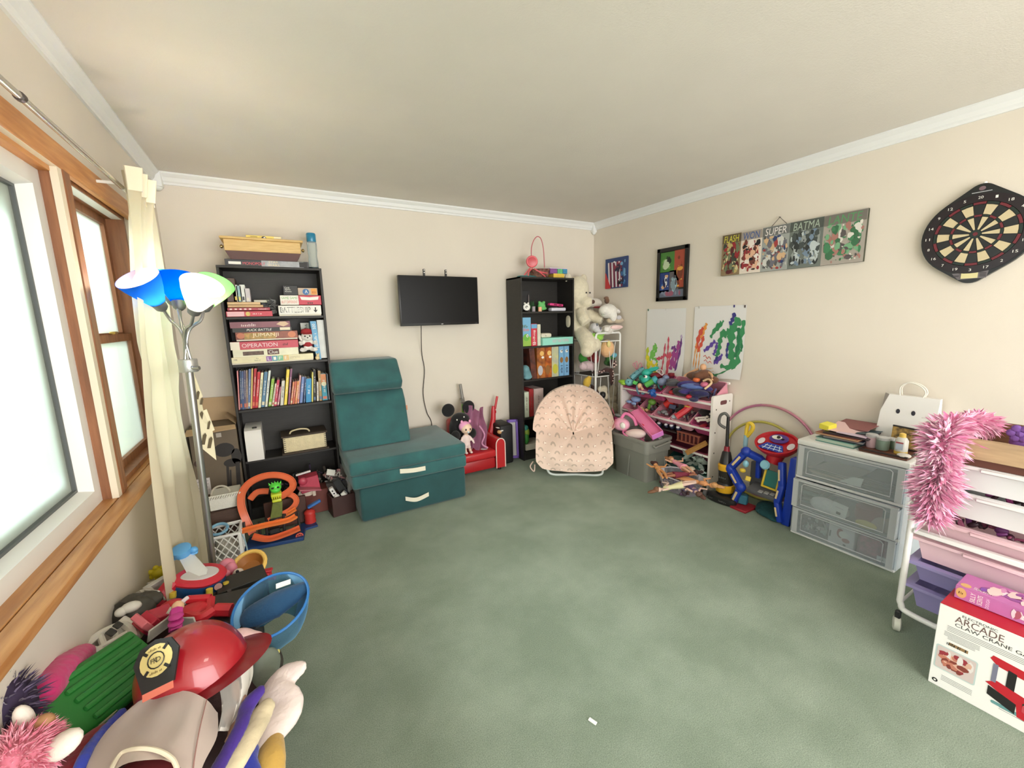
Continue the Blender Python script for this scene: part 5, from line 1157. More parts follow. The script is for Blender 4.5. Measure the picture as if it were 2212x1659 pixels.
for k, (mm_, lb) in enumerate(((binm, 'first small pink bin on second tier holding a pale blue dog'), (binm, 'second small pink bin holding a green dinosaur and blocks'), (binm, 'third small pink bin holding a red cup'), (binc, 'fourth small bin holding a red tube and black cloth'), (bind, 'fifth small magenta bin holding white bones'))):
    t2.append(bin_at(RY1 - .018 - (k + 1) * w5, RY1 - .018 - k * w5, TIERS[1], mm_, lb))
aqua = mt('aqua_rim_bin', (120, 190, 186), .4); tealb = mt('dark_teal_bin', (40, 92, 88), .5); maroon = mt('maroon_bin', (120, 48, 70), .5)
t3 = bin_at(RY0 + .02, YM + .06, TIERS[2], maroon, 'dark maroon bin on third tier holding a wooden cage toy')
t4 = bin_at(RY0 + .02, YM - .05, TIERS[3], tealb, 'dark teal bin with pale rim on the bottom tier')
B(mt('pale_aqua_plastic', (196, 226, 222), .35)).box((t4 @ V((0, -.1, .012))), (.02, .40, .012), None, .004).thing('bin_lid', 'pale aqua lid edge across the dark teal bin', 'lid')
def toy(label, shapes, name='toy', cat='toy', group=None, loc=None):
    """small toy: shapes = [(part name, colour, [(kind, ...)])]"""
    pos = None
    t = thing(name, label, cat, loc or (0, 0, 0), 0, group)
    for nm, col, lst in shapes:
        b = B(col if not isinstance(col, tuple) else mt('toyp_%d_%d_%d' % col, col, .45, var=.08, vscale=25))
        for s_ in lst:
            k = s_[0]
            if k == 'b': b.ball(s_[1], s_[2], s_[3] if len(s_) > 3 else None, 12, 8)
            elif k == 'x': b.box(s_[1], s_[2], s_[3] if len(s_) > 3 else None, .003)
            elif k == 't': b.tube(bez(s_[1], 5), s_[2], 7)
            elif k == 'c': b.cyl(s_[1], s_[2], s_[3], s_[4] if len(s_) > 4 else None, 12)
        b.part(nm, t)
    return t
def L(m, x, y, z): return m @ V((x, y, z))
# top left bin
m = t1a
toy('long pale blue spotted caterpillar toy at the left of magenta bin', [('body', (110, 176, 188), [('t', (L(m, -.19, -.02, .02), L(m, -.16, .05, .035), L(m, -.11, .11, .05)), .032)]), ('spots', (40, 70, 80), [('b', L(m, -.18 + .02 * k, -.02 + .04 * k, .054 + .007 * k), .006) for k in range(4)])], loc=L(m, -.16, 0, 0))
toy('round pale blue dotted ball toy at the front left of magenta bin', [('body', (116, 184, 190), [('b', L(m, -.175, -.075, .02), (.045, .045, .036))]), ('dots', (30, 50, 60), [('b', L(m, -.18, -.1, .048), .006), ('b', L(m, -.15, -.1, .05), .006), ('b', L(m, -.19, -.06, .054), .006)])], loc=L(m, -.175, -.075, 0))
toy('small bright green block in the magenta bin', [('body', (90, 196, 90), [('x', L(m, -.09, -.075, .025), (.04, .045, .035), R3(20, 15, 30))])], 'toy_block', 'toy block', loc=L(m, -.09, -.07, 0))
toy('turquoise dragon plush with round white eye in the magenta bin', [('body', (50, 176, 156), [('b', L(m, .015, -.03, .045), (.055, .05, .042)), ('b', L(m, -.04, .06, .05), (.06, .05, .04)), ('t', (L(m, -.06, .03, .05), L(m, -.0, .08, .075), L(m, .06, .12, .07)), .022), ('b', L(m, -.07, .0, .03), (.03, .03, .03))]), ('eye', (240, 240, 236), [('b', L(m, .03, -.035, .085), .018)]), ('pupil', (20, 20, 20), [('b', L(m, .03, -.045, .098), .009)])], 'plush_dragon', 'plush toy', loc=L(m, 0, 0, 0))
toy('green tube toy with teal ring end in the magenta bin', [('body', (90, 180, 84), [('c', L(m, .05, -.09, .03), L(m, .11, -.03, .05), .026)]), ('ring', (70, 160, 170), [('c', L(m, .11, -.035, .05), L(m, .135, -.005, .058), .036)])], loc=L(m, .1, -.05, 0))
toy('white wire loop hanger lying over the magenta bin', [('wire', (236, 216, 220), [('t', (L(m, .06, .08, .07), L(m, .1, .1, .08), L(m, .16, .06, .08), L(m, .17, .03, .075), L(m, .12, .05, .08), L(m, .06, .08, .07)), .004)])], loc=L(m, .1, .07, .06))
toy('dusty blue grey toy head at the right end of magenta bin', [('body', (126, 138, 168), [('b', L(m, .19, -.02, .04), (.045, .045, .035)), ('b', L(m, .2, .03, .05), (.03, .03, .026))])], loc=L(m, .19, 0, 0))
toy('dark red toy car at the back of magenta bin', [('body', (130, 30, 44), [('b', L(m, .06, .06, .03), (.05, .06, .03)), ('x', L(m, .2, .1, .03), (.05, .04, .03))])], loc=L(m, .06, .06, 0))
toy('spiky bright blue toy hanging over the front of magenta bin', [('body', (34, 92, 170), [('b', L(m, .155, -.135, .0), (.035, .022, .035))] + [('t', (L(m, .155, -.135, 0), L(m, .155 + .045 * math.cos(a), -.15, .0 + .045 * math.sin(a))), .006) for a in [k * .7 for k in range(9)]])], 'spiky_ball', 'toy', loc=L(m, .155, -.135, -.03))
toy('grey blue dangling toy over the front of magenta bin', [('body', (90, 130, 150), [('t', (L(m, -.04, -.1, .03), L(m, -.035, -.135, .0), L(m, -.03, -.14, -.05)), .01), ('b', L(m, .03, -.14, -.03), (.025, .015, .012))])], loc=L(m, -.03, -.13, -.04))
toy('lime green cloth toy at the left end of the top tier', [('body', (150, 196, 60), [('b', L(m, -.245, -.09, .03), (.035, .05, .02)), ('b', L(m, -.22, -.1, .02), (.04, .03, .02))])], loc=L(m, -.24, -.09, 0))
toy('peach and pink figurine at the front of magenta bin', [('body', (236, 186, 150), [('b', L(m, -.02, -.1, .02), (.024, .024, .028)), ('t', (L(m, -.01, -.1, .02), L(m, .03, -.125, .01)), .012)])], loc=L(m, -.02, -.1, 0))
jumble('toy_heap', 'mixed small aqua and green toys filling the magenta bin', 'toys', tuple(L(m, 0, 0, -.09)), (.17, .42, .10), ((70, 150, 150), (90, 170, 110), (180, 150, 190), (60, 90, 140), (200, 200, 190)), 60, 41, rmin=.012, rmax=.026)
# top right bin: costumes
m = t1b
def cloth_lump(label, cs, col, name='costume', voxel=.01, cat='costume', var=.25):
    b = B(mt('clothl_%d_%d_%d' % col, col, .85, var=var, vscale=18, bump=.4, bscale=50, sheen=.2))
    for c_, r_, *rr in cs: b.ball(c_, r_, rr[0] if rr else None, 12, 8)
    return soften(b.thing(name, label, cat), voxel, 2)
cloth_lump('navy and purple costume cloth heaped in the right pink bin', [(L(m, -.02, .0, .03), (.07, .11, .035), R3(0, 30, 40)), (L(m, .06, -.02, .03), (.06, .13, .03), R3(0, 30, 20)), (L(m, .0, -.06, .02), (.1, .07, .03))], (62, 48, 120))
cloth_lump('periwinkle blue costume cloth in the middle of right pink bin', [(L(m, .03, -.03, .055), (.04, .10, .02), R3(0, 30, 50)), (L(m, .07, -.05, .06), (.03, .08, .018), R3(0, 30, 30))], (92, 116, 180))
cloth_lump('black zip pouch at the front of right pink bin', [(L(m, -.06, -.10, .035), (.05, .06, .035)), (L(m, -.02, -.1, .035), (.05, .05, .035))], (24, 24, 28), 'pouch', cat='pouch')
cloth_lump('dark grey sleeve across the left of right pink bin', [(L(m, -.15, -.03, .05), (.05, .08, .024), R3(0, 20, 60)), (L(m, -.19, .0, .05), (.05, .05, .022))], (74, 74, 80))
cloth_lump('brown doll hair tangle on the right pink bin', [(L(m, -.0, .09, .06), (.06, .10, .04)), (L(m, .06, .11, .07), (.07, .06, .045)), (L(m, .14, .08, .05), (.05, .06, .035)), (L(m, .04, .07, .09), (.05, .05, .03))], (112, 70, 46), 'doll_wig', cat='wig')
toy('orange toy figure in the right pink bin', [('body', (220, 110, 60), [('b', L(m, .04, .03, .075), (.03, .03, .022)), ('t', (L(m, .02, .04, .07), L(m, .0, .0, .06)), .01)])], loc=L(m, .04, .03, .05))
toy('pink toy with pale ribbon at the right of the pink bin', [('body', (206, 110, 140), [('b', L(m, .13, .0, .06), (.035, .035, .024))]), ('ribbon', (222, 190, 150), [('t', (L(m, .1, .03, .07), L(m, .14, .05, .08), L(m, .18, .02, .07), L(m, .16, -.05, .06)), .009)])], loc=L(m, .13, 0, .04))
toy('red cloth toy at the front of right pink bin', [('body', (190, 40, 54), [('b', L(m, .06, -.12, .02), (.05, .03, .02)), ('b', L(m, -.14, -.1, .01), (.03, .03, .02))])], loc=L(m, .06, -.12, 0))
cloth_lump('dark navy pointed cloth drooping over the front right rim', [(L(m, .13, -.09, .04), (.05, .08, .03), R3(0, 20, 30)), (L(m, .1, -.14, .012), (.07, .04, .016), R3(0, 0, 40))], (38, 36, 84))
b = B(mt('doll_skin2', (214, 164, 124), .5))
b.tube(bez([L(m, -.1, .06, .07), L(m, -.06, .1, .085), L(m, -.0, .14, .10)], 4), .012, 7); b.ball(L(m, .05, .14, .125), (.026, .026, .03)); b.tube(bez([L(m, .1, .12, .09), L(m, .14, .1, .085), L(m, .17, .05, .07)], 4), .011, 7)
b.thing('fashion_doll', 'tan doll with brown hair lying at the back of right pink bin', 'doll')
jumble('toy_heap', 'dark mixed dress up bits filling the right pink bin', 'toys', tuple(L(m, 0, 0, -.09)), (.17, .40, .10), ((50, 40, 80), (60, 50, 50), (110, 60, 60), (40, 40, 50), (90, 90, 130)), 60, 42, rmin=.014, rmax=.028)
# second tier
m = t2[0]
toy('pale blue long eared plush dog in the first small bin', [('body', (150, 176, 222), [('b', L(m, .0, .0, .02), (.045, .05, .03)), ('b', L(m, .02, -.06, .02), (.02, .03, .016)), ('b', L(m, -.05, -.05, .02), (.02, .035, .016)), ('b', L(m, .02, .06, .04), (.03, .03, .026)), ('t', (L(m, -.01, .05, .05), L(m, -.03, .09, .08), L(m, -.04, .1, .09)), .012), ('t', (L(m, .05, .06, .05), L(m, .06, .1, .075)), .012)])], 'plush_dog', 'plush toy', loc=L(m, 0, 0, -.02))
m = t2[1]
toy('olive green dinosaur toy in the second small bin', [('body', (104, 150, 60), [('b', L(m, .01, .0, .03), (.035, .04, .03)), ('b', L(m, -.01, .04, .05), (.026, .03, .022)), ('t', (L(m, .0, -.03, .02), L(m, .02, -.08, .01)), .014)])], loc=L(m, 0, 0, 0))
toy('yellow giraffe toy standing in the second small bin', [('body', (226, 190, 70), [('b', L(m, .065, .06, .05), (.018, .024, .03)), ('t', (L(m, .065, .06, .05), L(m, .06, .09, .09)), .011)])], loc=L(m, .065, .06, 0))
toy('white string loop in the second small bin', [('string', (206, 214, 196), [('t', (L(m, -.0, .03, .04), L(m, -.01, .09, .09), L(m, .03, .06, .07), L(m, .02, .0, .04)), .003)])], loc=L(m, 0, .05, .03))
for k, (x, y, c_, lb) in enumerate(((-.06, -.085, (226, 200, 150), 'cream toy block at the front left of second small bin'), (-.025, -.1, (216, 168, 120), 'tan toy block at the front of second small bin'), (.0, -.09, (200, 150, 110), 'brown toy block at the front of second small bin'), (.045, -.06, (60, 62, 70), 'dark grey toy block in the second small bin'))):
    toy(lb, [('body', c_, [('x', L(m, x, y, .0), (.03, .028, .026), R3(20 * k, 30, 25 * k))])], 'toy_block', 'toy block', 'toy blocks in the second small bin', L(m, x, y, -.02))
m = t2[2]
toy('red plastic cup lying in the third small bin', [('body', (210, 50, 44), [('c', L(m, -.03, .0, .02), L(m, .02, .05, .045), .032, .04)])], 'toy_cup', 'toy cup', loc=L(m, 0, 0, 0))
toy('grey metal toy robot in the third small bin', [('body', (128, 126, 128), [('b', L(m, .0, -.07, .01), (.03, .03, .02)), ('x', L(m, -.04, -.09, .01), (.024, .03, .024), R3(20, 20, 0)), ('x', L(m, .04, -.09, .01), (.03, .03, .02), R3(0, 20, 40))])], loc=L(m, 0, -.08, -.02))
toy('dark blue toy truck in the third small bin', [('body', (58, 66, 96), [('x', L(m, .05, .0, .02), (.05, .06, .04), R3(10, 20, 30))])], 'toy_truck', 'toy truck', loc=L(m, .05, 0, 0))
m = t2[3]
toy('long red squeaky tube in the fourth small bin', [('body', (206, 50, 60), [('t', (L(m, -.03, -.11, .03), L(m, .02, -.03, .05), L(m, .05, .05, .07)), .028)]), ('band', (222, 180, 80), [('b', L(m, .03, -.01, .076), (.012, .03, .008))])], loc=L(m, 0, 0, 0))
cloth_lump('black cloth lump in the fourth small bin', [(L(m, -.03, .03, .04), (.05, .06, .03)), (L(m, -.05, -.03, .02), (.03, .05, .03))], (36, 34, 32))
toy('clear bubble and silver toy at the front left of fourth small bin', [('body', (190, 206, 214), [('b', L(m, -.07, -.1, .01), (.018, .022, .018)), ('b', L(m, -.06, -.06, .01), (.014, .02, .014))])], loc=L(m, -.07, -.1, 0))
m = t2[4]
for k, (x, y) in enumerate(((-.02, -.06), (.01, -.08), (.05, .02))):
    toy(('white bone toy, upper of the front pair, fifth small bin', 'white bone toy nearest the rim of the fifth small bin', 'grey white bone toy at the back of fifth small bin')[k], [('body', (232, 224, 212), [('t', (L(m, x - .03, y, .02), L(m, x + .04, y + .02, .025)), .01), ('b', L(m, x - .035, y - .01, .02), .014), ('b', L(m, x + .045, y + .025, .025), .014), ('b', L(m, x + .04, y + .01, .022), .012)])], 'toy_bone', 'toy', 'white bone toys', L(m, x, y, 0))
cloth_lump('black cloth in the fifth small bin', [(L(m, -.03, .02, .02), (.05, .06, .03)), (L(m, .03, -.02, .0), (.05, .07, .02))], (26, 22, 24))
toy('dark red toy at the front of fifth small bin', [('body', (140, 30, 44), [('b', L(m, .03, -.11, .0), (.05, .02, .014))])], loc=L(m, .03, -.11, -.02))
for k in range(5):
    m = t2[k]; jumble('toy_heap', 'small mixed bits in the %s small bin of the second tier' % ('first', 'second', 'third', 'fourth', 'fifth')[k], 'toys', tuple(L(m, 0, 0, -.085)), (.15, .13, .085), ((150, 90, 110), (90, 80, 90), (180, 170, 160), (60, 60, 80), (130, 60, 60)), 26, 50 + k, rmin=.01, rmax=.02)
# behind the grey tote and on the lower tiers
for k, (px, py, pz) in enumerate(((2.980, 2.495, 0.432), (2.980, 2.417, 0.436), (2.980, 2.357, 0.440), (2.980, 2.289, 0.439))):
    toy(('leftmost of four small navy and white toy cars above grey tote', 'second of four small navy and white toy cars from the left', 'third of four small navy and white toy cars from the left', 'rightmost of four small navy and white toy cars')[k], [('body', (40, 44, 70), [('b', (px, py, pz), (.03, .022, .02))]), ('roof', (232, 232, 236), [('b', (px - .012, py, pz + .014), (.018, .016, .012))])], 'toy_car', 'toy car', 'toy cars above the grey tote', (px, py, pz - .02))
slab('shelf_tray', 'dark tray under the small navy toy cars', 'tray', (2.96, 2.2, .395), (3.14, 2.2, .405), (70, 60, 60), .5)
t = thing('toy_cage', 'small brown wooden barred cage toy on the third tier', 'toy', (3.0, 2.2, .27))
wd = mt('red_brown_wood', (150, 84, 66), .6, var=.2, vscale=10); q0, q1 = V((2.955, 2.274, 0.422)), V((2.955, 2.074, 0.345))
for y in [q0.y + (q1.y - q0.y) * k / 5 for k in range(6)]: B(wd).box((2.955, y, (q0.z + q1.z) / 2), (.012, .009, q0.z - q1.z)).part('bar', t)
for z in (q0.z, q1.z): B(wd).box((2.955, (q0.y + q1.y) / 2, z), (.014, abs(q0.y - q1.y) + .02, .012)).part('rail', t)
B(mt('cage_inside', (92, 36, 40), .8)).box((3.02, (q0.y + q1.y) / 2, (q0.z + q1.z) / 2), (.1, abs(q0.y - q1.y), q0.z - q1.z)).part('box', t)
t = thing('toy_paddle', 'magenta square paddle toy sticking out of the third tier', 'toy', (2.860, 2.452, 0.248))
mg = mt('magenta_plastic', (206, 34, 130), .4); q = V((2.860, 2.452, 0.253))
mm_ = frame(q, (.1, -.9, .2), (-.75, .1, .6)); B(mg).box(q, (.055, .055, .012), mm_.to_3x3().to_4x4(), .003).part('blade', t); B(mt('pink_handle', (214, 130, 180), .4)).cyl(q, (2.920, 2.399, 0.226), .008, .006).part('handle', t)
t = thing('wooden_plank', 'light wooden plank lying out of the third tier', 'plank', (2.910, 2.141, 0.307))
a_, c_ = V((2.850, 2.108, 0.292)), V((2.965, 2.003, 0.390)); mm_ = frame((a_ + c_) / 2, c_ - a_, (-.4, 0, 1))
B(mt('plank_wood', (176, 128, 66), .55, var=.2, vscale=6, stretch=(3, 20, 20))).box((a_ + c_) / 2, ((c_ - a_).length, .034, .03), mm_.to_3x3().to_4x4(), .002).part('board', t)
cloth_lump('dark green bundle of cloth on the bottom tier', [((2.980, 2.255, 0.135), (.08, .12, .06)), ((2.990, 2.125, 0.153), (.07, .1, .05)), ((2.980, 2.359, 0.051), (.07, .08, .06))], (34, 74, 68), 'cloth', cat='cloth')
toy('white baby shoe pair on the bottom tier', [('body', (222, 212, 190), [('b', (2.900, 2.138, 0.134), (.04, .04, .026)), ('b', (2.890, 2.077, 0.148), (.03, .035, .03))])], 'doll_shoes', 'shoes', loc=(2.900, 2.119, 0.128))
b = B(pm((200, 206, 206))); q = V((2.925, 2.007, 0.147)); b.tube([q + V((0, .017 * math.cos(a), .017 * math.sin(a))) for a in [k * math.pi / 8 for k in range(16)]], .004, 6, True); b.thing('toy_ring', 'thin white ring standing on the bottom tier', 'ring')
b = B(clear('cellophane', (200, 214, 206), .3, .1)); rnd = random.Random(9)
for i in range(30):
    p = V((2.930, 2.085, 0.230)) + V((rnd.uniform(-.03, .03), rnd.uniform(-.08, .08), rnd.uniform(-.04, .04))); s1 = V((rnd.uniform(-1, 1), rnd.uniform(-1, 1), rnd.uniform(-1, 1))).normalized() * .04; s2 = s1.orthogonal().normalized() * .025
    b.poly((p - s1, p + s2, p + s1, p - s2 * .5))
b.thing('cellophane_bag', 'crumpled clear bag on the bottom tier of the organizer', 'bag')
greyp = mt('grey_tote_plastic', (134, 134, 126), .45, bump=.04, bscale=200)
TC = V((2.765, 2.515, 0)); mt_ = M.Translation(TC)
t = thing('storage_tote', 'big grey storage tote full of pink toys before the organizer', 'storage tote', TC)
def rr_(w_, d_, z, r, n=5):
    q = []
    for cx, cy, a0 in ((w_ / 2 - r, d_ / 2 - r, 0), (-w_ / 2 + r, d_ / 2 - r, 90), (-w_ / 2 + r, -d_ / 2 + r, 180), (w_ / 2 - r, -d_ / 2 + r, 270)):
        for k in range(n): a = math.radians(a0 + 90 * k / (n - 1)); q.append(TC + V((cx + r * math.cos(a), cy + r * math.sin(a), z)))
    return q
W_, D_ = .315, .42
B(greyp).loft([rr_(W_ - .05, D_ - .05, 0, .03), rr_(W_ - .02, D_ - .02, .255, .035), rr_(W_ - .002, D_ - .002, .26, .035), rr_(W_, D_, .35, .04), rr_(W_ - .02, D_ - .02, .35, .03), rr_(W_ - .06, D_ - .06, .012, .025)]).part('body', t, smooth=30)
B(greyp).loft([rr_(W_, D_, .35, .04), rr_(W_ + .022, D_ + .022, .352, .045), rr_(W_ + .022, D_ + .022, .375, .045), rr_(W_ - .02, D_ - .02, .375, .03), rr_(W_ - .02, D_ - .02, .35, .03)], True, False).part('rim', t)
b = B(greyp)
for k in (-.0,): b.box(TC + V((-W_ / 2 + .008, k, .13)), (.006, .012, .24), R3(0, 5, 0), .002)
for k in (-.03, .08): b.box(TC + V((k, -D_ / 2 + .008, .13)), (.012, .006, .24), R3(-5, 0, 0), .002)
b.part('rib', t)
B(greyp).tube([TC + V((-.09, -D_ / 2 - .008, .335)), TC + V((-.09, -D_ / 2 - .03, .325)), TC + V((.10, -D_ / 2 - .03, .345)), TC + V((.10, -D_ / 2 - .008, .345))], .009, 8).part('handle', t)
# contents
pkt = mt('toy_pink', (236, 130, 176), .35); pkl = mt('toy_light_pink', (240, 176, 200), .35)
t = thing('toy_slide', 'bright pink plastic trough toy leaning in the grey tote', 'toy', (2.78, 2.5, .2))
a_, c_ = V((2.820, 2.645, 0.543)), V((2.720, 2.307, 0.420)); mm_ = frame((a_ + c_) / 2, c_ - a_, (-.5, -.3, .8))
b = B(pkt); ln = (c_ - a_).length + .05
b.box(mm_ @ V((0, 0, 0)), (ln, .10, .006), mm_.to_3x3().to_4x4(), .002); b.box(mm_ @ V((0, .05, .02)), (ln, .006, .05), mm_.to_3x3().to_4x4(), .002); b.box(mm_ @ V((0, -.05, .02)), (ln, .006, .05), mm_.to_3x3().to_4x4(), .002); b.part('trough', t)
B(mt('lilac_end', (220, 130, 206), .35)).box(mm_ @ V((ln / 2, 0, .018)), (.008, .105, .05), mm_.to_3x3().to_4x4(), .002).part('end_cap', t)
t = thing('doll_carriage', 'pale pink round doll carriage with jewelled wheel in the tote', 'toy', (2.68, 2.6, .35))
q = V((2.670, 2.650, 0.454))
b = B(pkl); b.ball(q + V((.0, .02, -.01)), (.07, .09, .06)); b.part('body', t); B(mt('plum_wheel', (150, 60, 100), .4)).lathe([(.05, -.01), (.055, 0), (.05, .01)], frame(q + V((-.03, .07, .0)), (0, 1, 0), (-1, .3, .3)), 20).part('wheel', t)
B(pkt).tube(bez([q + V((.0, .03, .02)), q + V((.03, .0, .09)), q + V((.05, -.08, .06)), q + V((.05, -.12, .0))], 6), .014, 8).part('handle', t)
b = B(white_p); b.ball(q + V((-.05, -.05, .0)), (.018, .03, .03)); b.ball(q + V((-.06, .08, .0)), (.01, .015, .015)); b.part('star', t)
t = thing('doll_bathtub', 'white and pink oval doll tub lying on top of the tote', 'toy', (2.66, 2.42, .36))
q = V((2.680, 2.507, 0.399))
b = B(mt('cream_white_plastic', (238, 214, 208), .35)); b.ball(q + V((0, .0, -.01)), (.05, .11, .045), R3(-14, 0, 10)); b.part('tub', t)
B(pkt).tube([q + V((-.02 + .052 * math.cos(a), .118 * math.sin(a), -.035 + .028 * math.sin(a))) for a in [k * math.pi / 12 for k in range(24)]], .008, 6, True).part('rim', t)
toy('small red cube toy between the pink toys in the tote', [('body', (214, 54, 76), [('x', (2.740, 2.479, 0.459), (.03, .03, .03), R3(20, 30, 10))])], 'toy_block', 'toy block', loc=(2.740, 2.479, 0.443))
toy('grey toy lid at the right side of the tote', [('body', (150, 146, 150), [('x', (2.800, 2.339, 0.378), (.07, .06, .012), R3(30, 20, 0))])], loc=(2.800, 2.339, 0.365))
toy('light grey ring toy behind the pink toys in the tote', [('body', (160, 166, 170), [('b', (2.800, 2.843, 0.475), (.03, .05, .014))])], loc=(2.800, 2.842, 0.462))
jumble('toy_heap', 'mixed pink toys filling the grey storage tote', 'toys', (2.765, 2.515, .2), (.24, .36, .15), ((230, 140, 180), (240, 200, 210), (200, 80, 120), (150, 70, 110), (236, 220, 210)), 60, 61, rmin=.018, rmax=.035)
t = thing('clear_tub', 'low clear plastic tub of dolls on the carpet before organizer', 'tub', (2.76, 2.08, 0))
TCc = V((2.765, 2.085, 0))
def oval(rx, ry, z): return [TCc + V((rx * abs(math.cos(a)) ** .7 * math.copysign(1, math.cos(a)), ry * abs(math.sin(a)) ** .7 * math.copysign(1, math.sin(a)), z)) for a in [2 * math.pi * k / 32 for k in range(32)]]
cp = clear('clear_plastic', (236, 230, 240), .16, .1)
B(cp).loft([oval(.10, .15, .004), oval(.125, .18, .13)], True, False).poly(oval(.10, .15, .004)).part('body', t)
B(mt('frosted_rim', (214, 208, 214), .3)).tube(oval(.126, .181, .13), .005, 6, True).part('rim', t)
jumble('doll_heap', 'mixed dark doll clothes and toys filling the clear tub', 'toys', (2.765, 2.085, .006), (.19, .29, .115), ((60, 40, 50), (120, 90, 120), (80, 70, 110), (190, 160, 130), (70, 40, 40), (200, 190, 180)), 90, 62, rmin=.012, rmax=.028)
def doll(label, p, yaw, tone, dress=None, hair=(70, 44, 36), pitch=0):
    m = M.Translation(V(p)) @ R3(0, 0, yaw) @ R3(0, pitch, 0); t = thing('fashion_doll', label, 'doll', p, 0, 'fashion dolls on the clear tub')
    b = B(mt('dollskin_%d_%d_%d' % tone, tone, .5))
    b.ball(m @ V((.06, 0, .0)), (.035, .022, .018), m.to_3x3().to_4x4(), 10, 7); b.ball(m @ V((.015, 0, 0)), (.022, .02, .016), m.to_3x3().to_4x4(), 10, 7); b.ball(m @ V((.12, 0, .0)), (.02, .017, .018), m.to_3x3().to_4x4(), 10, 7); b.cyl(m @ V((.09, 0, 0)), m @ V((.11, 0, 0)), .008, n=8)
    for s_ in (-1, 1): b.tube([m @ V((.0, s_ * .012, 0)), m @ V((-.07, s_ * .018, .006)), m @ V((-.14, s_ * .014, 0))], [.014, .011, .006], 7); b.tube([m @ V((.08, s_ * .02, 0)), m @ V((.05, s_ * .05, .012)), m @ V((.09, s_ * .075, .02))], [.008, .007, .005], 7)
    b.part('body', t)
    b = B(mt('dollhair_%d_%d_%d' % hair, hair, .7, bump=.4, bscale=120)); b.ball(m @ V((.135, 0, .006)), (.024, .024, .02), m.to_3x3().to_4x4(), 10, 7); b.ball(m @ V((.165, .01, .0)), (.04, .018, .012), m.to_3x3().to_4x4(), 10, 7); b.part('hair', t)
    if dress: b = B(mt('dolldress_%d_%d_%d' % dress, dress, .8)); b.lathe([(.034, -.05), (.026, 0), (.02, .03), (.024, .07), (.022, .085)], m @ R3(0, 90, 0) @ M.Diagonal((.75, 1, 1, 1)), 14); b.part('dress', t)
doll('tan bare doll lying across the top left of the clear tub', (2.406, 1.999, 0.270), 55, (206, 146, 92), None, (70, 36, 30))
doll('pale doll in a cream yellow dress hanging over the tub front', (2.378, 1.829, 0.216), 130, (222, 190, 176), (222, 214, 170), (120, 84, 60), 20)
doll('orange tan doll lying at the right end of the clear tub', (2.548, 1.804, 0.221), -70, (214, 150, 100), None, (190, 140, 90))
doll('brown doll with dark hair in the middle of the clear tub', (2.492, 1.889, 0.258), -20, (150, 96, 70), (120, 40, 60), (40, 26, 26))
doll('light skinned doll with pink top near the teal bin', (2.612, 1.976, 0.278), 70, (222, 170, 140), (226, 150, 170), (170, 120, 80))
doll('pinkish doll lying low at the right of the tub', (2.486, 1.788, 0.198), -120, (214, 176, 160), (110, 90, 130), (90, 60, 50))
vb, vy, vr = mt('vac_black', (34, 33, 34), .35), mt('vac_yellow', (232, 176, 40), .35), mt('vac_red', (140, 36, 50), .3)
t = thing('toy_vacuum', 'black and yellow toy upright vacuum cleaner beside the organizer', 'toy vacuum', (2.86, 1.78, 0))
VC = V((2.885, 1.775, 0))
B(vb).lathe([(.085, 0), (.09, .012), (.085, .045), (.06, .055)], M.Translation(V((2.84, 1.775, .004))) @ M.Diagonal((.6, 1.35, 1, 1)), 24).part('base', t)
b = B(mt('vac_grey', (96, 94, 92), .4)); b.cyl((2.83, 1.905, .03), (2.83, 1.88, .03), .03); b.cyl((2.9, 1.675, .03), (2.9, 1.66, .03), .03); b.part('wheel', t)
ax = V((.02, .03, 1)).normalized()
def vat(z): return VC + ax * z
B(vb).lathe([(.05, 0), (.06, .02), (.058, .09), (.05, .1)], frame(vat(.05), (1, 0, 0), ax), 20).part('motor_housing', t)
b = B(vy); b.lathe([(.060, 0), (.066, .008), (.064, .055), (.058, .06)], frame(vat(.075), (1, 0, 0), ax), 20)
for k in range(10): a = k * .628; b.box(frame(vat(.105), (1, 0, 0), ax) @ V((.064 * math.cos(a), .064 * math.sin(a), 0)), (.004, .004, .05))
b.part('lower_cup', t)
B(clear('smoke_cup', (70, 66, 60), .5, .1)).lathe([(.05, 0), (.05, .12)], frame(vat(.135), (1, 0, 0), ax), 20).part('dust_cup', t); B(vb).lathe([(.045, 0), (.042, .11)], frame(vat(.136), (1, 0, 0), ax), 16).part('cyclone', t)
B(vy).lathe([(.045, 0), (.054, .012), (.056, .05), (.05, .055), (.05, .062)], frame(vat(.235), (1, 0, 0), ax), 20).part('upper_cup', t)
B(vb).lathe([(.048, 0), (.03, .09), (.02, .1)], frame(vat(.295), (1, 0, 0), ax), 18).part('neck', t)
B(vr).cyl(vat(.36), vat(.43), .026, .018).part('red_collar', t)
B(vb).cyl(vat(.42), vat(.66), .013, .011).part('wand', t)
B(mt('vac_grip_grey', (90, 88, 86), .5)).tube(bez([vat(.66), vat(.685) + V((-.02, .015, 0)), vat(.66) + V((-.03, .045, 0)), vat(.60) + V((-.03, .05, 0)), vat(.57) + V((-.01, .01, 0))], 6), .011, 8).part('grip', t)
scrawl(t, frame(vat(.195) + V((-.051, -.006, 0)), (.1, -1, 0), (-1, 0, 0)), .05, .016, mt('silver_mark', (150, 150, 150), .3, .8), 6)
for k in (0, 1): scrawl(t, frame((2.786, 1.84 - k * .11, .03), (.0, -1, 0), (-1, 0, .3)), .06, .012, mt('silver_mark', (150, 150, 150), .3, .8), 7 + k)
blu, rdp, yel, gryp = mt('toy_blue', (28, 60, 170), .35), mt('toy_red', (190, 30, 44), .35), mt('toy_yellow', (230, 196, 60), .4), mt('toy_grey', (94, 94, 98), .5)
crmy = mt('toy_cream_inlay', (226, 200, 150), .45)
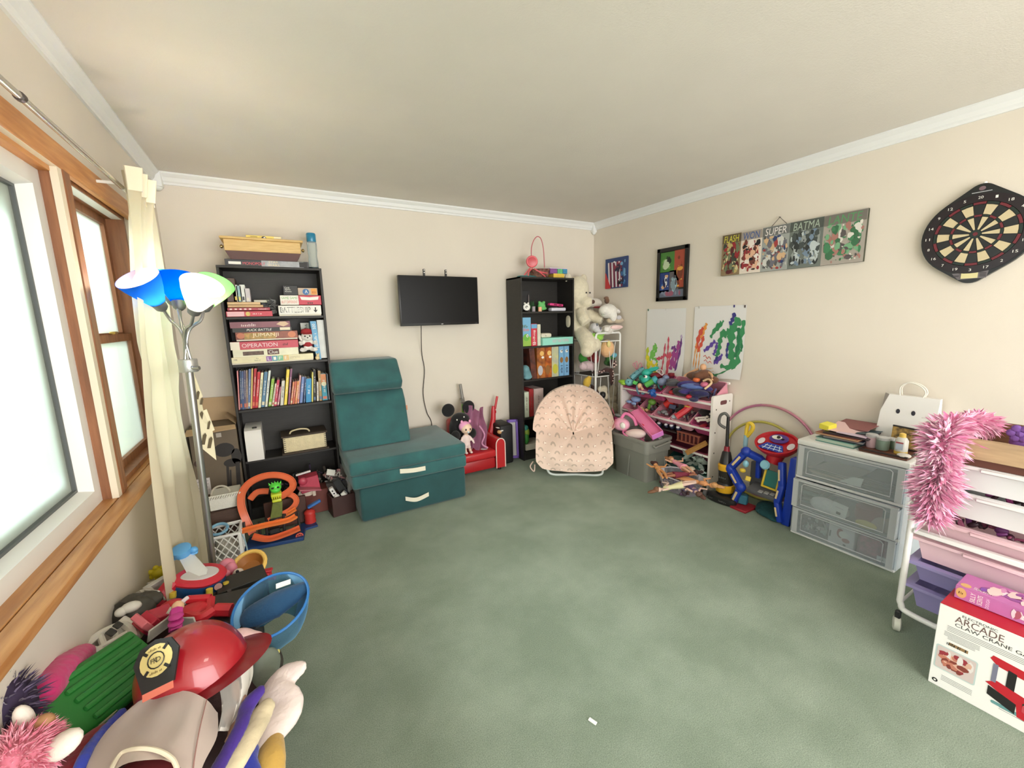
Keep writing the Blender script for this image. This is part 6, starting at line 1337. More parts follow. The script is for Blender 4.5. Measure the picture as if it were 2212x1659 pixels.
t = thing('activity_table', 'blue, red and yellow toy activity playset with round red top', 'playset', (2.93, 1.5, 0))
def bar3(b, pts, w_, th):
    for p, q in zip(pts, pts[1:]):
        p, q = V(p), V(q); mm_ = frame((p + q) / 2, q - p, (-1, 0, 0)); b.box((p + q) / 2, ((q - p).length + w_ * .6, w_, th), mm_.to_3x3().to_4x4(), min(w_, th) * .3, 2)
Pa = [V((2.880, 1.632, 0.432)), V((2.870, 1.735, 0.274)), V((2.860, 1.642, 0.162)), V((2.855, 1.69, .02))]
b = B(blu); bar3(b, Pa[:2], .05, .05); bar3(b, Pa[1:3], .06, .05); bar3(b, Pa[2:], .045, .045)
for p in Pa[:3]: b.ball(p, (.034, .036, .038))
b.part('left_arm', t)
b = B(crmy)
for p, q in zip(Pa, Pa[1:]):
    c_ = p.lerp(q, .5) + V((-.027, 0, 0)); mm_ = frame(c_, q - p, (-1, 0, 0)); b.box(c_, ((q - p).length * .5, .016, .006), mm_.to_3x3().to_4x4(), .002)
b.part('inlay', t)
Pb = [V((2.900, 1.394, 0.410)), V((2.870, 1.367, 0.267)), V((2.860, 1.383, 0.147)), V((2.850, 1.351, 0.028))]
b = B(blu); bar3(b, Pb[:3], .04, .05); bar3(b, Pb[2:], .035, .05)
b.box((2.89, 1.315, .24), (.07, .055, .48), R3(3, 0, 0), .01, 2); b.part('right_leg', t)
b = B(crmy)
for p, q in zip(Pb, Pb[1:]):
    c_ = p.lerp(q, .5) + V((-.027, .008, 0)); mm_ = frame(c_, q - p, (-1, 0, 0)); b.box(c_, ((q - p).length * .5, .012, .006), mm_.to_3x3().to_4x4(), .002)
b.part('inlay', t)
b = B(blu); bar3(b, [Pa[0], V((2.930, 1.564, 0.393)), V((2.950, 1.540, 0.361))], .05, .05); bar3(b, [V((2.950, 1.576, 0.403)), V((2.950, 1.571, 0.246))], .03, .04); b.part('bracket', t)
# round red tray, tilted towards the room
tc_ = V((2.980, 1.480, 0.517)); tm = frame(tc_, (0, -1, .02), (-.52, -.16, .84))
b = B(rdp); b.lathe([(.09, -.07), (.128, -.03), (.142, 0), (.142, .012), (.128, .012), (.12, -.002), (.02, -.004)], tm @ M.Diagonal((1, .78, 1, 1)), 36, True, True); b.part('tray', t)
B(mt('toy_royal', (44, 64, 170), .4)).prism([(-.055, -.015), (.05, -.02), (.085, -.088), (-.10, -.075)], .006, tm @ M.Translation((0, 0, .004))).part('blue_panel', t)
wl_ = pm((206, 226, 240)); b = B(wl_)
for k in range(4): x = -.05 + k * .032; b.box(tm @ V((x, -.055, .0115)), (.004, .05, .002), tm.to_3x3().to_4x4() @ R3(0, 0, -18 + 12 * k))
for k in range(2): b.box(tm @ V((.0, -.045 - .022 * k, .012)), (.11 + .03 * k, .004, .002), tm.to_3x3().to_4x4() @ R3(0, 0, -3))
b.part('white_lines', t)
b = B(mt('toy_violet', (84, 56, 140), .4)); b.lathe([(.052, 0), (.055, .008), (.04, .012)], tm @ M.Translation((0.0, .038, .004)) @ M.Diagonal((1.15, .8, 1, 1)), 20); b.part('dial', t)
b = B(white_p); b.lathe([(.026, 0), (.028, .004), (.01, .005)], tm @ M.Translation((-.012, .04, .0165)) @ M.Diagonal((1.2, .7, 1, 1)), 16); b.part('dial_face', t)
b = B(black_p); b.ball(tm @ V((-.0, .04, .023)), .012, n=10, k=6); b.ball(tm @ V((.03, .032, .02)), (.012, .01, .006), n=10, k=6); b.part('dial_mark', t)
for s_ in (-1, 1): disc(t, tm @ M.Translation((s_ * .098, -.01, .006)), .022, .032, pm((226, 216, 222)), 'pale_inlay', .002)
b = B(rdp); b.cyl(tm @ V((0, -.02, -.06)), V((2.970, 1.494, 0.371)), .06, .045); b.part('pedestal', t)
# console: grey back, green screen in a yellow frame
gm = RW((2.950, 1.475, 0.261))
B(gryp).box((3.000, 1.591, 0.228), (.04, .12, .22), None, .01, 2).part('back_board', t)
b = B(gryp); b.box((2.920, 1.494, 0.167), (.12, .22, .035), R3(0, -12, 0), .008, 2); b.part('console', t)
scn = V((2.930, 1.469, 0.268)); fm = frame(scn, (0.05, -1, -.06), (-1, 0, .25))
B(mt('green_screen', (30, 110, 104), .3)).box(scn, (.085, .115, .008), fm.to_3x3().to_4x4(), .002).part('screen', t)
b = B(yel)
for x, y, sx, sy in ((-.048, 0, .014, .145), (.048, 0, .014, .145), (0, -.066, .11, .014)): b.box(fm @ V((x, y, .004)), (sx, sy, .016), fm.to_3x3().to_4x4(), .004)
b.part('screen_frame', t)
b = B(mt('toy_light_blue', (140, 196, 216), .35)); b.lathe([(.03, -.012), (.034, 0), (.026, .012)], frame((2.900, 1.507, 0.368), (0, 1, 0), (-1, 0, .3)), 18); b.ball((2.840, 1.606, 0.357), (.02, .02, .026)); b.part('light_blue_knob', t)
b = B(yel); b.ball((2.840, 1.626, 0.301), (.018, .022, .016)); b.box((2.870, 1.599, 0.240), (.03, .035, .035), R3(10, 20, 30), .004); b.part('yellow_knob', t)
b = B(mt('key_grey', (150, 150, 150), .5))
for k in range(4): b.box((2.860, 1.500, 0.180) if k == 0 else (V((2.860, 1.500, 0.180)) + V((.01 * k, -.035 * k, .0))), (.03, .03, .01), R3(0, -12, 0), .003)
b.part('key', t)
B(mt('red_foot_mat', (150, 30, 42), .6)).span((2.80, 1.56, .0), (2.96, 1.68, .018), .004).part('foot_mat', t)
B(mt('toy_teal', (50, 110, 130), .5)).box((2.90, 1.64, .06), (.06, .06, .07), R3(0, 0, 20), .008).part('teal_block', t)
t = thing('toy_microphone', 'pale blue stick with yellow handle top behind the playset', 'toy', (3.000, 1.700, 0.394))
B(mt('pale_blue_rod', (150, 190, 206), .4)).cyl((3.000, 1.711, 0.354), (3.000, 1.709, 0.519), .016).part('rod', t)
hy = V((3.000, 1.690, 0.552)); B(yel).tube(bez([V((3.000, 1.708, 0.511)), hy + V((0, .018, .02)), hy + V((0, .006, .06)), hy + V((0, -.022, .055)), hy + V((0, -.024, .02)), V((3.000, 1.701, 0.510))], 5), .014, 8).part('handle', t); B(crmy).cyl((3.000, 1.712, 0.416), (3.000, 1.713, 0.372), .024).part('collar', t)
nt_ = B(mt('teal_net_cloth', (24, 70, 74), .9, bump=.6, bscale=60)); nt_.ball((2.95, 1.45, .02), (.11, .12, .03)); nt_.ball((2.9, 1.40, .015), (.07, .06, .02)); nt_.ball((2.98, 1.5, .03), (.08, .08, .035))
soften(nt_.thing('net_cloth', 'dark teal net cloth lying on the carpet under the playset', 'cloth'), .012)
# hula hoops leaning on the wall
for lb, r_, yc_, x_, c1 in (('large pink and gold hula hoop leaning on the right wall', .36, 1.645, 3.165, mt('hoop_pink', (206, 150, 150), .25, .3, var=.5, vscale=3, col2=(180, 110, 150))), ('smaller olive yellow hoop leaning behind the activity playset', .295, 1.66, 3.145, mt('hoop_olive', (190, 180, 90), .3, var=.2, vscale=3))):
    B(c1).tube([V((x_ + .025 * math.sin(a) - .008, yc_ + r_ * math.cos(a), r_ + .012 + r_ * math.sin(a))) for a in [k * math.pi / 32 for k in range(64)]], .010, 8, True).thing('hula_hoop', lb, 'hula hoop')
DX, DY0, DY1, DBX = 2.81, .742, 1.268, 3.165
wpl = mt('white_plastic', (236, 236, 234), .4); frost = clear('frosted_plastic', (238, 242, 244), .20, .22)
t = thing('drawer_chest', 'white chest of three clear plastic drawers along the right wall', 'drawers', ((DX + DBX) / 2, (DY0 + DY1) / 2, 0))
B(wpl).span((DX - .004, DY0 - .006, .60), (DBX, DY1 + .006, .634), .008, 2).part('top', t)
B(wpl).span((DX, DY0, 0), (DBX, DY1, .014), .003).part('base', t)
for z in (.392, .19): B(wpl).span((DX + .004, DY0, z - .010), (DBX, DY1, z + .006), .002).part('shelf_frame', t)
for y in (DY0, DY1): B(frost).span((DX + .006, y - .004, .012), (DBX, y + .004, .602)).part('side_wall', t)
B(wpl).span((DBX - .008, DY0, .012), (DBX, DY1, .602)).part('back_wall', t)
frost2 = clear('frosted_edge', (244, 246, 248), .5, .3)
for k, (z0, z1, dx) in enumerate(((.402, .598, 0), (.202, .384, -.032), (.018, .182, -.004))):
    x = DX + dx; y0, y1 = DY0 + .008, DY1 - .008
    b = B(frost); b.span((x, y0, z0), (x + .004, y1, z1)); b.span((x, y0, z0), (DBX - .02, y0 + .003, z1 - .02)); b.span((x, y1 - .003, z0), (DBX - .02, y1, z1 - .02)); b.span((x, y0, z0), (DBX - .02, y1, z0 + .003)); d_ = b.part('drawer', t)
    b = B(frost2); ym, zm = (y0 + y1) / 2, (z0 + z1) / 2; hw, hh = (y1 - y0) / 2 - .05, (z1 - z0) / 2 - .022
    b.tube([(x - .002, ym - hw, zm - hh), (x - .002, ym + hw, zm - hh), (x - .002, ym + hw, zm + hh - .012), (x - .002, ym + hw - .012, zm + hh), (x - .002, ym - hw + .012, zm + hh), (x - .002, ym - hw, zm + hh - .012)], .003, 6, True)
    b.span((x - .005, y0, z1 - .012), (x + .012, y1, z1)); b.span((x - .004, y0, z0), (x + .004, y0 + .03, z1)); b.span((x - .004, y1 - .03, z0), (x + .004, y1, z1)); b.part('drawer_edge', t)
# drawer contents
def sheets(label, y0, y1, x0, x1, z, n, cols, seed, name='paper_stack', cat='papers', skew=12):
    r_ = random.Random(seed); b = B(); zz = z
    for i in range(n):
        b.mat(pm(r_.choice(cols))); th = r_.uniform(.003, .008); c_ = ((x0 + x1) / 2 + r_.uniform(-.01, .01), (y0 + y1) / 2 + r_.uniform(-.012, .012), zz + th / 2)
        b.box(c_, (x1 - x0, y1 - y0, th * .8), R3(0, 0, r_.uniform(-skew, skew))); zz += th
    return b.thing(name, label, cat)
sheets('loose tan and grey papers in the top clear drawer', .98, 1.2, 2.84, 3.06, .407, 10, ((206, 190, 172), (150, 150, 144), (120, 122, 120), (190, 184, 176)), 1)
sheets('dark grey folders at the right of the top clear drawer', .79, .93, 2.84, 3.06, .407, 14, ((76, 82, 88), (90, 98, 102), (120, 124, 124)), 2, 'folder_stack')
b = B(white_p); q = V((2.822, 1.045, .425)); b.poly((q, q + V((0, -.07, .05)), q + V((.004, -.12, .055)), q + V((.0, -.11, .0)))); b.poly((q + V((.001, 0, 0)), q + V((.001, -.11, 0)), q + V((.03, -.1, .0)))); b.thing('folded_note', 'folded white paper note at the front of the top drawer', 'paper')
b = B(mt('ice_bag', (232, 232, 230), .6, bump=.5, bscale=60)); b.ball((2.83, 1.1, .247), (.035, .085, .05)); b.ball((2.84, 1.03, .235), (.04, .06, .04)); soften(b.thing('white_pouch', 'round white pouch in the middle clear drawer', 'pouch'), .01)
t = thing('price_tag', 'white cardboard tag on the pouch in the middle drawer', 'tag', (2.79, 1.01, .22)); B(white_p).box((2.79, 1.01, .262), (.002, .075, .085), R3(8, 0, 0)).part('card', t)
m = RW((2.788, 1.01, .262)) @ R3(0, 0, -8); patch(t, off(m, 0, -.018), .022, .016, black_p); scrawl(t, off(m, 0, .016), .04, .006, pm((120, 120, 120)), 2)
b = B(mt('maroon_bowl', (140, 64, 68), .5, bump=.3)); b.lathe([(.05, 0), (.062, .05), (.06, .1), (.03, .11)], (2.87, .9, .207), 20); b.thing('bowl', 'dull maroon round tub in the middle clear drawer', 'tub')
b = B(mt('yellow_slime', (222, 206, 100), .5)); b.ball((2.805, .885, .225), (.018, .05, .022)); b.thing('sponge', 'yellow sponge at the front of the middle clear drawer', 'sponge')
b = B(mt('beige_bag', (186, 168, 156), .6)); b.ball((2.84, .82, .24), (.035, .06, .04)); b.ball((2.83, .79, .25), (.03, .03, .045)); b.thing('beige_pouch', 'crumpled beige bag right of the yellow sponge', 'pouch')
sheets('teal and grey pads at the left of the middle drawer', 1.15, 1.24, 2.86, 3.1, .207, 20, ((90, 130, 130), (60, 90, 92), (140, 150, 150)), 4, 'notepad_stack', 'notepads', 4)
t = thing('craft_kit', 'white craft box with red animal print in the bottom clear drawer', 'craft box', (2.85, 1.0, .02)); B(pm((226, 222, 220))).span((2.825, .935, .022), (2.9, 1.065, .165), .002).part('carton', t)
m = RW((2.825, 1.0, .093)); disc(t, off(m, -.005, .015), .018, .03, pm((150, 54, 60))); disc(t, off(m, .025, -.02), .02, .014, pm((170, 80, 80))); disc(t, off(m, .01, .012), .022, .022, white_p, off=.0014); scrawl(t, off(m, -.05, -.0), .02, .05, pm((60, 60, 70)), 3); disc(t, off(m, .02, -.05), .008, .006, pm((60, 60, 80)))
t = thing('craft_kit', 'dark pink crafts box at the right of the bottom drawer', 'craft box', (2.85, .85, .02)); B(mt('plum_carton', (140, 60, 90), .5, var=.4, vscale=30)).span((2.84, .80, .022), (2.92, .925, .15), .002).part('carton', t); patch(t, RW((2.839, .862, .09)), .1, .1, mt('plum_print', (190, 100, 130), .5, var=.6, vscale=60))
t = thing('label_strip', 'white label strip at the bottom right of the lowest drawer', 'label', (2.83, .79, .022)); B(white_p).box((2.822, .795, .045), (.002, .06, .03)).part('card', t); scrawl(t, RW((2.8205, .795, .045)), .04, .008, pm((120, 120, 120)), 4)
jumble('craft_clutter', 'small grey and mint craft bits at the left of lowest drawer', 'craft bits', (2.88, 1.16, .022), (.1, .13, .13), ((150, 150, 150), (110, 110, 120), (190, 210, 196), (210, 210, 206), (90, 96, 110)), 40, 71, rmin=.01, rmax=.022)
# --- on top of the drawers
def flat(label, name, cat, c_, sx, sy, h_, col, rz=0, page=None):
    t = thing(name, label, cat, c_, 0); m = M.Translation(V(c_)) @ R3(0, 0, rz)
    if page:
        B(pm(page)).box(m @ V((.003, 0, h_ / 2)), (sx - .006, sy - .008, h_ * .7), R3(0, 0, rz)).part('pages', t)
        B(pm(col)).box(m @ V((0, 0, h_ * .93)), (sx, sy, h_ * .14), R3(0, 0, rz)).box(m @ V((0, 0, h_ * .07)), (sx, sy, h_ * .14), R3(0, 0, rz)).part('cover', t)
    else: B(pm(col)).box(m @ V((0, 0, h_ / 2)), (sx, sy, h_), R3(0, 0, rz), .001).part('cover', t)
    return t
flat('pale green hardback at the bottom of the pile on the drawers', 'book', 'book', (2.97, 1.09, .635), .24, .2, .026, (96, 150, 140), -3, (190, 206, 190))
flat('dark navy book in the pile on the drawers', 'book', 'book', (2.985, 1.07, .662), .25, .2, .016, (40, 48, 70), 4, (150, 150, 150))
flat('brown red folder in the pile on the drawers', 'folder', 'folder', (2.97, 1.085, .679), .25, .22, .012, (140, 74, 58), -2, (220, 190, 150))
flat('black notebook beneath the loose pages on the drawers', 'notebook', 'book', (2.98, 1.06, .692), .24, .22, .008, (52, 36, 44), 5)
for k, (lb, c_, sx, sy, col, rz, rx, ry) in enumerate((('pale pink sheet on top of the pile', (3.0, 1.08, .712), .22, .17, (226, 190, 190), 8, 4, -4), ('maroon sheet with raised corner at the back of the pile', (3.08, 1.08, .725), .15, .2, (140, 84, 84), -10, -3, -10), ('dark teal sheet sticking out to the right of the pile', (3.02, .99, .708), .17, .09, (44, 70, 78), 6, -5, 3), ('pale lilac sheet at the front of the pile', (2.93, 1.03, .704), .12, .14, (206, 186, 206), 4, 2, 2))):
    B(pm(col)).box(c_, (sx, sy, .0022), R3(rx, ry, rz)).thing('loose_sheet', lb, 'paper', 'loose sheets on the drawers')
B(mt('yellow_pad', (240, 230, 80), .6)).box((2.925, 1.165, .722), (.07, .06, .034), R3(4, -6, -12), .003).thing('sticky_notes', 'bright yellow pad of sticky notes on the paper pile', 'notepad')
t = thing('craft_tray', 'dark brown tray under the jars on the drawer chest', 'tray', (2.93, .86, .635)); B(mt('dark_brown_tray', (74, 42, 36), .5, var=.4, vscale=20, col2=(120, 70, 50))).span((2.83, .757, .635), (3.02, .968, .645), .003).part('base', t)
B(mt('dark_brown_tray2', (50, 30, 28), .5)).tube([(2.835, .76, .65), (2.835, .965, .65), (3.015, .965, .65), (3.015, .76, .65)], .006, 6, True).part('rim', t)
for lb, c_, r_, h_, col in (('pinkish paint jar at the left of the tray', (2.93, .945, .646), .028, .075, (200, 170, 176)), ('green grey paint jar in the middle of the tray', (2.925, .893, .646), .03, .07, (130, 150, 136)), ('small dark jar behind the green grey jar', (2.985, .875, .646), .022, .06, (70, 84, 66))):
    t = thing('paint_jar', lb, 'jar', c_, 0, 'paint jars on the drawers'); B(mt('jarfill_%d' % col[0], col, .35)).lathe([(r_ * .9, 0), (r_, .006), (r_, h_ * .8), (r_ * .8, h_ * .84)], c_, 18).part('body', t); B(clear('jar_lid', (226, 226, 226), .5, .2)).lathe([(r_ * 1.02, h_ * .82), (r_ * 1.02, h_), (r_ * .9, h_ + .003)], c_, 18).part('lid', t)
t = thing('glue_bottle', 'clear white glue bottle with a yellow cap on the drawers', 'bottle', (2.92, .812, .646)); c_ = (2.92, .812, .646)
B(mt('glue_white', (214, 212, 206), .3)).lathe([(.026, 0), (.028, .006), (.028, .075), (.02, .09), (.014, .094)], c_, 18).part('body', t); b = B(mt('glue_cap_yellow', (226, 190, 90), .4)); b.lathe([(.015, .092), (.014, .112), (.008, .116)], c_, 14); b.lathe([(.0285, .0), (.0285, .016)], c_, 18); b.part('cap', t)
patch(t, RW((2.891, .812, .69)), .03, .034, pm((190, 200, 216))); patch(t, RW((2.8905, .812, .712)), .032, .008, pm((170, 80, 90)), off=.0012)
t = thing('dark_card', 'black and gold card leaning behind the glue bottle', 'card', (3.06, .83, .64)); B(mt('gold_black_card', (60, 46, 28), .5, var=.8, vscale=40, col2=(176, 140, 70))).box((3.06, .835, .70), (.006, .13, .12), R3(0, 6, 0)).part('card', t); B(black_p).box((3.066, .83, .762), (.008, .14, .008), R3(2, 0, 0)).part('edge', t)
B(mt('white_scoop', (226, 220, 214), .4)).ball((2.86, .78, .655), (.03, .03, .012)).thing('paint_dish', 'small white dish at the right end of the tray', 'dish')
# white paper bag with a drawn face
t = thing('paper_bag', 'white paper gift bag with two drawn eyes standing against the wall', 'bag', (3.14, .865, .635))
pbm = mt('white_paper_bag', (232, 230, 226), .7)
yl0, yr0, zb, zt = .992, .735, .636, .935
B(pbm).loft([[(3.095, yl0, zb), (3.095, yr0, zb), (3.18, yr0, zb), (3.18, yl0, zb)], [(3.11, yl0 - .012, zb + .2), (3.11, yr0, zb + .2), (3.175, yr0, zb + .2), (3.175, yl0, zb + .2)], [(3.125, yl0 - .04, zt), (3.125, yr0, zt), (3.165, yr0 + .002, zt), (3.165, yl0 - .012, zt)]]).part('body', t, smooth=20)
B(mt('bag_gusset', (196, 192, 190), .7)).loft([[(3.097, yl0 + .001, zb), (3.18, yl0 + .004, zb)], [(3.127, yl0 - .038, zt), (3.166, yl0 - .008, zt)]], False, False).part('gusset', t)
for y in (.90, .833): disc(t, frame((3.1125, y, .842), (0, -1, 0), (-1, 0, .07)), .009, .014, pm((40, 38, 50)), 'drawn_eye', .003)
for x in (3.13, 3.16): B(mt('paper_cord', (226, 222, 210), .7)).tube(bez([(x, .905, zt - .01), (x - .005, .908, zt + .045), (x - .008, .875, zt + .078), (x - .005, .825, zt + .065), (x, .80, zt + .03), (x, .812, zt - .01)], 6), .004, 7).part('handle', t)
CX, CY0, CY1, CBX = 2.30, -.02, .575, 2.72
wst = mt('white_steel', (234, 232, 230), .35)
t = thing('rolling_cart', 'white metal rolling cart of pastel bins at the right edge', 'cart', ((CX + CBX) / 2, (CY0 + CY1) / 2, 0))
for x in (CX, CBX):
    B(wst).tube(bez([(x, CY1, .93), (x, CY1, .5), (x, CY1, .2), (x, CY1 - .004, .135), (x, CY1 - .045, .105), (x, (CY0 + CY1) / 2, .10), (x, CY0 + .045, .105), (x, CY0 + .004, .135), (x, CY0, .2), (x, CY0, .93)], 6), .012, 10).part('side_tube', t)
for y in (CY0, CY1):
    for z in (.135, .33, .92): B(wst).cyl((CX, y, z), (CBX, y, z), .006, n=8).part('cross_bar', t)
    for x in (CX, CBX):
        b = B(mt('caster_black', (40, 40, 42), .5)); b.box((x, y, .078), (.02, .02, .04), None, .004); w_ = b.part('caster', t)
        B(mt('caster_clear', (206, 206, 196), .3)).lathe([(.022, -.014), (.032, -.01), (.032, .01), (.022, .014)], M.Translation((x, y, .034)) @ R3(90, 0, 20), 20).part('wheel', w_)
B(wst).span((CX - .015, CY0 + .012, .482), (CX + .01, CY1 - .012, .505), .004).part('tray_lip', t)
def cbin(label, z0, z1, col, yo=0, xo=0):
    m_ = mt('bin_%d_%d_%d' % col, col, .45); tt = thing('cart_bin', label, 'bin', ((CX + CBX) / 2, (CY0 + CY1) / 2, z0), 0, 'pastel bins of the rolling cart')
    a, c_ = CY0 + .02, CY1 - .02 + yo; x0, x1 = CX + .012 + xo, CBX - .012
    def rc(g, z): return [(x0 + g, a + g, z), (x1 - g, a + g, z), (x1 - g, c_ - g, z), (x0 + g, c_ - g, z)]
    B(m_).loft([rc(.03, z0), rc(.012, z1 - .012), rc(.018, z1 - .012), rc(.036, z0 + .006)]).part('body', tt, smooth=20)
    B(m_).loft([rc(.012, z1 - .014), rc(-.012, z1 - .012), rc(-.012, z1), rc(.018, z1), rc(.018, z1 - .012)], True, False).part('rim', tt, smooth=20)
    b = B(m_); b.span((x0 - .02, a + .15, z1 - .018), (x0 + .004, c_ - .15, z1 - .001), .004); b.part('handle_lip', tt)
pinkb, purb, whb = (224, 190, 198), (152, 142, 192), (228, 228, 228)
cbin('upper white bin of the rolling cart', .715, .822, whb); cbin('lower white bin of the rolling cart', .595, .704, whb); cbin('upper pale pink bin above the white tray lip', .49, .562, pinkb, 0, -.004)
cbin('lower pale pink bin under the white tray lip', .362, .465, pinkb, .01); cbin('upper lilac purple bin of the rolling cart', .262, .350, purb, .008); cbin('lowest lilac purple bin of the rolling cart', .135, .240, purb, .006)
jumble('toy_heap', 'plum coloured toys in the gap above the lower white bin', 'toys', (2.42, .27, .69), (.16, .34, .03), ((120, 40, 90), (90, 30, 60), (150, 70, 130), (60, 30, 40)), 30, 72, rmin=.012, rmax=.02)
jumble('toy_heap', 'dark purple toys in the gap above the upper pink bin', 'toys', (2.42, .32, .545), (.16, .38, .035), ((110, 50, 110), (70, 30, 50), (130, 60, 90), (50, 30, 40)), 30, 73, rmin=.012, rmax=.02)
grayoak = mt('grey_oak', (190, 160, 124), .55, var=.22, vscale=5, stretch=(10, 1.2, 10), bump=.08)
t = thing('wooden_crate', 'light brown wooden crate on top of the rolling cart', 'crate', (2.48, .25, .85))
for nm, a, c_ in (('front_board', (2.30, -.03, .852), (2.316, .5, .932)), ('back_board', (2.645, -.03, .852), (2.66, .5, .945)), ('end_board', (2.316, .485, .852), (2.645, .5, .932)), ('end_board', (2.316, -.03, .852), (2.645, -.015, .932)), ('bottom_board', (2.316, -.015, .852), (2.645, .485, .862))):
    B(grayoak if nm != 'back_board' else mt('brown_board', (120, 84, 60), .55, var=.3, vscale=5, stretch=(10, 1.2, 10))).span(a, c_, .002).part(nm, t)
B(mt('dark_under_board', (92, 52, 40), .7)).span((2.31, -.02, .823), (2.66, .5, .852)).thing('cart_shelf', 'dark brown shelf board under the wooden crate', 'shelf')  # dark brown slab filling the gap below the crate
b = B(mt('purple_flower', (120, 80, 160), .7, bump=.3)); q = V((2.500, 0.353, 0.937))
for k in range(6): a = k * 1.047; b.ball(q + V((0, .022 * math.cos(a), .022 * math.sin(a))), (.012, .016, .016), None, 8, 6)
b.ball(q, .014, None, 8, 6); b.ball(q + V((.02, -.02, -.04)), (.03, .05, .03)); b.thing('toy_flower', 'purple flower toy lying in the wooden crate', 'toy')
# pink feather boa
t = thing('feather_boa', 'fluffy pink feather boa with silver tinsel draped over the cart', 'feather boa', (2.3, .5, .53))
bp_ = bez([V((2.620, 0.461, 0.938)), V((2.500, 0.492, 0.960)), V((2.360, 0.516, 0.947)), V((2.270, 0.511, 0.895)), V((2.250, 0.503, 0.804)), V((2.240, 0.504, 0.708)), V((2.235, 0.505, 0.599))], 10)
rg = random.Random(77); core = B(mt('boa_core', (214, 130, 168), .9)); core.tube(bp_, [.03] * len(bp_), 8); core.part('cord', t)
fm1, fm2, fm3 = mt('boa_pink', (234, 172, 202), .9, sheen=.4), mt('boa_light', (244, 206, 222), .9, sheen=.4), mt('boa_deep', (220, 130, 172), .9, sheen=.4)
b = B()
for m_ in (fm1, fm2, fm3): b.mat(m_)
for i in range(5200):
    f = rg.random() * (len(bp_) - 1.001); k = int(f); p = bp_[k].lerp(bp_[k + 1], f - k); d = (bp_[k + 1] - bp_[k]).normalized()
    r = V((rg.gauss(0, 1), rg.gauss(0, 1), rg.gauss(0, 1))); r = (r - d * r.dot(d) * .6).normalized()
    ln = rg.uniform(.05, .10) * (.72 if f < len(bp_) * .25 else 1) * (.95 + .15 * math.sin(f * .3)); s_ = r.cross(V((rg.gauss(0, 1), rg.gauss(0, 1), rg.gauss(0, 1)))).normalized() * rg.uniform(.0035, .009)
    mid = p + r * ln * .6 + V((0, 0, -.004)); tip = p + r * ln + V((rg.gauss(0, .006), rg.gauss(0, .006), -.014))
    b.mat((fm1, fm1, fm2, fm3)[i % 4]); st = p + r * .018
    n0 = len(b.bm.faces); vs = [b.bm.verts.new(x) for x in (st, mid + s_, tip, mid - s_)]
    b.bm.faces.new((vs[0], vs[1], vs[2])); b.bm.faces.new((vs[0], vs[2], vs[3])); b._fin(n0)
b.part('feathers', t, kind='stuff', smooth=0)
b = B(mt('silver_tinsel', (230, 226, 232), .15, 1))
for i in range(60):
    f = rg.random() * (len(bp_) - 1.001); k = int(f); p = bp_[k].lerp(bp_[k + 1], f - k); r = V((-abs(rg.gauss(0, 1)), rg.gauss(0, 1), rg.gauss(0, .6))).normalized()
    a = p + r * .07; c_ = a + (r * .6 + V((rg.gauss(0, .5), rg.gauss(0, .5), -.6))).normalized() * rg.uniform(.015, .035); w_ = V((.0006, .0012, .0012)); b.poly((a - w_, a + w_, c_ + w_, c_ - w_))
b.part('tinsel', t, kind='stuff', smooth=0)
# --- arcade game carton with a flat pink craft box on it
AX = 2.07
t = thing('game_carton', 'white and red carton of an electronic claw crane game, bottom right', 'box', (2.17, .2, 0))
wcard, rcard = mt('white_carton', (236, 234, 230), .45), mt('crimson_carton', (176, 26, 44), .45)
B(wcard).span((AX, -.02, 0), (AX + .2, .408, .338), .0015).part('carton', t)
B(rcard).span((AX + .001, -.019, .3375), (AX + .199, .407, .3395)).part('lid', t)
def am(y, z): return RW((AX, y, z))
ink = pm((36, 34, 36))
txt('ELECTRONIC', am(.305, .322), .085, .009, ink, t); txt('ARCADE', am(.305, .302), .118, .026, pm((110, 84, 80)), t); txt('CLAW CRANE GAME', am(.262, .279), .20, .013, ink, t)
b = B(pm((120, 120, 118)))
for k in range(4): b.box(am(.25, .262 - k * .006) @ V((0, 0, .0004)), (.0004, .26, .0016))
for k in range(6): b.box(am(.34, .236 - k * .005) @ V((0, 0, .0004)), (.0004, .09 - .02 * (k > 3), .0014))
for k in range(4): b.box(am(.335, .054 - k * .006) @ V((0, 0, .0004)), (.0004, .08, .0014)); b.box(am(.20, .06 - k * .006) @ V((0, 0, .0004)), (.0004, .06, .0014))
b.part('fine_print', t, kind='stuff')
patch(t, am(.345, .193), .05, .012, pm((150, 120, 84))); scrawl(t, am(.345, .193), .06, .012, ink, 3)
patch(t, am(.346, .125), .108, .098, pm((190, 206, 204)), rnd_=.008, off=.0005); patch(t, am(.346, .125), .1, .09, pm((206, 190, 186)), rnd_=.006, off=.0009)
rng = random.Random(5); splash(t, am(.346, .125), 0, 0, .096, .086, ((150, 50, 60), (222, 214, 210), (190, 120, 100), (130, 60, 50), (214, 170, 150)), 26, rng, .006, .02, .0012)
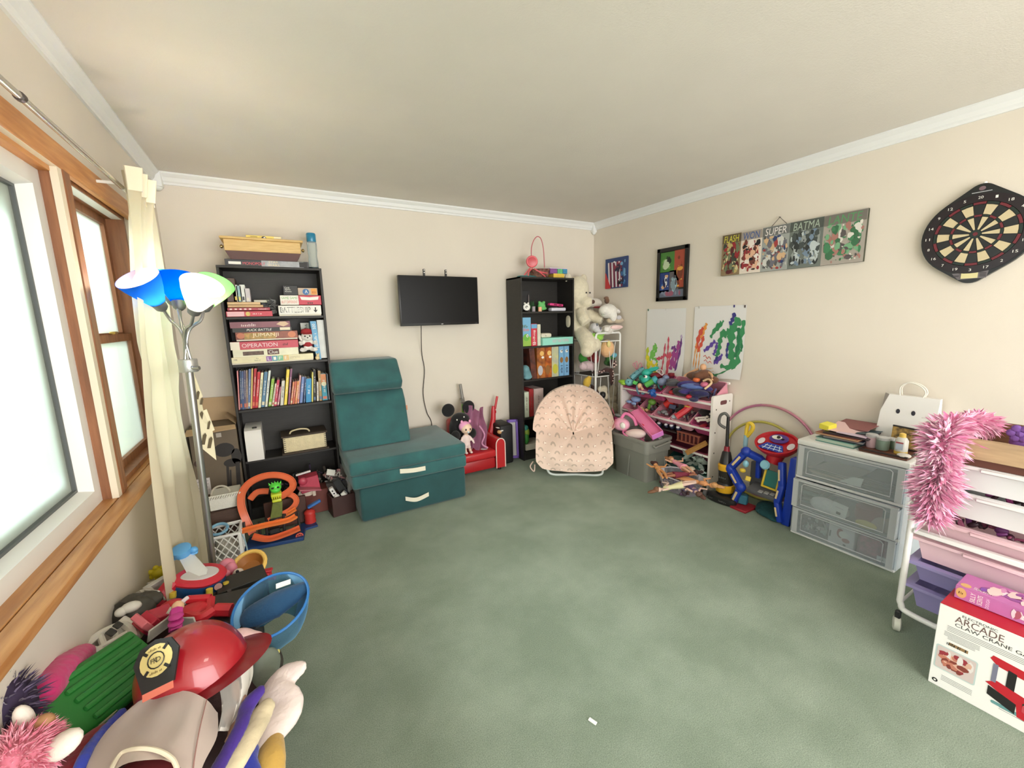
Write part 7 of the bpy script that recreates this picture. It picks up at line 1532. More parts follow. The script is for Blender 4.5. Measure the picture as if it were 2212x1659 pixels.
# printed picture of the machine
red_i = pm((186, 28, 42)); b = B(red_i)
b.poly([am(0, 0) @ V(q) for q in ((-.268, .214, .001), (-.262, .228, .001), (-.02, .2, .001), (-.02, .168, .001), (-.25, .196, .001))])
b.poly([am(0, 0) @ V(q) for q in ((-.27, .118, .001), (-.245, .14, .001), (-.02, .09, .001), (-.02, .03, .001), (-.19, .045, .001), (-.195, .08, .001))]); b.part('printed_panel', t)
b = B(black_p); b.poly([am(0, 0) @ V(q) for q in ((-.262, .11, .0012), (-.196, .088, .0012), (-.196, .05, .0012), (-.262, .075, .0012))]); b.poly([am(0, 0) @ V(q) for q in ((-.225, .2, .0012), (-.205, .196, .0012), (-.205, .13, .0012), (-.225, .136, .0012))]); b.part('printed_panel', t)
patch(t, am(.253, .165), .012, .07, pm((120, 120, 140)), off=.0012); patch(t, am(.213, .055), .075, .012, pm((100, 150, 150)), rnd_=.005, off=.0008)
splash(t, am(.13, .1), 0, 0, .13, .09, ((60, 40, 60), (40, 50, 40), (190, 70, 80), (222, 200, 120), (70, 40, 110), (150, 40, 50)), 34, rng, .005, .018, .0014); splash(t, am(.15, .155), 0, 0, .08, .05, ((150, 140, 140), (90, 90, 94), (206, 206, 206)), 16, rng, .006, .016, .0012)
disc(t, am(.39, .022), .008, .008, ink); disc(t, am(.39, .022), .0035, .0035, white_p, off=.0014)
b = B(ink); fr_ = am(.115, .022)
for x, y, sx, sy in ((0, .01, .034, .0015), (0, -.01, .034, .0015), (.017, 0, .0015, .02), (-.017, 0, .0015, .02)): b.box(fr_ @ V((x, y, .0004)), (.0004, sx, sy))
b.part('stamp_box', t)
t = thing('craft_box', 'flat pink and purple dough craft carton on the claw game carton', 'box', (2.2, .2, .34))
pk_c = mt('mauve_carton', (196, 116, 176), .45, var=.15, vscale=8)
B(pk_c).span((2.152, -.05, .341), (2.285, .392, .392), .0015).part('carton', t)
m = RW((2.152, .17, .3665)); disc(t, off(m, -.205, .002), .014, .02, pm((214, 170, 110))); scrawl(t, off(m, -.205, .002), .014, .01, pm((110, 80, 40)), 2)
for k, (s_, w_) in enumerate((('SILLY', .036), ('SCENTS', .036))): txt(s_, off(m, -.175 + k * .018, 0) @ R3(0, 0, 90), w_, .013, white_p, t)
txt('DOUGH', off(m, -.138, -.002) @ R3(0, 0, 90), .036, .009, pm((240, 214, 236)), t)
splash(t, off(m, -.06, 0), 0, 0, .07, .042, ((240, 232, 230), (226, 206, 214), (170, 90, 110)), 12, rng, .006, .018, .001); patch(t, off(m, .03, -.004), .04, .034, pm((150, 90, 190)))
m = frame((2.22, .17, .392), (0, -1, 0), (0, 0, 1)); disc(t, off(m, -.2, -.045), .014, .016, pm((214, 170, 110)))
for k, (s_, w_) in enumerate((('SILLY', .05), ('SCENTS', .05))): txt(s_, off(m, -.17 + k * .02, -.04), .02 + .02 * k, .02, white_p, t)
splash(t, m, 0, 0, .36, .11, ((236, 222, 230), (150, 84, 150), (214, 150, 190), (120, 50, 90), (236, 206, 200), (130, 80, 170)), 60, rng, .008, .03, .0012)
rodm = mt('rod_silver', (206, 202, 194), .25, .9)
t = thing('curtain_rod', 'silver curtain rod above the left window', 'curtain rod', (-.5, 1.6, 2.02))
B(rodm).cyl((-.5, .1, 2.022), (-.5, 2.42, 2.022), .009, n=12).part('rod', t)
B(mt('white_rod', (240, 238, 232), .4)).cyl((-.5, 1.80, 2.022), (-.5, 2.70, 2.022), .0075, n=12).part('inner_rod', t)
B(mt('rod_dark_ring', (70, 60, 56), .4)).cyl((-.5, 1.60, 2.022), (-.5, 1.615, 2.022), .012, n=12).part('joint', t)
for y in (.2, 2.39): B(mt('white_rod', (240, 238, 232), .4)).box((-.55, y, 2.03), (.1, .008, .012), None, .003).box((-.597, y, 2.03), (.006, .02, .03), None, .002).part('bracket', t)
curt = shade_mat('cream_curtain', (246, 240, 222))
nt = curt.node_tree
t = thing('curtain', 'cream pleated curtain gathered in the left corner by the window', 'curtain', (-.47, 2.5, 0))
def cur(u, v):
    # u from the near edge to the far edge, v from the header down
    z = 2.105 - 2.085 * v
    def ip(t_): 
        for (z1, a1), (z0, a0) in zip(t_, t_[1:]):
            if z >= z0: return a0 + (a1 - a0) * (z - z0) / (z1 - z0)
        return t_[-1][1]
    yn = ip(((2.2, 2.42), (1.95, 2.34), (1.59, 2.19), (1.0, 2.06), (.53, 1.95), (0, 1.9)))
    yf = ip(((2.2, 2.67), (1.9, 2.66), (1.4, 2.63), (.98, 2.60), (.41, 2.74), (0, 2.84)))
    y = yn + (yf - yn) * u
    a = .034 * (1 - .4 * v); k = 3.3 if v > .12 else 4.3
    x = -.478 + a * math.sin(2 * math.pi * 3.3 * u + .5 * math.sin(v * 4)) * (.7 + .3 * math.sin(u * 17 + 1)) + .02 * u + .008 * math.sin(v * 9 + u * 12)
    x += .022 * max(0, 1 - v / .10) * math.sin(2 * math.pi * 6 * u)
    if v > .36: x += .014 * math.exp(-((v - .42) / .04) ** 2) * math.sin(u * 9)
    return (max(x, -.512 if z < .9 else -.555), y, z)
B(curt).grid(cur, 110, 60, .0022).part('fabric', t, smooth=80)
def hdr(u, v): p = V(cur(u, v * .05)); return p + V((.004, 0, .0))
B(mt('curtain_header', (244, 234, 208), .85)).grid(hdr, 110, 3).part('header_tape', t, smooth=80)
for u in (.22, .42, .62, .82):
    p = V(cur(u, .055)); B(mt('cream_hook', (222, 206, 160), .5)).box(p + V((.006, 0, 0)), (.01, .012, .03), None, .002).part('pleat_tab', t)
steel = mt('brushed_steel', (168, 168, 166), .3, .9)
LX, LY = -.350, 2.30
t = thing('floor_lamp', 'silver floor lamp with five blue, green and white shades', 'floor lamp', (LX - .03, LY, 0))
B(steel).lathe([(.13, 0), (.13, .012), (.05, .022), (.02, .03)], (LX - .03, LY, 0), 28).part('base', t)
B(steel).cyl((LX - .03, LY, .02), (LX, LY, 1.245), .0148, n=16).part('pole', t)
cw_ = V((LX, LY, 1.19)); B(mt('collar_grey', (186, 186, 184), .3, .7)).lathe([(.034, 0), (.036, .005), (.036, .052), (.034, .057)], (LX, LY, 1.232), 24).part('collar', t)
B(steel).box((LX + .03, LY - .035, 1.25), (.035, .01, .012), R3(0, 20, 0), .003).cyl((LX + .02, LY - .034, 1.25), (LX + .045, LY - .05, 1.252), .007, n=8).part('wing_nut', t)
bulbm = mt('bulb_glow', (255, 232, 200), .4, emit=75)
SHADES = (((-0.401, 2.280, 1.504), (-0.453, 2.200, 1.629), (20, 96, 200), (214, 196, 214)), ((-0.360, 2.360, 1.506), (-0.361, 2.420, 1.681), (0, 110, 230), (10, 120, 240)), ((-0.293, 2.200, 1.482), (-0.228, 2.100, 1.612), (236, 244, 238), (250, 250, 250)),
          ((-0.270, 2.320, 1.500), (-0.225, 2.380, 1.607), (150, 220, 150), (220, 245, 220)), ((-0.376, 2.380, 1.537), (-0.428, 2.500, 1.633), (110, 200, 190), (190, 235, 225)))
sock = mt('socket_grey', (120, 122, 122), .4, .5)
for i, (p0, p1, c_out, c_in) in enumerate(SHADES):
    p0, p1 = V(p0), V(p1); d = (p1 - p0).normalized(); ln = .185; m = frame(p0, d.orthogonal(), d) @ M.Diagonal((.86, .86, .86, 1))
    a0 = V((LX + .012 * math.cos(i * 1.256), LY + .012 * math.sin(i * 1.256), 1.28)); kn = a0 + V(((p0.x - LX) * .35, (p0.y - LY) * .35, .13))
    B(steel).tube(bez([a0, kn, p0 - d * .04 + V((0, 0, -.01)), p0 + d * .006], 7), .0062, 8).part('gooseneck', t)
    B(sock).lathe([(.014, 0), (.026, .012), (.033, .05), (.03, .054)], m, 18).part('socket', t)
    b = B(shade_mat('shade_%d' % i, c_out)); b.lathe([(.033, .045), (.048, .075), (.066, .115), (.08, .15), (.09, ln)], m, 36, False, False)
    s_ = b.part('shade', t, label=('blue shade tilted to the window', 'bright blue shade', 'white shade', 'pale green shade', 'teal shade')[i])
    b = B(shade_mat('shade_in_%d' % i, c_in)); b.lathe([(.031, .046), (.046, .076), (.064, .116), (.078, .15), (.088, ln)], m, 36, False, False); b.part('shade_lining', s_)
    b = B(bulbm); b.lathe([(.012, .05), (.016, .065), (.028, .095), (.03, .112), (.024, .132), (.008, .142), (.0, .143)], m, 18); b.part('bulb', t)
# cream paper castle cut-out hanging on the lamp pole
t = thing('castle_cutout', 'cream cut-out paper castle hanging on the lamp pole', 'decoration', (-0.332, 2.380, 0.869))
outl = ((-0.341, 2.340, 1.225), (-0.325, 2.370, 1.104), (-0.333, 2.360, 1.100), (-0.331, 2.370, 1.038), (-0.319, 2.380, 1.041), (-0.302, 2.400, 0.931), (-0.310, 2.390, 0.930), (-0.313, 2.400, 0.780), (-0.356, 2.350, 0.864), (-0.346, 2.340, 1.017), (-0.342, 2.335, 1.127))
b = B(mt('cream_foam', (240, 230, 196), .7)); b.loft([[V(p) for p in outl], [V(p) + V((0, .006, 0)) for p in outl]]); b.part('board', t, smooth=0)
b = B(mt('window_shadow', (96, 84, 62), .8))
for q in (((-0.339, 2.345, 1.119), 5, 17), ((-0.329, 2.355, 1.087), 4, 14), ((-0.341, 2.355, 1.013), 6, 24), ((-0.318, 2.375, 0.967), 4, 18), ((-0.341, 2.355, 0.907), 6, 24), ((-0.323, 2.375, 0.881), 6, 24)):
    p, w_, h_ = V(q[0]), q[1] * .0024, q[2] * .0024; mm_ = frame(p + V((0, -.004, 0)), (1, .45, -.28), (0, -1, 0)); b.poly([mm_ @ V(k) for k in ((-w_ / 2, -h_ / 2, .002), (w_ / 2, -h_ / 2, .002), (w_ / 2, h_ * .3, .002), (0, h_ / 2, .002), (-w_ / 2, h_ * .3, .002))])
b.part('window', t, kind='stuff')
kraft = mt('kraft_card', (196, 166, 128), .75, var=.1, vscale=8); printc = mt('taupe_print', (112, 98, 80), .6, var=.2, vscale=4)
t = thing('cardboard_box', 'tall cardboard box with open flaps and dark animal picture, left corner', 'cardboard box', (-.445, 3.5, 0))
B(printc).span((-.575, 3.40, 0), (-.305, 3.64, .74), .002).part('body', t)
B(kraft).loft([[(-.58, 3.40, .74), (-.31, 3.40, .74), (-.31, 3.402, .742), (-.58, 3.402, .742)], [(-.59, 3.33, .71), (-.30, 3.33, .725), (-.30, 3.332, .727), (-.59, 3.332, .712)]]).part('front_flap', t)
B(kraft).loft([[(-.575, 3.64, .74), (-.305, 3.64, .74), (-.305, 3.645, .74), (-.575, 3.645, .74)], [(-.56, 3.652, .915), (-.31, 3.652, .905), (-.31, 3.656, .905), (-.56, 3.656, .915)]]).part('rear_flap', t)
B(kraft).poly([(-.305, 3.42, .74), (-.305, 3.62, .74), (-.36, 3.6, .80), (-.37, 3.45, .80)]).part('side_flap', t)
fb = FW((-.44, 3.40, .37)); blk2 = pm((44, 40, 38))
for cx, cy, rx, ry in ((.05, .20, .06, .05), (.115, .14, .03, .06), (.085, .1, .05, .03)): disc(t, off(fb, cx, cy), rx, ry, blk2, 'printed_animal')
b = B(blk2)
for x0, x1, z0, z1 in ((.045, .06, -.1, .1), (.10, .125, -.11, .1), (.06, .07, -.1, .05)): b.poly([fb @ V(q) for q in ((x0 - .01, z0, .0012), (x1 - .008, z0, .0012), (x1 + .004, z1, .0012), (x0 + .004, z1, .0012))])
b.part('printed_animal', t)
disc(t, off(fb, -.1, .13), .03, .025, pm((70, 50, 44))); patch(t, off(fb, -.10, -.04), .09, .12, pm((216, 210, 208))); [scrawl(t, off(fb, -.10, .0 - k * .022), .07, .008, pm((120, 116, 120)), k) for k in range(4)]
patch(t, off(fb, .03, .31), .03, .03, pm((190, 180, 168)))
wkw = mt('white_wicker', (232, 230, 218), .7, bump=.3, bscale=90)
t = thing('white_basket', 'white rectangular basket with woven rim and rope handle, left corner', 'basket', (-.40, 3.18, .17))
B(wkw).span((-.475, 3.10, .255), (-.315, 3.30, .335), .004).part('body', t)
b = B(wkw)
for k in range(13): x = -.475 + k * .0133; b.tube([(x, 3.096, .332), (x + .012, 3.094, .352)], .0045, 6)
b.tube([(-.477, 3.098, .353), (-.313, 3.098, .353)], .004, 6); b.part('woven_rim', t)
B(mt('rope_handle', (196, 188, 170), .8)).tube(arc((-.415, 3.16, .345), (1, 0, 0), (0, 0, 1), .05, 0, 180, 12), .006, 7).part('handle', t)
B(mt('dark_chest_wood', (92, 70, 60), .6, var=.25, vscale=6, stretch=(2, 20, 20))).span((-.475, 3.08, 0), (-.318, 3.33, .25), .004).thing('wooden_box', 'dark brown wooden box under the white basket', 'box')
wcr = mt('milk_crate_white', (232, 230, 226), .45)
t = thing('milk_crate', 'white plastic lattice crate on the floor behind the toy pile', 'crate', (-.40, 2.90, 0))
cx0, cx1, cy0, cy1, czt = -.47, -.31, 2.83, 3.0, .19
b = B(wcr)
for x, y in ((cx0, cy0), (cx1, cy0), (cx0, cy1), (cx1, cy1)): b.box((x, y, czt / 2), (.018, .018, czt), None, .003)
b.part('corner_post', t, kind='stuff')
B(wcr).tube([(cx0, cy0, czt), (cx1, cy0, czt), (cx1, cy1, czt), (cx0, cy1, czt)], .011, 6, True).part('rim', t); B(wcr).span((cx0, cy0, 0), (cx1, cy1, .01)).part('bottom', t)
b = B(wcr)
for a, c_ in (((cx0, cy0), (cx1, cy0)), ((cx1, cy0), (cx1, cy1)), ((cx0, cy1), (cx1, cy1)), ((cx0, cy0), (cx0, cy1))):
    for k in range(-3, 5):
        for s_ in (1, -1):
            u0, u1 = k / 4, k / 4 + .75; z0, z1 = (.01, .18) if s_ > 0 else (.18, .01)
            q0, q1 = max(0, u0), min(1, u1)
            if q1 <= q0: continue
            zz = lambda u: z0 + (z1 - z0) * (u - u0) / .75
            P_ = lambda u: (a[0] + (c_[0] - a[0]) * u, a[1] + (c_[1] - a[1]) * u, zz(u)); b.tube([P_(q0), P_(q1)], .0035, 5)
b.part('lattice', t, kind='stuff')
B(mt('blue_hoop', (130, 180, 210), .4)).tube(arc((-.42, 2.93, .20), (1, 0, 0), (0, 1, .3), .045, 0, 340, 20), .009, 7).thing('blue_ring', 'pale blue ring toy on the white lattice crate', 'toy')
b = B(mt('grey_bundle', (176, 172, 160), .8, bump=.3)); b.ball((-.39, 2.92, .075), (.06, .06, .05)); b.ball((-.40, 2.9, .12), (.045, .05, .04)); soften(b.thing('cloth_bundle', 'grey cloth bundle inside the white lattice crate', 'cloth'), .01)
B(mt('cable_blue', (150, 180, 190), .5)).tube(bez([(-.305, 2.86, .17), (-.292, 2.87, .12), (-.285, 2.86, .06), (-.29, 2.90, .02), (-.27, 2.95, .008)], 5), .004, 6).thing('cord', 'pale blue cord hanging down the side of the lattice crate', 'cord')
org = mt('track_orange', (222, 108, 66), .4); orl = mt('track_light_orange', (240, 130, 66), .4); nvy = mt('track_navy', (30, 60, 110), .5); blkp = mt('track_black', (36, 34, 34), .5)
t = thing('race_track', 'orange double loop toy race track with green monster head', 'toy race track', (-.08, 3.08, 0))
def ribbon(pts, w_, nrm, mat, nm, side=.012, n=6):
    P_ = bez(pts, n); secs = []
    for i, p in enumerate(P_):
        d = (P_[min(i + 1, len(P_) - 1)] - P_[max(i - 1, 0)]).normalized(); u = V(nrm(i / (len(P_) - 1))); u = (u - d * u.dot(d)).normalized(); s_ = d.cross(u)
        secs.append([p + s_ * w_ / 2 + u * side, p + s_ * w_ / 2, p - s_ * w_ / 2, p - s_ * w_ / 2 + u * side, p - s_ * (w_ / 2 - .004) + u * side, p - s_ * (w_ / 2 - .004) + u * .004, p + s_ * (w_ / 2 - .004) + u * .004, p + s_ * (w_ / 2 - .004) + u * side])
    return B(mat).loft(secs).part(nm, t, smooth=50)
inw = lambda f: (.1, -.75, .65)
ribbon([(-0.260, 3.000, 0.091), (-0.287, 3.010, 0.197), (-0.303, 3.050, 0.275), (-0.291, 3.100, 0.342), (-0.243, 3.160, 0.380), (-0.161, 3.200, 0.391), (-0.074, 3.220, 0.369), (-0.009, 3.200, 0.329), (-0.003, 3.150, 0.290), (-0.052, 3.100, 0.270), (-0.108, 3.070, 0.262)], .044, inw, org, 'upper_loop')
ribbon([(-0.258, 3.120, 0.274), (-0.214, 3.160, 0.300), (-0.149, 3.160, 0.291)], .038, inw, org, 'inner_ramp')
ribbon([(-0.062, 3.120, 0.271), (-0.006, 3.120, 0.237), (0.010, 3.090, 0.203), (-0.023, 3.050, 0.174), (-0.081, 3.020, 0.162), (-0.163, 3.000, 0.147)], .036, inw, org, 'lower_loop')
upn = lambda f: (0, -.35, 1)
ribbon([(-0.309, 2.960, 0.134), (-0.189, 2.960, 0.137), (-0.057, 2.960, 0.135), (-0.001, 2.980, 0.144)], .036, upn, orl, 'upper_rail', .016)
ribbon([(-0.258, 2.950, 0.088), (-0.173, 2.940, 0.048), (-0.066, 2.940, 0.054), (0.013, 2.940, 0.071)], .04, upn, org, 'lower_rail', .016)
ribbon([(-0.138, 3.020, 0.131), (-0.054, 3.020, 0.154), (0.004, 3.020, 0.179)], .03, upn, orl, 'middle_rail', .014)
b = B(nvy); b.box((-.13, 3.0, .012), (.34, .16, .024), R3(0, 0, -8), .004); b.box((.055, 3.09, .008), (.13, .10, .016), R3(0, 0, 8), .003); b.part('base', t)
b = B(blkp)
for a, c_ in (((-0.213, 2.980, 0.164), (-0.220, 2.980, 0.043)), ((-0.074, 2.990, 0.179), (-0.081, 2.980, 0.053)), ((0.011, 2.990, 0.176), (0.010, 2.970, 0.024)), ((-0.297, 2.990, 0.184), (-0.298, 2.980, 0.131)), ((-0.175, 2.990, 0.152), (-0.181, 2.990, 0.045))): b.cyl(a, c_, .008, n=8)
b.box((-0.133, 2.990, 0.077), (.06, .03, .035), None, .004); b.box((-0.108, 3.000, 0.158), (.10, .015, .012), R3(0, -8, 0)); b.part('support', t)
b = B(mt('track_brown_back', (84, 52, 42), .6, var=.3, vscale=10)); b.box((-.06, 3.17, .11), (.26, .02, .20), None, .004); b.part('back_panel', t)
gnm, ylm = mt('monster_green', (90, 214, 70), .4), mt('monster_yellow', (206, 214, 60), .4)
hc = V((-0.101, 3.020, 0.364)); b = B(gnm); b.ball(hc, (.036, .034, .03)); b.ball(hc + V((0, -.02, -.012)), (.03, .024, .02))
for k in range(5): b.cyl(hc + V((-.03 + .015 * k, 0, .02)), hc + V((-.036 + .018 * k, .0, .042 - .003 * abs(k - 2))), .007, .001, 8)
b.part('monster_head', t); b = B(ylm); b.box(hc + V((0, -.01, -.045)), (.062, .05, .02), R3(8), .006, 2); b.box(hc + V((.0, -.012, -.085)), (.055, .04, .02), None, .006, 2)
for k in range(5): b.cyl(hc + V((-.024 + .012 * k, -.034, -.055)), hc + V((-.024 + .012 * k, -.036, -.07)), .006, .001, 7)
b.part('monster_jaw', t); b = B(blkp); b.ball(hc + V((-.015, -.032, .006)), (.008, .006, .006), None, 8, 6); b.ball(hc + V((.016, -.032, .006)), (.008, .006, .006), None, 8, 6); b.part('monster_eyes', t)
B(mt('monster_olive', (110, 120, 40), .6, var=.4, vscale=30)).loft([[hc + V((x, y, -.10)) for x, y in ((-.025, -.02), (.03, -.02), (.03, .03), (-.025, .03))], [hc + V((x, y, -.20)) for x, y in ((-.05, -.03), (.02, -.03), (.02, .03), (-.05, .03))]]).part('monster_body', t)
q = V((.085, 3.125, .012)); B(mt('barrel_red', (186, 50, 44), .45)).lathe([(.036, 0), (.038, .01), (.034, .03), (.038, .045), (.034, .06), (.038, .075), (.036, .085), (.02, .098)], q, 20).part('barrel', t)
B(mt('track_blue', (58, 110, 180), .4)).box(q + V((.035, .02, .125)), (.095, .035, .02), R3(0, -22, 0), .005).part('blue_lever', t)
b = B(mt('track_wheel_red', (200, 90, 76), .4)); wq = V((0.005, 2.930, 0.024)); b.tube([wq + V((.02 * math.cos(k * .524), 0, .02 * math.sin(k * .524))) for k in range(12)], .005, 6, True)
for k in range(3): a = k * 1.047; b.tube([wq + V((.018 * math.cos(a), 0, .018 * math.sin(a))), wq - V((.018 * math.cos(a), 0, .018 * math.sin(a)))], .003, 5)
b.part('wheel', t)
# toys between the track and the bookcase
toy('pink and red toy kitchen piece behind the race track', [('body', (182, 62, 84), [('x', (0.109, 3.280, 0.257), (.13, .1, .11), R3(0, -6, 0)), ('b', (0.066, 3.200, 0.302), (.03, .02, .03))]), ('tray', (176, 96, 108), [('x', (0.102, 3.200, 0.237), (.15, .08, .012), R3(0, 14, 10))]), ('strip', (226, 216, 216), [('x', (0.076, 3.260, 0.343), (.1, .02, .012), R3(0, -8, 0))])], loc=(0.103, 3.280, 0.192))
toy('brown wooden toy box with white jars behind the race track', [('body', (112, 56, 48), [('x', (.15, 3.36, .09), (.16, .14, .18))]), ('jars', (226, 208, 190), [('c', (0.088, 3.280, 0.166), (0.091, 3.280, 0.202), .035), ('c', (0.039, 3.270, 0.175), (0.053, 3.270, 0.223), .018, .006), ('c', (0.133, 3.270, 0.152), (0.134, 3.270, 0.196), .012)])], 'toy_box', 'toy box', loc=(.15, 3.36, 0))
t = thing('craft_bin', 'small dark bin of clear bagged craft bits beside the green chair', 'bin', (.28, 3.36, 0)); B(mt('clear_bin_grey', (96, 92, 88), .4)).loft([[(.235, 3.33, .02), (.335, 3.33, .02), (.335, 3.40, .02), (.235, 3.40, .02)], [(.225, 3.32, .2), (.345, 3.32, .2), (.345, 3.405, .2), (.225, 3.405, .2)]]).part('body', t)
B(mt('black_base', (30, 28, 28), .6)).span((.23, 3.32, 0), (.34, 3.405, .03)).part('base', t)
jumble('craft_bits', 'pale mixed craft bits heaped in the small dark bin', 'craft bits', (.285, 3.36, .2), (.12, .08, .11), ((206, 190, 180), (150, 140, 136), (190, 140, 140), (120, 116, 112), (226, 220, 210)), 44, 81, rmin=.008, rmax=.02)
B(white_p).box((.265, 3.325, .285), (.06, .01, .045), R3(-30, 20, 0)).thing('paper_label', 'white paper label on the craft bits', 'label')
t = thing('wooden_caddy', 'dark brown box of black and white toys in front of the bookcase', 'box', (.31, 3.19, 0)); dkb = mt('espresso_wood', (66, 38, 34), .5, var=.2, vscale=6)
m_ = M.Translation((.31, 3.215, 0)) @ R3(0, 0, 8)
for c_, s_ in (((0, -.065, .075), (.165, .012, .15)), ((0, .065, .075), (.165, .012, .15)), ((-.077, 0, .075), (.012, .13, .15)), ((.077, 0, .075), (.012, .13, .15))): B(dkb).box(m_ @ V(c_), s_, R3(0, 0, 8), .002).part('side_board', t)
B(dkb).box(m_ @ V((0, 0, .008)), (.15, .12, .012), R3(0, 0, 8)).part('bottom_board', t)
toy('black handheld toy standing in the dark brown box', [('body', (34, 34, 36), [('x', (.315, 3.225, .19), (.055, .04, .15), R3(0, -24, 0))])], 'toy_gadget', 'toy', loc=(.315, 3.225, .1))
toy('white dotted toy strip at the left of the dark brown box', [('body', (232, 228, 224), [('x', (.262, 3.2, .165), (.03, .04, .1), R3(0, -22, 0)), ('b', (.278, 3.18, .14), (.022, .022, .02))]), ('dots', (40, 40, 44), [('b', (.252, 3.179, .19), .006), ('b', (.262, 3.179, .168), .006)])], loc=(.262, 3.2, .1))
toy('small white cup toy at the front of the dark brown box', [('body', (232, 228, 220), [('c', (.315, 3.17, .145), (.34, 3.165, .165), .018, .02)])], loc=(.325, 3.168, .13))
b = B(mt('grey_cord', (136, 134, 130), .9, bump=.4)); b.tube(bez([(.37, 3.24, .13), (.385, 3.23, .19), (.375, 3.25, .23), (.39, 3.25, .25), (.382, 3.24, .17)], 5), .018, 8); b.thing('rope_coil', 'grey braided cord at the right of the dark brown box', 'cord')
t = thing('toy_bin', 'black fabric toy bin under the pile of toys by the window', 'toy bin', (-.36, 1.62, 0))
bf = mt('black_fabric', (34, 30, 30), .9, bump=.3, bscale=90)
B(bf).span((-.585, 1.12, 0), (-.19, 1.98, .22), .02, 2).part('body', t)
B(bf).tube([(-.58, 1.125, .22), (-.195, 1.125, .22), (-.195, 1.975, .22), (-.58, 1.975, .22)], .012, 6, True).part('rim', t)
def heapm(col): return mt('heap_%d_%d_%d' % col, col, .8, var=.3, vscale=14, bump=.3, bscale=60)
b = B(heapm((52, 30, 32)))
for c_, r_ in (((-.38, 1.3, .28), (.19, .17, .14)), ((-.40, 1.6, .27), (.18, .2, .12)), ((-.38, 1.88, .26), (.19, .17, .07)), ((-.24, 1.4, .24), (.1, .2, .1))): b.ball(c_, r_)
soften(b.thing('clothes_heap', 'dark maroon clothes under the helmet and green bin', 'clothes'), .02)
# red fire helmet
HC = (-0.287, 1.294, 0.503); hr = V((-0.144, 1.256, 0.545)) - V((-0.417, 1.303, 0.465)); tc3 = (V((0, 0, 1.44)) - V(HC)).normalized(); hz = (V((-0.336, 1.354, 0.670)) - V(HC)).normalized() + tc3 * .18
hm = frame(HC, hr, hz); S_ = .128
t = thing('fire_helmet', 'red toy fire helmet with a gold crest on the toy pile', 'helmet', HC)
redh = mt('helmet_red', (160, 24, 36), .28, var=.12, vscale=9, coat=.5)
def dome(u, v):
    a = 2 * math.pi * u; e = v * math.pi / 2; r = math.cos(e) ** .75; rx, ry = S_ * 1.0, S_ * .88
    rid = 1 + .03 * max(0, math.cos(a * 4)) ** 8 * math.sin(e * 2)
    return hm @ V((rx * r * math.cos(a) * rid, ry * r * math.sin(a) * rid, S_ * 1.02 * math.sin(e) - .012))
B(redh).grid(dome, 48, 14).part('dome', t, smooth=60)
def brim(u, v):
    a = 2 * math.pi * u; w_ = .022 + .04 * max(0, math.cos(a)) ** 2 + .03 * max(0, -math.cos(a)) ** 2
    r0 = V((S_ * math.cos(a), S_ * .88 * math.sin(a), -.012)); o_ = V((math.cos(a), .9 * math.sin(a), 0))
    return hm @ (r0 + o_ * w_ * v + V((0, 0, -.014 * v)))
B(redh).grid(brim, 48, 4, .003).part('brim', t, smooth=60)
# crest plate on the near side of the dome
cn = (tc3 * .86 - hr.normalized() * .42 + hz * .16).normalized()
cmx = frame(V(HC) + cn * (S_ * .93) + hz * .03, hr, cn)
B(black_p).prism([(-.034, -.05), (.034, -.05), (.05, .02), (.034, .05), (0, .06), (-.034, .05), (-.05, .02)], .006, cmx).part('crest_plate', t)
gold = mt('crest_gold', (216, 196, 130), .35, .3); m = cmx @ M.Translation((0, .012, .007))
disc(t, m, .036, .036, gold, 'crest', .0)
b = B(black_p)
for k in range(4): a = math.radians(45 + 90 * k); b.box(m @ V((.032 * math.cos(a), .032 * math.sin(a), .001)), (.014, .006, .002), cmx.to_3x3().to_4x4() @ R3(0, 0, 45 + 90 * k))
b.part('crest_gap', t, kind='stuff')
B(black_p).tube([m @ V((.018 * math.cos(k * .4488), .018 * math.sin(k * .4488), .001)) for k in range(14)], .0014, 4, True).part('crest_ring', t)
txt('F D', m, .022, .01, black_p, t, depth=.002); txt('K', m, .008, .013, black_p, t, depth=.0025)
for y, w_ in ((.026, .03), (-.026, .03)): scrawl(t, m @ M.Translation((0, y, 0)), w_, .006, pm((110, 90, 50)), 4)
patch(t, cmx @ M.Translation((0, -.058, .006)), .066, .016, pm((206, 110, 90)))
# green ribbed seat lid
gA, gB = V((-0.555, 1.308, 0.505)), V((-0.437, 1.535, 0.460)); gx = gB - gA
gmx = frame((gA + gB) / 2, gx, (.45, -.5, .74)); gl = gx.length + .03
t = thing('ribbed_bin', 'green ribbed plastic bin lying on its side behind the helmet', 'toy bin', (gA + gB) / 2)
grp = mt('ribbed_green', (44, 128, 54), .4, var=.08, vscale=6)
B(grp).box(gmx @ V((0, 0, -.04)), (gl, .165, .08), gmx.to_3x3().to_4x4(), .012, 3).part('body', t)
b = B(grp)
for k in range(5): b.box(gmx @ V((.02, -.062 + .031 * k, .002)), (gl - .07, .016, .014), gmx.to_3x3().to_4x4(), .006, 2)
b.part('rib', t)
B(mt('cream_label', (206, 196, 160), .6)).box(gmx @ V((-.06, -.083, -.02)), (.05, .002, .02), gmx.to_3x3().to_4x4()).part('label', t)
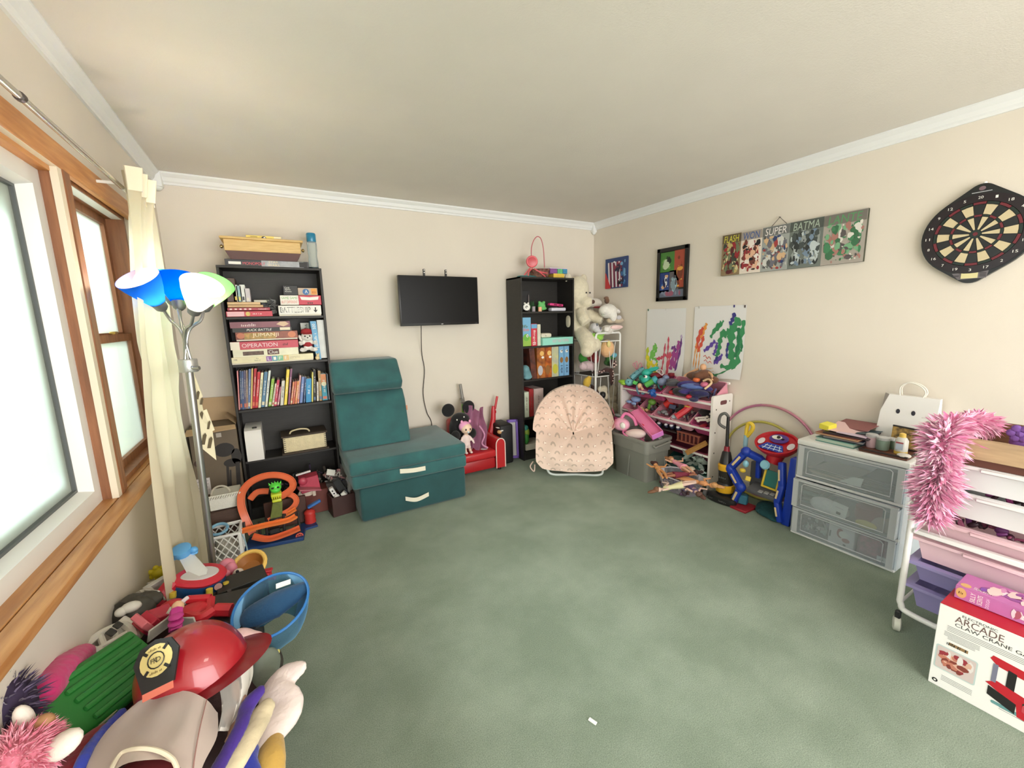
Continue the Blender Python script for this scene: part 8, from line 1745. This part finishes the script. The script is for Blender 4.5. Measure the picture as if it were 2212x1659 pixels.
# pink blanket, violet wig, pink pony toy
def fold(label, pts, rs, col, name='costume', cat='costume', sq=.6, vox=.009, var=.15):
    b = B(mt('fold_%d_%d_%d' % col, col, .85, var=var, vscale=10, bump=.25, bscale=70, sheen=.25)); P_ = bez(pts, 4); n_ = len(P_)
    for i, p in enumerate(P_):
        f = i / (n_ - 1) * (len(rs) - 1); k = min(int(f), len(rs) - 2); r = rs[k] + (rs[k + 1] - rs[k]) * (f - k); d = (P_[min(i + 1, n_ - 1)] - P_[max(i - 1, 0)]).normalized()
        b.ball(p, (r * 1.2, r, r * sq), frame((0, 0, 0), d, (-.3, -.6, .74)).to_3x3().to_4x4(), 10, 7)
    return soften(b.thing(name, label, cat), vox, 2)
fold('bright pink rolled blanket against the wall behind the green bin', ((-0.601, 1.364, 0.539), (-0.605, 1.455, 0.516), (-0.602, 1.563, 0.478)), (.05, .058, .045), (214, 50, 120), 'blanket', 'blanket', .8)
t = thing('furry_wig', 'dark violet furry tuft at the left edge of the toy pile', 'wig', (-0.604, 1.260, 0.598))
def furball(t_, c_, r_, n, ln, cols, seed, nm='fur', droop=.3, w_=.0022):
    rg_ = random.Random(seed); b = B(); ms = [mt('fur_%d_%d_%d' % q, q, .8, sheen=.3) for q in cols]
    for i in range(n):
        d = V((rg_.gauss(0, 1), rg_.gauss(0, 1), rg_.gauss(0, 1))).normalized(); p = V(c_) + V((d.x * r_[0], d.y * r_[1], d.z * r_[2])); l_ = ln * rg_.uniform(.6, 1.2)
        e = (d + V((rg_.gauss(0, .3), rg_.gauss(0, .3), -droop))).normalized(); s_ = e.cross(V((rg_.gauss(0, 1), rg_.gauss(0, 1), 1))).normalized() * w_; q = p + d * l_ * .5; b.mat(rg_.choice(ms)); b.poly((p - s_, p + s_, q + s_ * .8, q + e * l_ * .6, q - s_ * .8))
    return b.part(nm, t_, kind='stuff', smooth=0)
B(mt('wig_core', (52, 40, 66), .9)).ball((-0.618, 1.277, 0.584), (.05, .06, .07)).part('cap', t); furball(t, (-0.618, 1.277, 0.584), (.045, .055, .06), 500, .03, ((70, 56, 90), (50, 38, 66), (110, 96, 126)), 3)
PC = V((-0.560, 1.155, 0.542))
t = thing('plush_pony', 'plush pony with long pink mane and white ears, bottom left corner', 'plush toy', PC)
B(mt('pony_core', (226, 140, 160), .9)).ball(PC, (.052, .06, .048)).part('head', t)
furball(t, PC, (.054, .062, .05), 2200, .024, ((240, 150, 172), (232, 132, 156), (246, 176, 192)), 4, 'mane', .5, .0018)
whe = mt('pony_white', (236, 226, 214), .9, bump=.15, bscale=150, sheen=.3)
B(whe).ball((-0.486, 1.138, 0.553), (.040, .026, .020), frame((0, 0, 0), V((-0.458, 1.125, 0.572)) - V((-0.503, 1.135, 0.549)), (0, -.6, .8)).to_3x3().to_4x4()).part('ear', t)
B(whe).ball((-0.564, 1.213, 0.593), (.016, .016, .034), R3(0, -8, 0)).part('ear', t)
B(mt('pony_gold', (176, 130, 90), .6)).ball((-0.527, 1.190, 0.584), (.018, .016, .018)).part('horn', t)
# white costume with an open neck, its blue trim and sleeve
wcl = mt('white_satin', (232, 216, 206), .6, var=.06, vscale=6, sheen=.3)
t = thing('space_costume', 'white child costume with round dark neck opening at the bottom edge', 'costume', (-0.340, 1.094, 0.519))
cc_ = [(-0.382, 1.214, 0.533), (-0.428, 1.179, 0.517), (-0.450, 1.108, 0.504), (-0.444, 1.064, 0.478)], [(-0.340, 1.214, 0.534), (-0.356, 1.141, 0.531), (-0.380, 1.073, 0.536), (-0.383, 1.029, 0.540)], [(-0.284, 1.183, 0.539), (-0.291, 1.103, 0.529), (-0.310, 1.034, 0.537), (-0.318, 1.015, 0.540)], [(-0.242, 1.154, 0.518), (-0.248, 1.086, 0.508), (-0.261, 1.023, 0.501), (-0.272, 0.996, 0.514)], [(-0.224, 1.158, 0.464), (-0.219, 1.085, 0.466), (-0.237, 1.025, 0.464), (-0.251, 0.982, 0.438)]
def patchgrid(rows, amp=.006, fr=22):
    cols_ = [bez(r, 6) for r in rows]; m_ = len(cols_[0])
    rws = [bez([c[i] for c in cols_], 6) for i in range(m_)]
    def f(u, v):
        i = min(int(v * (m_ - 1) + .5), m_ - 1); r = rws[i]; j = min(int(u * (len(r) - 1) + .5), len(r) - 1)
        return r[j] + V((-.3, -.5, .8)) * amp * math.sin(u * fr + .6 * math.sin(v * 5)) * (.3 + v)
    return f, len(rws[0]) - 1, m_ - 1
f, nu, nv = patchgrid(cc_); B(wcl).grid(f, nu, nv, .003).part('fabric', t, smooth=80)
nk = [(-0.384, 1.030, 0.540), (-0.376, 1.066, 0.538), (-0.342, 1.048, 0.548), (-0.307, 1.027, 0.542), (-0.281, 1.004, 0.529), (-0.270, 0.983, 0.515)]
B(mt('costume_binding', (226, 214, 190), .7)).tube(bez(nk, 6), .0045, 7).part('neck_binding', t)
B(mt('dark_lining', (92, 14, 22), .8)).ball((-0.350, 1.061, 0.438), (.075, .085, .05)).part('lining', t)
B(mt('seam_dark', (150, 110, 104), .8)).tube(bez([(-0.239, 1.147, 0.520), (-0.245, 1.079, 0.511), (-0.250, 1.020, 0.491), (-0.252, 0.988, 0.468)], 6), .0014, 5).part('seam', t)
fold('royal blue padded strip along the left of the white costume', ((-0.428, 1.256, 0.488), (-0.448, 1.188, 0.502), (-0.455, 1.124, 0.512), (-0.458, 1.087, 0.496)), (.011, .013, .014, .014), (40, 56, 160), 'costume', 'costume', 1, .006)
fold('dark red cloth between the pony and the white costume', ((-0.472, 1.250, 0.453), (-0.490, 1.204, 0.460), (-0.491, 1.147, 0.462)), (.03, .04, .05), (150, 22, 40), 'costume', 'costume', .7)
fold('deep purple scarf strip between white cloths, lower pile', ((-0.137, 1.197, 0.442), (-0.165, 1.187, 0.424), (-0.179, 1.135, 0.418), (-0.206, 1.090, 0.406), (-0.230, 1.044, 0.400)), (.016, .022, .02, .018, .02), (62, 32, 130), 'scarf', 'scarf', .6, .006)
fold('cream speckled fleece sleeve beside the purple scarf', ((-0.130, 1.194, 0.386), (-0.148, 1.169, 0.380), (-0.172, 1.124, 0.382), (-0.199, 1.080, 0.378), (-0.216, 1.053, 0.367)), (.026, .034, .036, .036, .034), (222, 206, 170), 'fleece', 'costume', .6, .008, .3)
t_ = fold('pale pinkish white costume sleeve hanging over the pile edge', ((-0.042, 1.316, 0.368), (-0.082, 1.324, 0.350), (-0.109, 1.289, 0.336), (-0.087, 1.239, 0.322), (-0.114, 1.196, 0.318), (-0.138, 1.151, 0.319)), (.024, .038, .05, .056, .05, .03), (230, 214, 208), 'costume_sleeve', 'costume', .5, .008, .06)
fold('mustard yellow costume cuff at the bottom right of the pile', ((-0.123, 1.141, 0.312), (-0.128, 1.097, 0.312), (-0.134, 1.063, 0.298)), (.036, .044, .046), (200, 160, 76), 'costume_cuff', 'costume', .7, .008)
fold('royal blue costume cuff beside the mustard yellow one', ((-0.166, 1.125, 0.342), (-0.177, 1.096, 0.345), (-0.174, 1.058, 0.332)), (.022, .032, .04), (28, 44, 160), 'costume_cuff', 'costume', .8, .008)
# clear bag, cap, pig watering can
t = thing('doll_bag', 'clear bag with dark haired doll between helmet and purple scarf', 'bag', (-0.211, 1.278, 0.402))
B(mt('dark_doll_hair', (58, 34, 34), .8, var=.4, vscale=30, bump=.4)).ball((-0.243, 1.325, 0.363), (.05, .05, .07)).part('hair', t); b = B(mt('doll_skin3', (190, 150, 130), .6)); b.tube(bez([(-0.197, 1.266, 0.443), (-0.192, 1.238, 0.429), (-0.172, 1.213, 0.418)], 5), .011, 7); b.tube(bez([(-0.214, 1.231, 0.388), (-0.197, 1.174, 0.383), (-0.203, 1.142, 0.383)], 5), .016, 7); b.part('doll_limbs', t)
bgm = clear('clear_bag', (226, 222, 214), .3, .15); f, nu, nv = patchgrid(([(-0.228, 1.236, 0.494), (-0.220, 1.199, 0.450), (-0.229, 1.152, 0.417)], [(-0.180, 1.275, 0.479), (-0.176, 1.219, 0.437), (-0.203, 1.168, 0.399)], [(-0.157, 1.328, 0.456), (-0.160, 1.299, 0.419), (-0.178, 1.257, 0.388)]), .008, 16); B(bgm).grid(f, nu, nv).part('film', t)
b = B(mt('grey_green_cap', (112, 120, 108), .85, bump=.2)); b.ball((-0.142, 1.454, 0.304), (.052, .03, .07), R3(0, 14, 30)); b.ball((-0.145, 1.416, 0.277), (.05, .03, .05)); soften(b.thing('cap', 'grey green cloth cap brim at the right side of the pile', 'cap'), .008)
b = B(mt('dark_toy_snake', (50, 46, 40), .5)); b.tube(bez([(-0.108, 1.538, 0.293), (-0.100, 1.516, 0.268), (-0.108, 1.515, 0.236)], 5), .01, 7); b.mat(pm((220, 210, 120))); b.ball((-0.108, 1.526, 0.296), .01); b.thing('toy_snake', 'small dark toy with yellow tip at the right of the cap', 'toy')
pgm = mt('pig_pink', (238, 196, 196), .4); PG = V((-0.202, 1.441, 0.422))
t = thing('watering_can', 'pale pink pig shaped watering can behind the helmet', 'watering can', PG)
b = B(pgm); b.ball(PG, (.06, .06, .055)); b.ball(PG + V((.035, -.01, .0)), (.045, .045, .04)); b.cyl(PG + V((.05, -.045, .01)), PG + V((.062, -.06, .012)), .024, .022); soften(b.part('body', t), .008)
B(pgm).tube(bez([(-0.259, 1.502, 0.449), (-0.249, 1.509, 0.459), (-0.231, 1.499, 0.456), (-0.215, 1.474, 0.439), (-0.212, 1.458, 0.426)], 6), .013, 9).part('handle', t)
B(mt('pig_eye', (110, 84, 80), .4)).ball((-0.173, 1.376, 0.480), (.008, .008, .009), None, 10, 7).part('eye', t)
# blue butterfly net
NC = V((-0.111, 1.601, 0.435)); nax = V((0.005, 1.560, 0.443)) - V((-0.226, 1.643, 0.435)); NR = nax.length / 2; nz = V((-.1, -.35, .93)).normalized()
nm_ = frame(NC, nax, nz)
t = thing('butterfly_net', 'blue butterfly net with dark blue cloth in it on the pile', 'net', NC)
nb = mt('net_blue', (44, 110, 176), .4)
B(nb).tube([nm_ @ V((NR * math.cos(k * .1309), NR * 1.02 * math.sin(k * .1309), 0)) for k in range(48)], .0048, 8, True).part('hoop', t)
B(nb).tube([nm_ @ V((-.03, -NR * 1.0, 0)), (-0.167, 1.495, 0.381), (-0.175, 1.416, 0.370)], .0058, 8).part('handle', t)
def bagf(u, v): a = 2 * math.pi * u; r = NR * (1 - .45 * v ** 2); return nm_ @ V((r * math.cos(a), r * math.sin(a) * 1.02 - .03 * v, -.13 * v + .006 * math.sin(a * 5) * v))
nmesh = clear('net_mesh_blue', (120, 170, 206), .16, .9); B(nmesh).grid(bagf, 40, 10).part('mesh', t, smooth=80)
fold('dark blue crumpled cloth lying inside the butterfly net', (nm_ @ V((-.07, .0, -.05)), nm_ @ V((.0, .02, -.035)), nm_ @ V((.08, .05, -.02))), (.045, .05, .032), (14, 66, 104), 'cloth', 'cloth', .6)
B(white_p).box(nm_ @ V((.015, .085, -.012)), (.05, .02, .002), nm_.to_3x3().to_4x4() @ R3(10, 0, 14)).thing('cloth_tag', 'white tag on the dark blue cloth in the net', 'tag')
# black pegged toy stage with red tractor, boat and small toys behind
toy('black toy stage with yellow pegs in the middle of the pile', [('body', (40, 38, 36), [('x', (-.255, 1.72, .315), (.2, .34, .10), R3(0, 0, -6)), ('x', (-.235, 2.0, .30), (.18, .12, .1), R3(0, 0, 10)), ('x', (-.20, 1.52, .30), (.12, .14, .14))]), ('peg', (232, 200, 70), [('c', (-0.457, 1.951, 0.376), (-0.455, 1.954, 0.396), .012), ('c', (-0.339, 1.926, 0.350), (-0.336, 1.930, 0.380), .012), ('c', (-0.291, 1.987, 0.327), (-0.288, 1.991, 0.356), .011), ('c', (-0.258, 2.013, 0.318), (-0.255, 2.016, 0.344), .011)])], 'toy_stage', 'toy', loc=(-.255, 1.75, .25))
toy('red toy tractor lying on the black stage', [('body', (206, 40, 52), [('t', ((-0.390, 1.838, 0.411), (-0.317, 1.818, 0.402)), .016), ('t', ((-0.317, 1.817, 0.399), (-0.316, 1.756, 0.388)), .016), ('t', ((-0.397, 1.780, 0.396), (-0.340, 1.714, 0.399), (-0.300, 1.727, 0.405)), .018), ('t', ((-0.297, 1.746, 0.391), (-0.246, 1.727, 0.382)), .024), ('b', (-0.369, 1.777, 0.400), (.05, .04, .018)), ('b', (-0.437, 1.829, 0.408), (.04, .04, .018))])], 'toy_tractor', 'toy', loc=(-0.346, 1.750, 0.386))
toy('red and pink toy wedge block beside the white toy truck', [('body', (190, 50, 70), [('x', (-0.473, 1.694, 0.451), (.05, .06, .035), R3(20, -25, 30)), ('x', (-0.446, 1.725, 0.445), (.06, .05, .04), R3(20, 10, 30))]), ('face', (226, 120, 130), [('x', V((-0.476, 1.665, 0.472)), (.022, .06, .05), R3(20, -25, 30))])], 'toy_block', 'toy block', loc=(-0.475, 1.691, 0.428))
toy('magenta ribbed toy arm with a white stick behind the helmet', [('arm', (206, 60, 150), [('t', ((-0.382, 1.650, 0.490), (-0.381, 1.624, 0.478), (-0.380, 1.595, 0.452)), .019), ('b', (-0.378, 1.613, 0.490), (.021, .021, .008)), ('b', (-0.379, 1.604, 0.474), (.022, .022, .008))]), ('hand', (236, 190, 150), [('b', (-0.380, 1.662, 0.496), (.018, .018, .018))]), ('stick', (226, 210, 214), [('t', ((-0.377, 1.661, 0.502), (-0.356, 1.685, 0.505)), .007)])], loc=(-0.380, 1.594, 0.448))
wtk = (226, 222, 212)
toy('white plastic toy truck frame against the wall behind the green bin', [('body', wtk, [('t', ((-0.608, 1.645, 0.464), (-0.589, 1.693, 0.461), (-0.557, 1.762, 0.434)), .012), ('t', ((-0.595, 1.612, 0.451), (-0.558, 1.648, 0.446), (-0.516, 1.704, 0.434)), .010), ('t', ((-0.556, 1.763, 0.439), (-0.512, 1.692, 0.441), (-0.498, 1.658, 0.431)), .013), ('t', ((-0.589, 1.693, 0.461), (-0.567, 1.642, 0.447)), .009), ('t', ((-0.565, 1.723, 0.450), (-0.546, 1.664, 0.442)), .009), ('x', (-0.550, 1.736, 0.438), (.06, .05, .012), R3(20, -20, 40)), ('t', ((-0.583, 1.598, 0.473), (-0.563, 1.596, 0.460), (-0.552, 1.599, 0.446)), .012)]), ('grille', (60, 60, 56), [('x', V((-0.551, 1.717, 0.460)), (.02, .026, .006), R3(20, -20, 40)), ('x', V((-0.556, 1.675, 0.466)), (.02, .03, .006), R3(20, -20, 40))])], 'toy_truck', 'toy truck', loc=(-0.567, 1.648, 0.417))
toy('grey and white cardboard toy pieces between wedge block and arm', [('body', (200, 198, 186), [('x', (-0.421, 1.642, 0.454), (.10, .006, .05), R3(20, 0, 50)), ('x', (-0.364, 1.652, 0.434), (.07, .006, .05), R3(10, 0, -30)), ('x', (-0.414, 1.728, 0.438), (.04, .03, .04), R3(10, 0, 20))])], loc=(-0.402, 1.639, 0.433))
toy('dark grey shark hand puppet with white teeth by the wall', [('body', (74, 72, 66), [('b', (-0.558, 1.874, 0.405), (.07, .06, .05)), ('t', ((-0.579, 1.858, 0.443), (-0.561, 1.905, 0.436), (-0.514, 1.940, 0.390)), .022), ('b', (-0.535, 1.920, 0.408), (.06, .05, .03))]), ('teeth', (226, 224, 214), [('b', V((-0.537, 1.803, 0.464)), (.03, .022, .018)), ('b', V((-0.561, 1.793, 0.461)), (.018, .016, .016))])], 'hand_puppet', 'puppet', loc=(-0.560, 1.872, 0.383))
toy('grey and white toy plane pieces by the wall under the boat', [('body', (206, 204, 196), [('t', ((-0.566, 1.994, 0.396), (-0.538, 2.022, 0.384)), .022), ('x', (-0.510, 1.963, 0.400), (.07, .008, .06), R3(20, 0, -40)), ('x', (-0.515, 2.057, 0.391), (.10, .02, .05), R3(10, -10, 30)), ('t', ((-0.566, 2.108, 0.380), (-0.494, 2.157, 0.365)), .006)])], loc=(-0.519, 1.966, 0.388))
BA, BB_ = V((-0.462, 2.001, 0.378)), V((-0.307, 2.047, 0.346)); bmx = frame((BA + BB_) / 2, BB_ - BA, (-.1, -.2, .97)); bl_n = (BB_ - BA).length / 2 + .012
t = thing('toy_boat', 'toy boat with blue hull, red deck and white funnel on the pile', 'toy boat', bmx.translation)
def hull(sx, sy, z): return [bmx @ V((sx * math.cos(a) * (1 if math.cos(a) > 0 else 1.02), sy * math.sin(a) * (1 - .25 * max(0, -math.cos(a))), z)) for a in [k * .2618 for k in range(24)]]
B(mt('boat_blue', (36, 84, 140), .3, coat=.3)).loft([hull(bl_n * .92, .062, -.035), hull(bl_n, .078, -.0), hull(bl_n * .97, .074, .035)]).part('hull', t)
B(mt('boat_white', (226, 226, 224), .4)).loft([hull(bl_n * .95, .068, -.048), hull(bl_n * 1.0, .078, -.036), hull(bl_n * .92, .06, -.034)]).part('keel', t)
bred = mt('boat_red', (206, 44, 62), .3); b = B(bred); b.loft([hull(bl_n * .98, .076, .033), hull(bl_n * 1.0, .08, .042), hull(bl_n * .92, .068, .05)]); b.tube(bez([bmx @ V((-bl_n * .9, 0, .04)), bmx @ V((-bl_n * 1.15, -.01, .01)), bmx @ V((-bl_n * 1.3, -.02, -.03)), bmx @ V((-bl_n * 1.22, -.02, -.07))], 5), [.03] * 6 + [.034] * 10, 8); b.part('deck', t)
B(mt('boat_grey', (206, 200, 198), .4)).loft([hull(bl_n * .7, .045, .049), hull(bl_n * .66, .04, .053)]).part('deck_panel', t)
f0 = bmx @ V((-.005, .0, .05)); f1 = V((-0.439, 2.143, 0.459)); B(mt('boat_white', (226, 226, 224), .4)).loft([[f0 + V((x, y, 0)) for x, y in ((-.028, -.02), (.028, -.02), (.028, .02), (-.028, .02))], [f1 + V((x, y, 0)) for x, y in ((-.02, -.015), (.02, -.015), (.02, .015), (-.02, .015))]]).part('funnel', t)
lb_ = mt('boat_light_blue', (96, 166, 222), .35); pa, pb = V((-0.515, 2.138, 0.450)), V((-0.390, 2.138, 0.457)); pmx = frame((pa + pb) / 2, pb - pa, (0, -.3, .95)); b = B(lb_); b.box(pmx.translation, ((pb - pa).length, .03, .01), pmx.to_3x3().to_4x4(), .004); b.lathe([(.03, 0), (.036, .02), (.036, .034), (.03, .036)], pmx @ M.Translation((.01, 0, .004)), 16); b.ball(pmx @ V((-.035, 0, .01)), (.013, .013, .014)); b.ball(pmx @ V((.05, 0, .012)), (.015, .015, .015)); b.part('propeller', t)
disc(t, frame(bmx @ V((bl_n * .55, -.072, .02)), BB_ - BA, (.3, -1, .2)), .014, .014, pm((196, 150, 140)), 'porthole', .004)
toy('yellow spiky star toy by the wall, left of the boat', [('body', (232, 212, 40), [('b', (-0.568, 2.287, 0.333), (.03, .025, .026))] + [('b', V((-0.568, 2.287, 0.333)) + V((.028 * math.cos(k), -.005, .026 * math.sin(k))), (.012, .01, .012)) for k in (0, .9, 1.8, 2.7, 3.6, 4.5, 5.4)]), ('stem', (226, 206, 60), [('c', (-0.570, 2.284, 0.314), (-0.569, 2.279, 0.291), .012)])], loc=(-0.572, 2.281, 0.291))
toy('pink haired pony doll right of the boat', [('hair', (232, 140, 160), [('b', (-0.306, 2.205, 0.319), (.035, .03, .035)), ('b', (-0.286, 2.169, 0.318), (.024, .02, .03)), ('b', (-0.315, 2.161, 0.309), (.03, .03, .02))]), ('face', (240, 220, 208), [('b', (-0.256, 2.117, 0.316), (.022, .02, .018)), ('b', (-0.229, 2.087, 0.302), (.02, .018, .014))]), ('eye', (40, 34, 40), [('b', V((-0.257, 2.102, 0.329)), (.007, .006, .009))]), ('dress', (216, 60, 66), [('b', (-0.291, 2.142, 0.283), (.05, .03, .012))])], 'pony_doll', 'doll', loc=(-0.288, 2.140, 0.279))
t = thing('toy_pan', 'yellow rimmed brown toy bowl at the back of the pile', 'toy bowl', (-0.224, 2.236, 0.241)); bo = V((-0.227, 2.265, 0.258)); bq = frame(bo, (1, -.1, .15), (-.1, -.55, .83)); B(mt('bowl_brown', (170, 110, 50), .5)).lathe([(.04, -.03), (.066, 0)], bq, 24, True, False).part('bowl', t); B(mt('bowl_yellow', (238, 196, 104), .4)).tube([bq @ V((.072 * math.cos(k * .2618), .072 * math.sin(k * .2618), .004)) for k in range(24)], .010, 8, True).part('rim', t)
toy('small red toy radio with a carry bar at the back of the pile', [('body', (196, 36, 50), [('x', (-0.176, 2.078, 0.289), (.095, .04, .034), R3(0, -4, -16)), ('x', (-0.170, 2.078, 0.310), (.1, .03, .01), R3(0, -4, -16))]), ('handle', (214, 110, 130), [('t', ((-0.137, 2.012, 0.304), (-0.111, 1.997, 0.307)), .008)])], 'toy_radio', 'toy', loc=(-0.178, 2.075, 0.270))
jumble('toy_heap', 'dark mixed toys filling the gaps of the pile', 'toys', (-.33, 1.72, .24), (.34, .62, .12), ((50, 44, 44), (70, 60, 60), (120, 40, 50), (160, 156, 150), (60, 60, 80)), 90, 91, rmin=.014, rmax=.035)
B(white_p).box((.845, .955, .004), (.012, .03, .003), R3(0, 0, 20)).thing('carpet_scrap', 'tiny white scrap lying on the green carpet', 'scrap')
